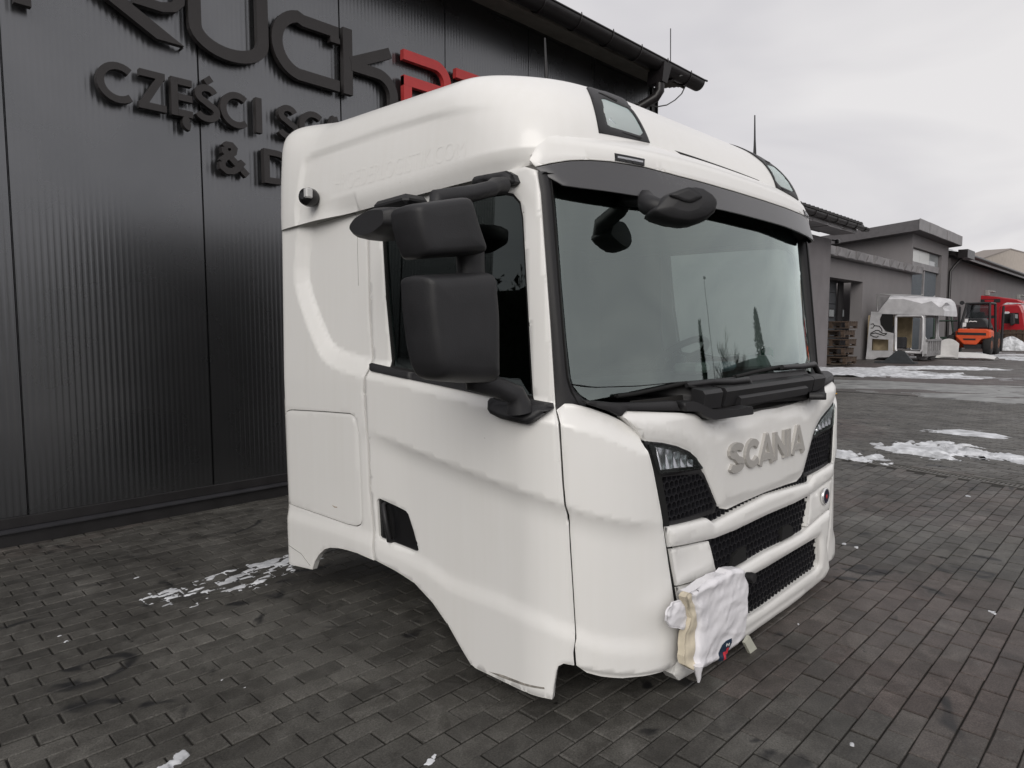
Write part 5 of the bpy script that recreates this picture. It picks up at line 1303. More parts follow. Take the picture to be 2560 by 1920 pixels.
hm = MB(); hm.tube([gp(u, v, .05) for u, v in Z('N', (960, 1525), (1020, 1540), (1080, 1560), (1130, 1550), (1180, 1530), (1260, 1525))], .006, 6); hm.build('washer_hose', M_SEAL_GAP, cab)

# ---- inside
M_INT = mat('interior_grey', (0.055, 0.053, 0.050), 0.8, noise=.2); M_INTL = mat('interior_light', (0.14, 0.135, 0.125), 0.85, noise=.15); M_SEAT = mat('seat_cloth', (0.03, 0.03, 0.033), 0.9, noise=.3)
mb = MB(); mb.box((0, 1.15, .46), (2.26, 1.72, .08)); mb.build('floor_pan', M_DARK, cab)
mb = MB(); mb.box((0, 2.02, 1.15), (2.3, .03, 1.45)); mb.build('rear_wall', M_INT, cab)
mb = MB(); mb.box((0, 1.15, 1.80), (2.28, 1.7, .03)); mb.build('headliner', M_INTL, cab)
mb = MB(); mb.grid(lambda u, v: (-1.12 + 2.24 * u, *[(lambda y, z: (y, z))(*q) for q in [[(.24, 1.0), (.32, 1.03), (.55, 1.055), (.68, 1.02), (.72, .9), (.66, .55)][int(round(v * 5))]]][0]), 14, 6); mb.build('dashboard', M_INT, cab)
sw = bpy.data.objects.new('steering_wheel', None); COL.objects.link(sw); sw.parent = cab; sw.location = (.52, .78, 1.08); sw.rotation_euler = (R(-38), 0, 0)
mb = MB(); mb.tube([(.215 * math.cos(t), .215 * math.sin(t), 0) for t in np.linspace(0, 2 * math.pi, 33)], .019, 10, cap=False); mb.build('rim', M_BLK, sw)
mb = MB(); mb.lathe([(.06, -.03), (.075, 0), (.06, .02)], (0, 0, -.01), (0, 0, 1), 18)
for k in range(3): mb.tube([(.05 * math.cos(R(90 + 120 * k)), .05 * math.sin(R(90 + 120 * k)), 0), (.21 * math.cos(R(90 + 120 * k)), .21 * math.sin(R(90 + 120 * k)), 0)], .015, 8)
mb.build('hub', M_BLK, sw)
for sx in (-1, 1):
    st = bpy.data.objects.new('seat', None); COL.objects.link(st); st.parent = cab; st.location = (sx * .58, 1.35, .5)
    mb = MB(); mb.box((0, -.05, .42), (.5, .52, .16), bev=.05); mb.build('cushion', M_SEAT, st)
    mb = MB(); mb.box((0, .22, .78), (.48, .16, .70), bev=.05); mb.build('backrest', M_SEAT, st)
    mb = MB(); mb.box((0, .21, 1.20), (.28, .11, .2), bev=.04); mb.build('headrest', M_SEAT, st)
    mb = MB(); mb.box((0, 0, .17), (.36, .36, .34)); mb.build('pedestal', M_DARK, st)
# clutter on the dashboard
for (x_, y_, w_, m_, nm) in ((.05, .40, (.16, .13, .05), (.62, .61, .55), 'folded_cloth'), (.28, .40, (.26, .15, .045), (.5, .56, .62), 'paper_pad'), (.62, .38, (.24, .15, .07), (.75, .74, .70), 'plastic_tray'), (.80, .36, (.06, .06, .11), (.08, .38, .24), 'bottle')):
    mb = MB(); mb.box((0, 0, w_[2] / 2), w_, bev=.015); o = mb.build(nm, mat('item_' + nm, m_, .7, noise=.2))
    p = RM @ np.array([x_, y_, 1.048]) + CAB_O; o.location = p; o.rotation_euler = (-TILT, 0, .3 * math.sin(x_ * 9))
    tag(o, {'folded_cloth': 'cream folded cloth lying behind the windscreen of the white cab', 'paper_pad': 'pale blue flat packet lying behind the windscreen of the white cab', 'plastic_tray': 'white tray lying behind the windscreen beside the green bottle', 'bottle': 'small green bottle standing behind the windscreen of the white cab'}[nm], {'folded_cloth': 'cloth', 'paper_pad': 'packet', 'plastic_tray': 'tray', 'bottle': 'bottle'}[nm])
# dark inner walls behind the panels, wheel-arch liners
for sx in (-1, 1):
    mb = MB(); mb.box((sx * 1.13, 1.63, 1.12), (.02, .76, 1.34)); mb.build('inner_panel', M_DARK, cab)
    mb = MB(); mb.box((sx * 1.11, .72, .76), (.02, 1.0, .52)); mb.build('inner_panel', M_DARK, cab)
    mb = MB(); mb.box((sx * .95, .22, .42), (.03, .1, .72)); mb.build('inner_panel', M_DARK, cab)
# black strips added behind the panel gaps to paint them dark inside
def gap_strip(pts, w=.05, name='gap_dark_strip'):
    P = np.asarray(pts); t = np.gradient(P, axis=0); t /= np.linalg.norm(t, axis=1)[:, None]; n = np.column_stack([-t[:, 1], t[:, 0]]) * w / 2
    for sx in (1, -1):
        a = body_map(P + n, -.032); b = body_map(P - n, -.032); mb = MB(); m = len(P)
        V = [(p[0] * sx, p[1], p[2]) for p in np.vstack([a, b])]
        mb.add(V, [[i, i + 1, m + i + 1, m + i] for i in range(m - 1)]); mb.build(name, M_SEAL_GAP, cab)
gap_strip(resample(side(*seam_door[1:-1]), .05, False))
gap_strip(resample(side(*[(x + 3, y) for x, y in Z('K', (2034, 900), (2045, 820), (2046, 760), (2026, 420), (2010, 180), (2002, 0)) + Z('F', (347, 1560), (340, 1480), (307, 1375), (282, 1100), (258, 700), (240, 470))]), .05, False))
gap_strip(resample(np.vstack([hatch_o, hatch_o[:1]]), .05, False), .04)
# supports under the cab
for (x_, y_) in ((-.4, .75), (.4, .75), (-.4, 1.85), (.4, 1.85)):
    p = RM @ np.array([x_, y_, .42]) + CAB_O
    o = MB(); o.box((0, 0, p[2] / 2), (.28, .2, p[2] - .001), bev=.006); o = o.build('timber_block', mat('old_timber', (.03, .024, .018), .9, noise=.4, nscale=12)); o.location = (p[0], p[1], 0)
    tag(o, 'timber block under the %s end of the white cab on its %s' % ('front' if y_ < 1 else 'rear', 'open wheel arch side' if x_ < 0 else 'steering wheel side'), 'timber block', 'timber blocks carrying the white cab')
# ================================================================== plastic bag taped over the missing headlamp
BY = -.035
bag = thing('plastic_bag', 'crumpled white plastic bag taped over the headlamp opening of the truck cab', 'plastic bag', tuple(CAB_O)); bag.rotation_euler = (-TILT, 0, 0)
M_BAG = mat('bag_film', (.80, .79, .82), .38, noise=.06, nscale=10, bump=.25, bscale=35); M_TAPE = mat('masking_tape', (.66, .59, .46), .6, noise=.2, nscale=20)
def bagmap(U, d0=0.0, base=BY, bulge=.05, seed=0, cr=1.0):
    x, z = U[:, 0], U[:, 1]
    n1 = vnoise(x * 7 + z * 3, z * 13 - x * 5, 5 + seed, 2) - .5; n2 = vnoise((x - z) * 40, (x + z) * 9, 9 + seed, 2) - .5; n3 = np.abs(vnoise(x * 4 + z * 16, z * 5 - x * 3, 3 + seed, 2) - .5)
    n4 = np.abs(vnoise(x * 18 - z * 7, z * 18 + x * 9, 13 + seed, 2) - .5)
    return np.column_stack([x + .3 * d0 * 0, base - bulge - d0 - cr * (n1 * .022 + n2 * .003 - n3 * .034 - n4 * .008), z])
def bpts(*p, y=BY - .05): return np.array([lyp(u, v, y)[[0, 2]] for u, v in Z('H', *p)])
bo = bpts((815, 640), (900, 585), (1030, 500), (1110, 475), (1140, 438), (1250, 425), (1275, 470), (1300, 560), (1290, 760), (1285, 880), (1278, 1000), (1262, 1060), (1150, 1160), (1035, 1245), (950, 1290), (852, 1322), (846, 1200), (870, 1000), (880, 900), (850, 760))
def bs(base, bulge, seed, cr): return lambda U, d: bagmap(U, d, base, bulge, seed, cr)
patch('bag_film', bo, bs(BY, .05, 0, 1.0), M_BAG, bag, grid=.009, rnd=.018, thick=.055)
bt = bpts((775, 680), (800, 650), (820, 640), (853, 760), (883, 900), (873, 1000), (850, 1200), (856, 1320), (830, 1305), (790, 1275), (785, 1200), (805, 1000), (825, 860), (800, 760))
patch('masking_tape', bt, bs(BY + .010, .05, 0, .9), M_TAPE, bag, grid=.009, rnd=.008, thick=.035)
bf = bpts((655, 850), (680, 780), (720, 745), (775, 715), (800, 770), (822, 860), (806, 980), (760, 965), (690, 955), (660, 900))
patch('bag_flap', bf, bs(BY + .015, .04, 4, 1.5), M_BAG, bag, grid=.007, rnd=.005, thick=.012)
bf = bpts((1270, 470), (1330, 500), (1325, 560), (1358, 605), (1330, 670), (1300, 715), (1292, 620))
patch('bag_flap', bf, bs(BY + .02, .04, 7, 1.4), M_BAG, bag, grid=.007, rnd=.005, thick=.012)
kn = MB(); p = lyp(*Z('H', (848, 1322))[0], BY - .05); kn.tube([p + [0, 0, .03], p, p + [.004, 0, -.02], p + [.002, 0, -.035]], [.02, .012, .009, .004], 8); kn.build('bag_knot', M_BAG, bag)
# printed mark
pm = bpts((1042, 1228), (1050, 1160), (1078, 1090), (1110, 1050), (1148, 1025), (1152, 1060), (1140, 1110), (1130, 1145), (1085, 1215))
patch('print', pm, bs(BY, .0525, 0, 1.0), mat('print_navy', (.012, .03, .06), .4), bag, grid=.008, rnd=0, thick=.001)
for k, q in enumerate((((1072, 1215), (1082, 1150), (1102, 1140), (1090, 1200)), ((1100, 1165), (1112, 1112), (1132, 1105), (1118, 1155)))):
    patch('print_lettering', bpts(*q), bs(BY, .0545, 0, 1.0), mat('print_red', (.55, .03, .05), .4), bag, grid=.008, rnd=0, thick=.001)
for q in (((1104, 1098), (1108, 1072), (1114, 1070), (1110, 1096)), ((1122, 1094), (1126, 1066), (1132, 1064), (1128, 1092)), ((1108, 1088), (1126, 1080), (1126, 1074), (1108, 1082))):
    patch('print_lettering', bpts(*q), bs(BY, .0545, 0, 1.0), mat('print_white', (.7, .7, .7), .4), bag, grid=.01, rnd=0, thick=.001)
# bracket strip and the dark headlamp opening
st = [lyp(u, v, -.02) for u, v in Z('H', (1252, 1062), (1292, 1000), (1357, 1112), (1350, 1140), (1332, 1186), (1308, 1172))]
mb = MB(); mb.prism(st, (0, .012, 0)); tag(mb.build('bracket_strip', mat('cream_plastic', (.55, .55, .47), .6, noise=.15), cab), 'pale bent bracket strip below the bumper')
p = lyp(*Z('H', (1285, 492))[0], -.03); mb = MB(); mb.lathe([(.018, -.01), (.022, .01), (.02, .025)], p, (0, -1, 0), 16); mb.build('towing_plug', M_BLK, cab)
mb = MB(); a = lyp(*Z('H', (755, 1080))[0], -.005); mb.box((a[0] + .02, a[1] + .02, a[2] + .03), (.03, .04, .16), bev=.006); mb.build('lamp_bracket', mat('cream_plastic', (.55, .55, .47), .6), cab)
# ================================================================== the yard behind: buildings
M_STUC = mat('grey_render', (0.185, 0.173, 0.178), 0.9, noise=.12, nscale=1.5, bump=.3, bscale=40)
M_STUC2 = mat('grey_render_light', (0.195, 0.185, 0.188), 0.9, noise=.1, nscale=.8, bump=.3, bscale=30)
M_ZINC = mat('zinc_sheet', (0.27, 0.26, 0.265), 0.5, metal=.35, noise=.25, nscale=2)
M_TILE = mat('dark_roof_tile', (0.022, 0.02, 0.02), 0.6, noise=.3, nscale=3)
M_DOORB = mat('sectional_door', (0.055, 0.060, 0.066), 0.5, noise=.15)
M_GATE = mat('profiled_gate', (0.10, 0.115, 0.13), 0.45, metal=.2, noise=.15)
M_PANE = mat('window_pane', (.30, .32, .33), .08, spec=.8)
M_WPANE = mat('white_pane', (.58, .59, .58), .25)
zb4 = lambda a, b: (2000 + a * .25316, 500 + b * .25316)
def bx3(name, m, par, x0, x1, y0, y1, z0, z1, bevel=0.0, org=(0, 0, 0)):
    b = MB(); b.box(((x0 + x1) / 2 - org[0], (y0 + y1) / 2 - org[1], (z0 + z1) / 2 - org[2]), (x1 - x0, y1 - y0, z1 - z0), bev=bevel); return b.build(name, m, par)
# low wing next to the hall
cw = on_z(2066, 919); WX, WY = cw[0], cw[1]
wz = on_x(2081, 598, WX)[2]
wing = thing('rendered_wing', 'low grey rendered wing with dark tiled roof beyond the white cab', 'building', (WX - 6, WY, 0)); og = (WX - 6, WY, 0)
bx3('wall', M_STUC, wing, WX - 5, WX, WY, WY + 8, 0, wz, org=og)
ee = on_y(*zb4(632, 285), WY - .75); ez = ee[2]; ex = ee[0]
b = MB(); b.prism([(WX - 5.3 - og[0], -.75, ez + .02), (WX - 5.3 - og[0], -.75, ez + .12), (WX - 5.3 - og[0], 8, ez + 2.3), (WX - 5.3 - og[0], 8, ez + 2.2)], (ex - WX + 5.3, 0, 0)); b.build('roof', M_TILE, wing)
rf = wing.children[-1]
n = int((ex - WX + 5.3) / .33)
for k in range(n):
    b = MB(); x = WX - 5.2 - og[0] + k * .33; b.prism([(x, -.80, ez + .10), (x + .05, -.80, ez + .17), (x + .16, -.80, ez + .19), (x + .30, -.80, ez + .11)], (0, 8.5, 2.12)); b.build('tile_row', M_TILE, wing)
b = MB(); b.grid(lambda u, v: (WX - 5.3 - og[0] + (ex - WX + 5.3) * u, -.85 - .1 * math.cos(math.pi * v), ez - .13 * math.sin(math.pi * v)), 2, 9); b.build('gutter', M_GUT, wing)
for k in range(8): b = MB(); x = ex - .4 - k * .9 - og[0]; b.tube([(x, -.85 - .108 * math.cos(math.pi * t / 8), ez - .138 * math.sin(math.pi * t / 8)) for t in range(9)], .014, 6); b.build('gutter_bracket', M_GUT, wing)
for k in range(5):
    b = MB(); x = ex - .75 - k * 1.3 - og[0]; b.box((x - .6, -.35, ez - .20 - .02 * (k % 2)), (1.26, .75, .05), rz=.01 * (k % 3 - 1)); b.box((x - .6, -.73, ez - .13), (1.26, .03, .12)); b.build('soffit_board', M_ZINC, wing)
b = MB(); p = on_y(*zb4(355, 410), WY - .1); b.box((p[0] + .1 - og[0], -.12, p[2]), (.22, .14, .14), bev=.03); b.tube([(p[0] - .1 - og[0], 0, p[2] + .05), (p[0] + .05 - og[0], -.1, p[2] + .03)], .03, 8); b.build('wall_camera', M_GUT, wing)
# garage with the sectional door
GY = on_z(2380, 875)[1] - .25
gx = lambda a, b, y=None: on_y(*zb4(a, b), GY if y is None else y)[0]
gz = lambda a, b, y=None: on_y(*zb4(a, b), GY if y is None else y)[2]
GX1 = gx(1100, 650); GZ = gz(700, 650)
gar = thing('garage_building', 'low grey garage with metal parapet and recessed sectional door', 'building', (WX + 5, GY, 0)); og = (WX + 5, GY, 0)
dx0, dx1, dz1 = gx(285, 800), gx(622, 830), gz(460, 785)
bx3('wall', M_STUC2, gar, WX - 3, dx0, GY, GY + .5, 0, GZ, org=og); bx3('wall', M_STUC2, gar, dx1, GX1, GY, GY + .5, 0, GZ, org=og); bx3('lintel', M_STUC2, gar, dx0, dx1, GY, GY + .5, dz1, GZ, org=og)
bx3('roof', M_TILE, gar, WX - 3, GX1, GY + .5, GY + 9, GZ - .3, GZ - .1, org=og)
door = bx3('door_jamb', M_TRIM, gar, dx1 - .9, dx1 - .3, GY + .7, GY + .75, 0, dz1, org=og)
for k in range(7):
    h = dz1 / 7; bx3('door_panel', M_DOORB, gar, dx0 - 1.2, dx1 - .9, GY + .8, GY + .86, k * h + .01, (k + 1) * h - .01, .012, org=og)
for a in (285, 385):
    x0, x1 = gx(a, 1110, GY + .78), gx(a + 46, 1110, GY + .78); z0, z1 = gz(a, 1150, GY + .78), gz(a, 1082, GY + .78)
    w = bx3('door_window', M_TRIM, gar, x0 - .05, x1 + .05, GY + .77, GY + .80, z0 - .05, z1 + .05, org=og); bx3('pane', M_PANE, w, x0, x1, GY + .76, GY + .769, z0, z1, org=og)
# parapet sheets
pz0, pz1 = gz(700, 645), gz(700, 565); x = WX - 2.5; k = 0
while x < GX1 + .3:
    w = 1.15; b = MB(); t = .03 if k % 2 else -.02
    b.prism([(x - og[0], -.30, pz0), (x - og[0], -.34 - t, pz1 - .0), (x - og[0], .2, pz1 + .04), (x - og[0], .2, pz0)], (w - .02, 0, 0)); b.prism([(x + .15 - og[0], -.345, pz0 + .02), (x + w - .1 - og[0], -.345, pz0 + .02), (x + w * .4 - og[0], -.37, pz1 - .03)], (0, .03, 0)); b.build('parapet_sheet', M_ZINC, gar); x += w; k += 1
# tall block with the gate
TY = on_z(2380, 875)[1] - .1
tx0, tx1 = on_y(*zb4(1108, 500), TY)[0], on_y(*zb4(1468, 500), TY)[0]; tz = on_y(*zb4(1160, 340), TY)[2]
tall = thing('gate_block', 'taller grey block with glazed band and tall profiled gate', 'building', ((tx0 + tx1) / 2, TY, 0)); og = ((tx0 + tx1) / 2, TY, 0)
wx0, wx1 = on_y(*zb4(1118, 500), TY)[0], on_y(*zb4(1402, 560), TY)[0]; wz0, wz1 = on_y(*zb4(1118, 595), TY)[2], on_y(*zb4(1118, 460), TY)[2]
bx3('wall', M_STUC2, tall, tx0, tx1, TY + .4, TY + 14, 0, tz - .02, org=og)
bx3('lintel', M_STUC2, tall, tx0, tx1, TY, TY + .4, wz1, tz, org=og); bx3('pier', M_STUC2, tall, wx1, tx1, TY, TY + .4, 0, wz1, org=og); bx3('pier', M_STUC2, tall, tx0, wx0, TY, TY + .4, 0, wz1, org=og)
w3 = (wx1 - wx0) / 3
for k in range(3): bx3('pane', M_WPANE if k < 2 else M_PANE, tall, wx0 + k * w3 + .02, wx0 + (k + 1) * w3 - .02, TY + .18, TY + .22, wz0, wz1 - .02, org=og)
bx3('transom', M_ZINC, tall, wx0, wx1, TY + .1, TY + .25, wz0 - .35, wz0 - .01, org=og)
gm = (wx0 + wx1) / 2
for a, b_ in ((wx0 + .1, gm - .1), (gm + .12, wx1 - .1)):
    n = int((b_ - a) / .11); b = MB(); X = np.linspace(a, b_, n * 2); pts = []
    vs = [(x - og[0], .24 - (.035 if (i // 2) % 2 else 0), z) for z in (0, wz0 - .36) for i, x in enumerate(X)]; m_ = len(X)
    b.add(vs, [[i, i + 1, m_ + i + 1, m_ + i] for i in range(m_ - 1)]); b.build('gate_leaf', M_GATE, tall)
bx3('gate_post', M_ZINC, tall, gm - .1, gm + .12, TY + .15, TY + .26, 0, wz0 - .36, org=og)
b = MB(); rz0 = tz; b.prism([(tx0 - .9 - og[0], -.5, rz0), (tx0 - .9 - og[0], -.5, rz0 + .55), (tx0 - .9 - og[0], 15, rz0 - .75), (tx0 - .9 - og[0], 15, rz0 - 1.2)], (tx1 - tx0 + 1.6, 0, 0)); b.build('roof', mat('roof_fascia', (.10, .095, .10), .6, noise=.15), tall)
nseg = 5; wseg = (tx1 - tx0 + 1.7) / nseg
for k in range(nseg): bx3('fascia_sheet', M_ZINC, tall, tx0 - .95 + k * wseg, tx0 - .95 + (k + 1) * wseg - .02, TY - .54 - .015 * (k % 2), TY - .5, rz0 + .02, rz0 + .58, org=og)
# long hall
LYY = on_z(2380, 875)[1]
hx0 = on_y(*zb4(1470, 900), LYY)[0]; hz_ = on_y(*zb4(1600, 605), LYY)[2]
lhall = thing('long_hall', 'long grey rendered hall with snow on its dark roof', 'building', (hx0 + 20, LYY, 0)); og = (hx0 + 20, LYY, 0)
bx3('wall', M_STUC2, lhall, hx0, hx0 + 60, LYY, LYY + 12, 0, hz_, org=og)
e_ = on_y(*zb4(1460, 600), LYY - .7)
b = MB(); b.prism([(hx0 - .3 - og[0], -.7, hz_), (hx0 - .3 - og[0], -.7, hz_ + .25), (hx0 - .3 - og[0], 6, hz_ + 1.7), (hx0 - .3 - og[0], 6, hz_ + 1.5)], (60, 0, 0)); b.build('roof', M_TILE, lhall)
bx3('fascia', M_ZINC, lhall, hx0 - .3, hx0 + 60, LYY - .75, LYY - .7, hz_ - .12, hz_ + .14, org=og)
b = MB(); b.tube([(hx0 - .35 - og[0], -.85, hz_ + .15), (hx0 + 60 - og[0], -.85, hz_ + .15)], .11, 8); b.build('gutter', M_GUT, lhall)
bx3('hopper', M_GUT, lhall, hx0 - .6, hx0 + 1.4, LYY - 1.0, LYY - .5, hz_ - .1, hz_ + .4, org=og)
dpx = on_y(*zb4(1470, 1000), LYY - .15)[0]
b = MB(); b.tube([(dpx + .5 - og[0], -.6, hz_ - .1), (dpx + .4 - og[0], -.3, hz_ - .5), (dpx - og[0], -.15, hz_ - .9), (dpx - og[0], -.15, .1)], .09, 8); b.build('downpipe', M_GUT, lhall)
b = MB(); b.prism([(hx0 + 2 - og[0], .3, hz_ + .50), (hx0 + 2 - og[0], .4, hz_ + .72), (hx0 + 2 - og[0], 4, hz_ + 1.5), (hx0 + 2 - og[0], 4, hz_ + 1.3)], (52, 0, 0)); o = b.build('roof_snow', M_SNOW, lhall); o['kind'] = 'stuff'
b = MB(); nx0, nx1 = on_y(*zb4(1515, 1150), LYY)[0], on_y(*zb4(1568, 1150), LYY)[0]; b.box(((nx0 + nx1) / 2 - og[0], -.02, 1.6), (nx1 - nx0, .06, 2.6)); b.build('door', mat('dark_door', (.05, .045, .05), .6), lhall)
for a, b2 in ((1900, 905), (2195, 945)):
    p = on_y(*zb4(a, b2), LYY - .3); b = MB(); b.box((p[0] - og[0], -.3, p[2]), (1.1, .25, .12), bev=.03); b.box((p[0] - .7 - og[0], -.12, p[2] - .12), (.5, .25, .4), bev=.03); b.build('wall_lamp', mat('lamp_grey', (.3, .3, .29), .6), lhall)
# far gable
fy = 60.0; fg = thing('far_gable_house', 'pale beige gable rising behind the snowy hall roof', 'building', (on_y(*zb4(2075, 600), fy)[0], fy, 0))
P_ = [on_y(*zb4(a, b2), fy) for a, b2 in ((1740, 600), (2075, 486), (2480, 590), (2480, 760), (1740, 760))]; og = fg.location
b = MB(); b.prism([(p[0] - og[0], 0, max(p[2], 0) if i < 3 else 0) for i, p in enumerate(P_)], (0, 10, 0)); b.build('gable_wall', mat('beige_render', (.40, .355, .31), .9, noise=.12, nscale=.4), fg)
b = MB()
for i in (0, 1): a_, c_ = P_[i], P_[i + 1]; b.prism([(a_[0] - og[0], -.3, a_[2]), (c_[0] - og[0], -.3, c_[2]), (c_[0] - og[0], -.3, c_[2] + .4), (a_[0] - og[0], -.3, a_[2] + .4)], (0, 11, 0))
b.build('roof', mat('far_roof', (.25, .22, .20), .8), fg)

# ---------------------------------------------------------------- wrecked silver cab
zp = lambda a, b: (2150 + a * .12054, 720 + b * .12054)
SX = on_z(2165, 899)[0]
M_ALU = mat('silver_paint', (.66, .655, .67), .35, metal=.35, noise=.2, nscale=2.5); M_ALUD = mat('dark_silver', (.22, .215, .22), .5, noise=.3, nscale=3); M_INTC = mat('cream_liner', (.42, .34, .22), .8, noise=.3, nscale=4)  # darker silver for floor, front frame, deflector and suspension
sp = lambda a, b, x=SX: on_x(*zp(a, b), x)
base = sp(400, 1480); wr = thing('wrecked_cab', 'stripped silver truck cab with dented roof and open door frames', 'truck cab', (SX, base[1], 0)); og = (SX, base[1], 0)
def spoly(name, m, pts, d=.07, x=SX, dx=0.0, holes=()):
    b = MB(); b.prism([(x + dx - og[0], sp(a, c, x)[1] - og[1], max(.02, sp(a, c, x)[2])) for a, c in pts], (d, 0, 0)); return b.build(name, m, wr)
SWD = 2.25
for dx in (0, SWD):
    spoly('rear_pillar', M_ALU, [(235, 500), (460, 525), (405, 650), (420, 760), (186, 760)], dx=dx); spoly('quarter_panel', M_ALU, [(186, 761), (421, 761), (520, 900), (690, 938), (690, 1074), (162, 1049)], dx=dx)
    spoly('hatch_frame', M_ALU, [(162, 1050), (242, 1056), (235, 1299), (140, 1299)], dx=dx); spoly('hatch_frame', M_ALU, [(590, 1071), (690, 1075), (680, 1299), (585, 1299)], dx=dx); spoly('sill', M_ALU, [(140, 1300), (680, 1300), (660, 1430), (380, 1440), (280, 1490), (118, 1480)], dx=dx)
    b = MB(); b.tube([(SX + dx + .05 - og[0], sp(a, c)[1] - og[1], sp(a, c)[2]) for a, c in ((735, 620), (750, 590), (790, 575), (1260, 575), (1290, 590), (1305, 640), (1300, 1000), (1285, 1270), (1240, 1340), (780, 1330), (725, 1280), (730, 900), (735, 620))], .06, 8); b.build('door_frame', M_ALU, wr)
    spoly('front_pillar', M_ALU, [(1305, 560), (1350, 560), (1345, 1000), (1400, 1090), (1390, 1400), (1290, 1420), (1300, 1000)], dx=dx + .002)
spoly('side_window', M_GLASSD if 'M_GLASSD' in globals() else M_SEAL_GAP, [(455, 535), (690, 545), (665, 930), (520, 890), (425, 755), (410, 650)], d=.01, dx=.03)
spoly('bunk_panel', M_INTC, [(200, 1040), (640, 1060), (640, 1310), (200, 1310)], d=.02, dx=.5)
b = MB(); p0, p1 = sp(720, 1320), sp(1300, 1420)
yr_, yf_ = sp(130, 1400)[1] - og[1], sp(1390, 1400)[1] - og[1]
b.box((SWD / 2 + .05, (yr_ + yf_) / 2, .36), (SWD, abs(yr_ - yf_), .10)); b.build('floor', M_ALUD, wr)
b = MB(); b.box((SWD / 2 + .05, yr_ - .03, 1.15), (SWD, .06, 1.6)); b.build('rear_wall', M_INTC, wr)
b = MB(); b.box((SWD - .1, (yr_ + yf_) / 2 + .45, 1.2), (.06, 1.0, 1.4)); b.build('far_liner', M_INTC, wr)
b = MB(); b.box((.8, (yr_ + yf_) / 2 + .1, .75), (.5, .5, .5), bev=.05); b.box((.8, (yr_ + yf_) / 2 + .35, 1.15), (.5, .15, .7), bev=.05); b.build('seat', M_SEAT, wr)
# roof shell with a crushed front corner
rs = [(360, 490), (470, 330), (590, 185), (900, 175), (1280, 200), (1500, 210), (1640, 235), (1715, 300), (1735, 380), (1745, 470), (1740, 560)]
b = MB(); m_ = len(rs); X5 = [0, .12, .3, SWD * .5, SWD - .3 + .1, SWD - .02, SWD + .1]; ins = [.0, .0, .05, .08, .05, .0, .0]
ring = []
for xi, (x, q) in enumerate(zip(X5, ins)):
    for i, (a, c) in enumerate(rs):
        p = sp(a, c); z = p[2] - og[2]; y = p[1] - og[1]
        edge = 1 if xi in (0, 6) else 0
        z2 = z - edge * .10 * (z > 2.0) + (0.07 if xi in (2, 3, 4) and z > 2.2 else 0)
        if xi < 3 and 4 <= i <= 8: y += .10 * math.sin(i * 3.1 + xi); z2 -= .22 * (1 - xi / 3) * (1.1 + math.sin(i * 2.3 + xi * 1.7)) * .5
        ring.append((x, y, z2))
b.add(ring, [[j * m_ + i, j * m_ + i + 1, (j + 1) * m_ + i + 1, (j + 1) * m_ + i] for j in range(6) for i in range(m_ - 1)], False); b.add(ring[:m_], [list(range(m_))]); b.add(ring[-m_:], [list(range(m_))[::-1]]); b.build('roof_shell', M_ALU, wr)
spoly('cant_rail', M_ALU, [(230, 490), (1745, 545), (1745, 575), (235, 530)], d=.09, dx=-.012)
b = MB(); yy = sp(1745, 540)[1] - og[1]; zz = sp(1745, 555)[2]; b.box((SWD / 2 + .05, yy + .04, zz), (SWD, .08, .1)); b.build('header', M_ALU, wr)
spoly('roof_deflector', M_ALUD, [(345, 150), (580, 185), (365, 450)], d=.04, dx=.1)
for x in (.12, SWD - .1):
    b = MB(); b.tube([(x, sp(a, c)[1] - og[1], sp(a, c)[2]) for a, c in ((345, 470), (335, 140), (420, 130), (700, 140), (1240, 160), (1285, 130))], .03, 6); b.build('roof_rail', mat('rail_steel', (.5, .5, .5), .3, metal=.6), wr)
# front lower frame
yf2 = sp(1390, 1100)[1] - og[1]; zf1 = sp(1390, 1085)[2]
b = MB(); b.box((SWD / 2, yf2 - .02, zf1), (SWD + .1, .07, .09)); b.box((SWD / 2, yf2 + .02, zf1 - .62), (SWD + .1, .08, .12))
for k in range(7): b.box((.08 + k * (SWD / 6.3), yf2, zf1 - .32), (.12 + .05 * (k % 3), .06, .60))
b.box((.5, yf2 + .05, zf1 - .3), (.5, .03, .5)); b.box((1.6, yf2 + .04, zf1 - .34), (.7, .03, .4)); b.build('front_frame', M_ALUD, wr)
for x in (.45, 1.75): b = MB(); b.lathe([(.05, -.09), (.2, -.07), (.24, 0), (.2, .07), (.05, .09)], (x, yf2 + .25, .24), (1, 0, 0), 14); b.box((x, yf2 + .3, .3), (.16, .5, .22)); b.build('suspension', M_ALUD, wr)
for cur in (((220, 940), (330, 880), (390, 880), (470, 940), (560, 945)), ((215, 960), (320, 930), (420, 960), (500, 985), (560, 945)), ((215, 975), (290, 1010), (350, 1020), (385, 1000)), ((230, 750), (280, 740), (300, 780), (270, 830), (225, 830)), ((300, 780), (400, 790), (450, 850), (460, 900))):
    b = MB(); b.tube([(-.012, sp(a, c)[1] - og[1], sp(a, c)[2]) for a, c in cur], .018, 6, flat=.6); b.build('flame_stripe', M_SEAL_GAP, wr)
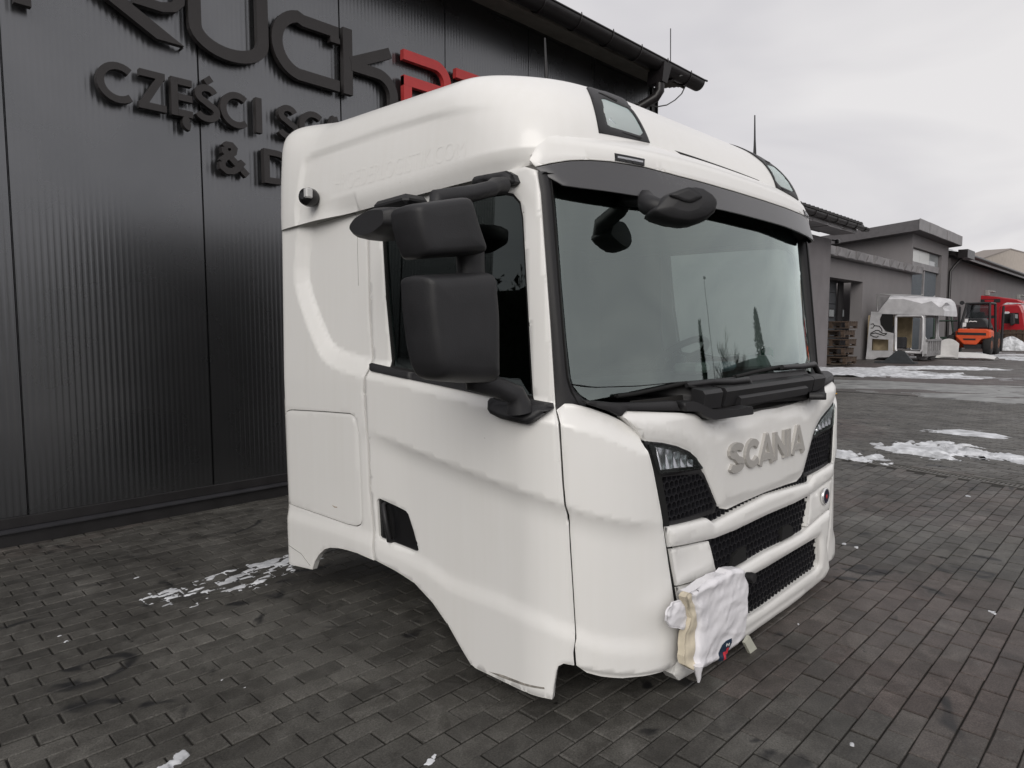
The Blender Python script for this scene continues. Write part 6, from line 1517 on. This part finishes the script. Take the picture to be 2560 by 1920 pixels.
# things lying round it
bp_ = on_z(*zp(760, 1560)); M_RUB = mat('grey_plastic', (.045, .05, .055), .6, noise=.2)
b = MB(); h_ = on_x(*zp(800, 1310), bp_[0])[2]; b.prism([(0, .55, 0), (0, -.62, 0), (0, -.25, h_), (0, .0, h_ + .03)], (.12, 0, 0)); b.prism([(-.2, .75, 0), (-.2, -.68, 0), (.3, -.68, 0), (.3, .75, 0)], (0, 0, .07))
o = b.build('mudguard_piece', M_RUB); o.location = bp_; tag(o, 'dark grey plastic mudguard piece standing before the stripped silver cab', 'mudguard')
hb = on_z(*zp(1790, 1480)); M_WP = mat('white_panel', (.62, .61, .60), .45, noise=.08)
b = MB()
def hood(u, v): return (.05 + .25 * math.sin(math.pi * u) * .5 + .35 * v, .42 - .84 * u + .05 * v, .06 + .86 * v * (1 - .25 * (2 * u - 1) ** 2))
b.grid(hood, 9, 7); q = len(b.v); b.grid(lambda u, v: tuple(np.array(hood(u, v)) + [.05, 0, -.02]), 9, 7); o = b.build('bonnet_flap', M_WP); o.location = hb; tag(o, 'white bonnet flap leaning up beside the silver cab', 'body panel')
hb2 = on_z(*zp(2050, 1480)); b = MB()
def slab(u, v): return (1.1 * v - .3, 1.25 - 2.6 * u, .30 * math.sin(math.pi * min(1, .1 + v * .8)) * (1 - .6 * abs(2 * u - 1) ** 3) + .02)
b.grid(slab, 11, 7); b.grid(lambda u, v: (slab(u, v)[0], slab(u, v)[1], .012), 11, 7); o = b.build('roof_panel', M_WP); o.location = hb2; tag(o, 'flat white curved body panel lying on the ground before the forklift', 'body panel')

# ---------------------------------------------------------------- forklift
zq = lambda a, b: (2360 + a * .10852, 720 + b * .10852)
FX = on_z(*zq(1000, 1550))[0]; FYS = on_z(*zq(1030, 1550))[1]
M_OR = mat('forklift_orange', (.62, .085, .025), .45, noise=.15, nscale=3); M_FD = mat('forklift_dark', (.018, .018, .02), .5, noise=.2); M_TYRE = mat('tyre', (.016, .015, .015), .85, noise=.3); M_RIM = mat('rusty_rim', (.16, .07, .045), .8, noise=.4)
fq = lambda a, b: on_x(*zq(a, b), FX); fsd = lambda a, b: on_y(*zq(a, b), FYS)
fo0 = fq(600, 1400); fk = thing('forklift', 'orange forklift with dark cage parked before the red truck', 'forklift', (FX, fo0[1], 0)); og = (FX, fo0[1], 0)
def fpoly(name, m, pts, d, dx=0.0, z0=0.0, bevel=0.0):
    b = MB(); b.prism([(dx, fq(a, c)[1] - og[1], max(z0, fq(a, c)[2])) for a, c in pts], (d, 0, 0)); return b.build(name, m, fk, bevel=bevel)
fpoly('counterweight', M_OR, [(310, 960), (330, 935), (980, 945), (1080, 990), (1075, 1150), (860, 1180), (740, 1310), (440, 1300), (250, 1110), (300, 1060)], .9, bevel=.06)
fpoly('vent_slot', M_FD, [(310, 1020), (970, 1035), (970, 1095), (310, 1078)], .02, -.012); fpoly('vent_slot', M_FD, [(440, 1160), (730, 1165), (725, 1205), (450, 1200)], .02, -.012); fpoly('undertray', M_FD, [(420, 1290), (860, 1300), (850, 1400), (470, 1400)], .9, .1)
b = MB(); yS = FYS - og[1]
b.prism([(x - og[0], yS + .06, max(.35, z)) for x, _, z in [fsd(a, c) for a, c in ((1080, 985), (1130, 1130), (1250, 1110), (1340, 1085), (1345, 1180), (1260, 1390), (1110, 1390), (1080, 1250))]], (0, 1.5, 0)); b.build('body', M_OR, fk, bevel=.04)
fpoly('gas_hood', M_FD, [(430, 920), (560, 690), (860, 690), (960, 760), (1030, 930)], 1.2, .15, bevel=.05)
b = MB(); lp_ = [(fq(a, c)) for a, c in ((565, 782), (600, 762), (650, 775), (700, 765), (745, 778))]; b.tube([(.13, p[1] - og[1], p[2]) for p in lp_], .025, 6); b.build('logo_mark', mat('decal_white', (.7, .7, .7), .5), fk)
for r_ in (((470, 715), (545, 712), (540, 790), (465, 790)), ((420, 800), (505, 797), (495, 890), (415, 890))): fpoly('warning_plate', mat('decal_white', (.7, .7, .7), .5), r_, .02, .12)
top = fq(700, 350)[2]; yl, yr2 = fq(360, 880)[1] - og[1], fq(1040, 900)[1] - og[1]; ylt, yrt = fq(500, 360)[1] - og[1], fq(1030, 360)[1] - og[1]; zb_k = fq(700, 930)[2]
b = MB()
for (y0, y1) in ((yl, ylt), (yr2, yrt)):
    b.tube([(.15, y0, zb_k), (.3, y1, top)], .06, 8); b.tube([(1.9, y0, zb_k - .5), (1.75, y1, top)], .06, 8); b.tube([(.3, y1, top), (1.75, y1, top)], .06, 8)
for x in (.3, .8, 1.3, 1.75): b.tube([(x, ylt, top), (x, yrt, top)], .05, 8)
b.build('overhead_guard', M_FD, fk)
fpoly('rear_screen', glass_mat('cab_glass', (.5, .52, .54), .05), [(460, 690), (515, 385), (1010, 385), (1000, 700)], .02, .28)
b = MB(); b.tube([(2.4, yl + .5, .15), (2.4, yl + .5, top - .1)], .06, 8); b.tube([(2.4, yr2 - .2, .15), (2.4, yr2 - .2, top - .1)], .06, 8)
for z in (.5, 1.3, 2.0): b.box((2.4, (yl + yr2) / 2, z), (.14, abs(yl - yr2) * .7, .16))
b.build('mast', M_FD, fk)
b = MB(); b.box((1.0, (yl + yr2) / 2, 1.55), (.6, .6, .2), bev=.05); b.box((.75, (yl + yr2) / 2, 1.9), (.2, .6, .7), bev=.05); b.build('seat', M_FD, fk)
p = fq(400, 340); b = MB(); b.lathe([(.04, -.06), (.10, -.04), (.11, .05)], (.2, p[1] - og[1], p[2]), (-1, 0, 0), 12); b.tube([(.2, p[1] - og[1], p[2]), (.25, ylt, top)], .015, 6); b.build('work_lamp', M_FD, fk)
for (xw, yw, r_) in ((.45, yS + .12, .52), (.45, yS + 1.75, .52), (1.95, yS + .05, .60), (1.95, yS + 1.85, .60)):
    b = MB(); b.lathe([(r_ * .5, -.16), (r_ * .9, -.17), (r_, -.1), (r_, .1), (r_ * .9, .17), (r_ * .5, .16)], (xw, yw, r_), (0, 1, 0), 22); w_ = b.build('wheel', M_TYRE, fk)
    b = MB(); b.lathe([(.05, -.19), (r_ * .3, -.185), (r_ * .52, -.15), (r_ * .52, .15), (.05, .16)], (xw, yw, r_), (0, 1, 0), 18); b.build('rim', M_RIM, w_)
# ---------------------------------------------------------------- red trucks
M_RED = mat('red_paint', (.36, .012, .02), .3, coat=.4, noise=.12, nscale=2)
RX = on_z(*zq(1600, 1440))[0] + 1.5
rq = lambda a, b, x=RX: on_x(*zq(a, b), x)
def red_truck(name, label, x, pts, win, mirror, low):
    o0 = rq(*pts[0], x); t = thing(name, label, 'truck', (x, o0[1], 0)); oy = o0[1]
    def pl(nm, m, ps, d, dx=0.0, bevel=0.0, par=t):
        b = MB(); b.prism([(dx, rq(a, c, x)[1] - oy, max(.05, rq(a, c, x)[2])) for a, c in ps], (d, 0, 0)); return b.build(nm, m, par, bevel=bevel)
    pl('cab_body', M_RED, pts, 2.4, bevel=.12)
    if win: w = pl('side_window', M_SEAL_GAP, win, .03, -.015); pl('pane', M_PANE, [(win[1][0] - 110, win[0][1] + 20), (win[1][0] - 20, win[0][1] + 30), (win[1][0] - 20, win[0][1] + 120), (win[1][0] - 100, win[0][1] + 110)], .012, -.022, par=w)
    if mirror: pl('mirror', M_FD, mirror, .3, -.5, bevel=.06)
    for k in range(2):
        b = MB(); yy = rq(low[k], 1180, x)[1] - oy; b.lathe([(.25, -.2), (.48, -.2), (.5, 0), (.48, .2), (.25, .2)], (.3, yy, .5), (1, 0, 0), 18); b.build('wheel', M_TYRE, t)
    return t, pl
t, pl = red_truck('red_truck', 'red truck cab with snow on its roof beside the crate', RX, [(1265, 420), (1330, 385), (1700, 360), (1760, 380), (1800, 430), (1850, 560), (1900, 900), (1900, 1180), (1240, 1180), (1240, 900)], [(1330, 580), (1720, 570), (1735, 830), (1320, 810)], [(1545, 600), (1650, 580), (1660, 830), (1560, 880), (1540, 790)], (1320, 1800))
pl('roof_snow', M_SNOW, [(1345, 375), (1440, 335), (1740, 345), (1760, 365), (1560, 385), (1420, 420)], 1.8, .1, bevel=.05); pl('window_snow', M_SNOW, [(1370, 580), (1400, 545), (1500, 545), (1520, 575), (1480, 600), (1400, 600)], .1, -.06, bevel=.03)
RX2 = RX + 5
t, pl = red_truck('red_truck', 'red truck with dark sun visor standing behind the forklift', RX2, [(700, 330), (720, 200), (770, 165), (1280, 205), (1700, 260), (1850, 330), (1850, 1000), (1240, 1150), (700, 1100)], None, None, (800, 1600))
pl('visor', M_FD, [(750, 265), (1300, 250), (1300, 330), (760, 330)], .05, -.03); pl('visor_plate', M_RED, [(940, 275), (1150, 270), (1150, 320), (945, 322)], .05, -.06)
# crate, snow pile, pallets, bollard
cr_ = on_z(*zq(1760, 1430)); M_WOOD = mat('weathered_wood', (.075, .052, .038), .9, noise=.4, nscale=6)
ct = thing('wooden_crate', 'tall weathered wooden crate beside the snow pile', 'crate', cr_); hgt = on_x(*zq(1740, 960), cr_[0])[2]
for k in range(7): b = MB(); b.box((0, -.55 + k * .32 - .3, hgt / 2), (.05, .29, hgt), bev=.01); b.build('board', M_WOOD, ct)
for z in (.3, hgt - .2): b = MB(); b.box((-.05, .1, z), (.05, 2.2, .14)); b.build('batten', M_WOOD, ct)
b = MB(); b.box((.6, .1, hgt / 2 - .02), (1.1, 2.1, hgt - .1)); b.build('crate_box', M_WOOD, ct)
spp = on_z(*zq(1530, 1435)); b = MB()
def heap(u, v): a_ = 2 * math.pi * u; r_ = .95 * (1 - v) * (1 + .18 * math.sin(3 * a_ + 1) + .1 * math.sin(7 * a_)); return (r_ * .8 * math.cos(a_), r_ * math.sin(a_), 0.85 * (1 - (1 - v) ** 2.2) * (1 + .08 * math.sin(5 * a_)) - .02)
b.grid(heap, 22, 9, wrap=True); o = b.build('snow_pile', M_SNOW); o.location = spp; tag(o, 'heap of cleared snow between forklift and wooden crate', 'snow pile')
pb = np.array([on_y(*zb4(335, 1500), GY - .75)[0], GY - .75, 0])
for k in range(5):
    t = thing('pallet', ('wooden pallet at the bottom of the stack by the garage door', 'second wooden pallet from the bottom of the stack', 'middle wooden pallet of the stack by the garage door', 'second wooden pallet from the top of the stack', 'topmost wooden pallet of the stack by the garage door')[k], 'pallet', (pb[0], pb[1] + .1 * (k % 2), k * .33), .06 * (k % 3 - 1), 'pallets stacked by the garage door')
    for q in range(5): b = MB(); b.box((-.45 + q * .225, 0, .30), (.13, 1.3, .035)); b.build('board', M_WOOD, t)
    for q in range(3): b = MB(); b.box((0, -.58 + q * .58, .21), (1.0, .12, .14)); b.build('bearer', M_WOOD, t)
    for q in range(3): b = MB(); b.box((-.42 + q * .42, 0, .02 + .05), (.12, 1.3, .03)); b.build('board', M_WOOD, t)
    for q in range(3): b = MB(); b.box((-.42, -.58 + q * .58, .11), (.12, .12, .06)); b.box((.42, -.58 + q * .58, .11), (.12, .12, .06)); o = b.build('blocks', M_WOOD, t); o['kind'] = 'stuff'
bd = on_z(*zb4(260, 1636)); b = MB(); b.box((0, 0, .03), (1.2, .9, .04)); o = b.build('plywood_sheet', mat('pale_ply', (.28, .25, .21), .8, noise=.2)); o.location = (bd[0] + 1.2, bd[1] + .1, 0); tag(o, 'pale plywood sheet lying flat near the corner of the grey wing', 'board')
# yellow guard post just beyond the cab
yp = on_y(2066, 945, WY - 1.2); gp0 = on_z(2071, 985)
t = thing('guard_post', 'short yellow guard post beyond the corner of the white cab', 'post', (gp0[0], gp0[1], 0))
M_YEL = mat('safety_yellow', (.62, .33, .02), .5, noise=.15); hh = on_x(2066, 939, gp0[0])[2]
b = MB(); b.box((0, 0, hh / 2), (.12, .12, hh - .001), bev=.02); b.build('post', M_YEL, t)
b = MB(); b.box((0, 0, .012), (.26, .26, .02)); b.build('base_plate', M_YEL, t)
# green frame leaning by the gate
gf = on_z(*zp(1830, 1120 + 260)); t = thing('steel_frame', 'dark green steel frame leaning behind the silver cab', 'frame', (gf[0] + 2.0, gf[1] + .6, 0))
M_GRN = mat('green_steel', (.03, .055, .04), .6, noise=.3); b = MB()
for y0 in (-.55, .55): b.tube([(0, y0, .02), (.5, y0 * .6 + .35, 3.0)], .05, 6)
b.build('upright', M_GRN, t)
for z in (.8, 1.8): b = MB(); b.tube([(.13 * z, -.5, z), (.13 * z, .5, z)], .04, 6); b.build('rung', M_GRN, t)
b = MB(); b.box((1.2, .2, .45), (1.0, 1.4, .9), bev=.05); b.build('bin', M_GRN, t)
# ================================================================== the far side of the street (seen only mirrored in the glass and the cladding)
M_BARK = mat('bark', (.035, .028, .022), .9, noise=.3); M_CON = mat('conifer', (.022, .032, .02), .9, noise=.4, nscale=3); M_HED = mat('hedge', (.045, .06, .025), .9, noise=.4, nscale=2)
er = random.Random(11)
def bare_tree(loc, h, label):
    t = thing('bare_tree', label, 'tree', loc, er.random() * 6, 'bare trees across the street'); b = MB()
    b.tube([(0, 0, -.1), (.05, .02, h * .25), (.1, -.05, h * .5), (.08, .05, h * .8)], [h * .022, h * .018, h * .012, h * .005], 7); b.build('trunk', M_BARK, t)
    c = MB()
    def br(p, d, L_, r_, lev):
        d = d.normalized(); q = p + d * L_; c.tube([p, p + d * L_ * .5 + Vector((er.uniform(-.06, .06), er.uniform(-.06, .06), .03)) * L_, q], [r_, r_ * .75, r_ * .45], 4, cap=False)
        if lev > 0:
            for k in range(4):
                n = (d + Vector((er.uniform(-.9, .9), er.uniform(-.9, .9), er.uniform(-.1, .7)))).normalized(); br(p + d * L_ * er.uniform(.35, 1), n, L_ * er.uniform(.5, .75), r_ * .5, lev - 1)
    for k in range(13):
        z = h * er.uniform(.22, .8); a = er.random() * 6.28; br(Vector((.07, 0, z)), Vector((math.cos(a), math.sin(a), er.uniform(.4, 1.2))), h * er.uniform(.16, .28), h * .008, 3)
    c.build('crown', M_BARK, t); return t
def conifer(loc, h, r_, label, name='conifer'):
    t = thing(name, label, 'tree', loc); b = MB(); b.tube([(0, 0, -.1), (0, 0, h * .9)], [.12, .03], 6); b.build('trunk', M_BARK, t); c = MB()
    for k in range(2600):
        v = er.random() ** .8; z = h * (.04 + .95 * v); rr_ = r_ * (1 - v) ** .55 * (.55 + .5 * er.random()); a = er.random() * 6.28
        p = Vector((rr_ * math.cos(a), rr_ * math.sin(a), z)); s_ = .10 + .14 * er.random(); u = Vector((er.uniform(-1, 1), er.uniform(-1, 1), er.uniform(0, 1.6))).normalized() * s_; w = Vector((math.sin(a), -math.cos(a), er.uniform(-.3, .3))) * s_ * .5
        c.add([p - w, p + w, p + u * 1.6], [(0, 1, 2)])
    o = c.build('crown', M_CON, t, recalc=False); return t
def dirloc(u, v_, d):
    """place seen at photo pixel (u,v) of the windscreen as a mirror image: reflect the sight line in the upright glass"""
    w = wray(u, v_); w = np.array([w[0], -w[1], 0]); w /= np.linalg.norm(w); s_ = on_y(u, v_, 1.35); return (s_[0] + w[0] * d, s_[1] + w[1] * d, 0)
for (u, d, h) in ((1600, 60, 6), (1650, 58, 8), (1690, 56, 7), (1730, 60, 6.5), (1780, 62, 6), (1560, 62, 5)):
    bare_tree(dirloc(u, 850, d), h, 'leafless tree standing across the street, mirrored in the windscreen')
conifer(dirloc(1475, 850, 26), 5.2, .5, 'slender dark cypress across the street, mirrored in the windscreen', 'cypress'); conifer(dirloc(1465, 850, 30), 4.6, .5, 'short dark cypress across the street, mirrored in the windscreen', 'cypress'); conifer(dirloc(1930, 850, 50), 8, 1.4, 'broad dark spruce across the street, mirrored in the windscreen', 'spruce')
hl_ = dirloc(1800, 850, 66); hs_ = thing('street_house', 'low house with pitched roof across the street, mirrored in the windscreen', 'house', hl_, R(35))
b = MB(); b.box((0, 0, 1.6), (13, 8, 3.2)); b.build('wall', mat('house_wall', (.30, .28, .25), .9), hs_)
b = MB(); b.prism([(-7, -4.6, 3.1), (-7, 4.6, 3.1), (-7, 0, 5.6)], (14, 0, 0)); b.build('roof', M_TILE, hs_)
lpst = dirloc(1560, 850, 34)
t = thing('lamp_post', 'tall street lamp post across the street, mirrored in the windscreen', 'lamp post', lpst); b = MB(); b.tube([(0, 0, 0), (0, 0, 8.6)], [.09, .05], 8); b.build('pole', M_ZINC, t); b = MB(); b.box((.25, 0, 8.65), (.7, .2, .1), bev=.03); b.build('lamp_head', M_ZINC, t)
b = MB()
for k in range(5000):
    u = er.random(); x = 6 + 85 * u; y = -46 - 8 * er.random(); z = er.random() * (1.6 + 1.0 * math.sin(x * .35)); s_ = .25 + .3 * er.random()
    p = Vector((x, y, z)); q = Vector((er.uniform(-1, 1), er.uniform(-1, 1), er.uniform(-.3, 1))) * s_; w = Vector((er.uniform(-1, 1), er.uniform(-1, 1), er.uniform(-1, 1))) * s_
    b.add([p, p + q, p + w], [(0, 1, 2)])
tag(b.build('hedge', M_HED, recalc=False), 'long untrimmed hedge along the far side of the street', 'hedge', kind='stuff')
g = MB(); g.add([(-200, -300, -.003), (300, -300, -.003), (300, -44, -.003), (-200, -44, -.003)], [(0, 1, 2, 3)]); tag(g.build('verge', mat('winter_grass', (.06, .065, .03), .95, noise=.4, nscale=.3)), kind='structure')

# unseen hedge left of the camera, added as a dark reflection for the side glass
b = MB()
for k in range(9000):
    y = -30 + 60 * er.random(); z = 3.9 * er.random() ** .9; x = -13 + .7 * er.random() + .35 * math.sin(y * 2.3); s_ = .14 + .16 * er.random()
    p = Vector((x, y, z)); q = Vector((er.uniform(-1, 1), er.uniform(-1, 1), er.uniform(-.3, 1))) * s_; w = Vector((er.uniform(-1, 1), er.uniform(-1, 1), er.uniform(-1, 1))) * s_
    b.add([p, p + q, p + w], [(0, 1, 2)])
b.box((-13.6, 0, 1.75), (1.2, 60, 3.5)); tag(b.build('reflection_hedge', M_CON, recalc=False), 'unseen dark hedge added beside the yard to darken the side glass reflection', 'hedge', kind='stuff')
# ================================================================== faint ghost of the removed lettering on the roof side
cu_ = bpy.data.curves.new('ghost', 'FONT'); cu_.body = 'HROEDERLOGISTIK.COM'; cu_.resolution_u = 3; to_ = bpy.data.objects.new('ghost', cu_); COL.objects.link(to_)
dg = bpy.context.evaluated_depsgraph_get(); tm = bpy.data.meshes.new_from_object(to_.evaluated_get(dg)); bpy.data.objects.remove(to_)
A0 = roofuv(Z('B', (420, 925), (1450, 640), (430, 790))); V_ = np.array([v.co[:] for v in tm.vertices]); w_ = V_[:, 0].max(); h_ = V_[:, 1].max()
du = (A0[1] - A0[0]) / w_; dv = (A0[2] - A0[0]) / h_
UV = A0[0] + V_[:, :1] * du + V_[:, 1:2] * dv; Pg = rmap(UV, .0008); e_ = 2e-3; Ng = np.cross(rmap(UV + [e_, 0]) - rmap(UV - [e_, 0]), rmap(UV + [0, e_]) - rmap(UV - [0, e_])); Ng /= np.linalg.norm(Ng, axis=1)[:, None]; Ng *= np.sign(-Ng[:, :1])
for i, v in enumerate(tm.vertices): v.co = Pg[i]
tm.polygons.foreach_set('use_smooth', [True] * len(tm.polygons)); tm.normals_split_custom_set_from_vertices([tuple(map(float, q)) for q in Ng]); tm.materials.clear(); tm.materials.append(mat('ghost_white', (.825, .817, .795), .38)); go = bpy.data.objects.new('ghost_lettering', tm); COL.objects.link(go); go.parent = cab
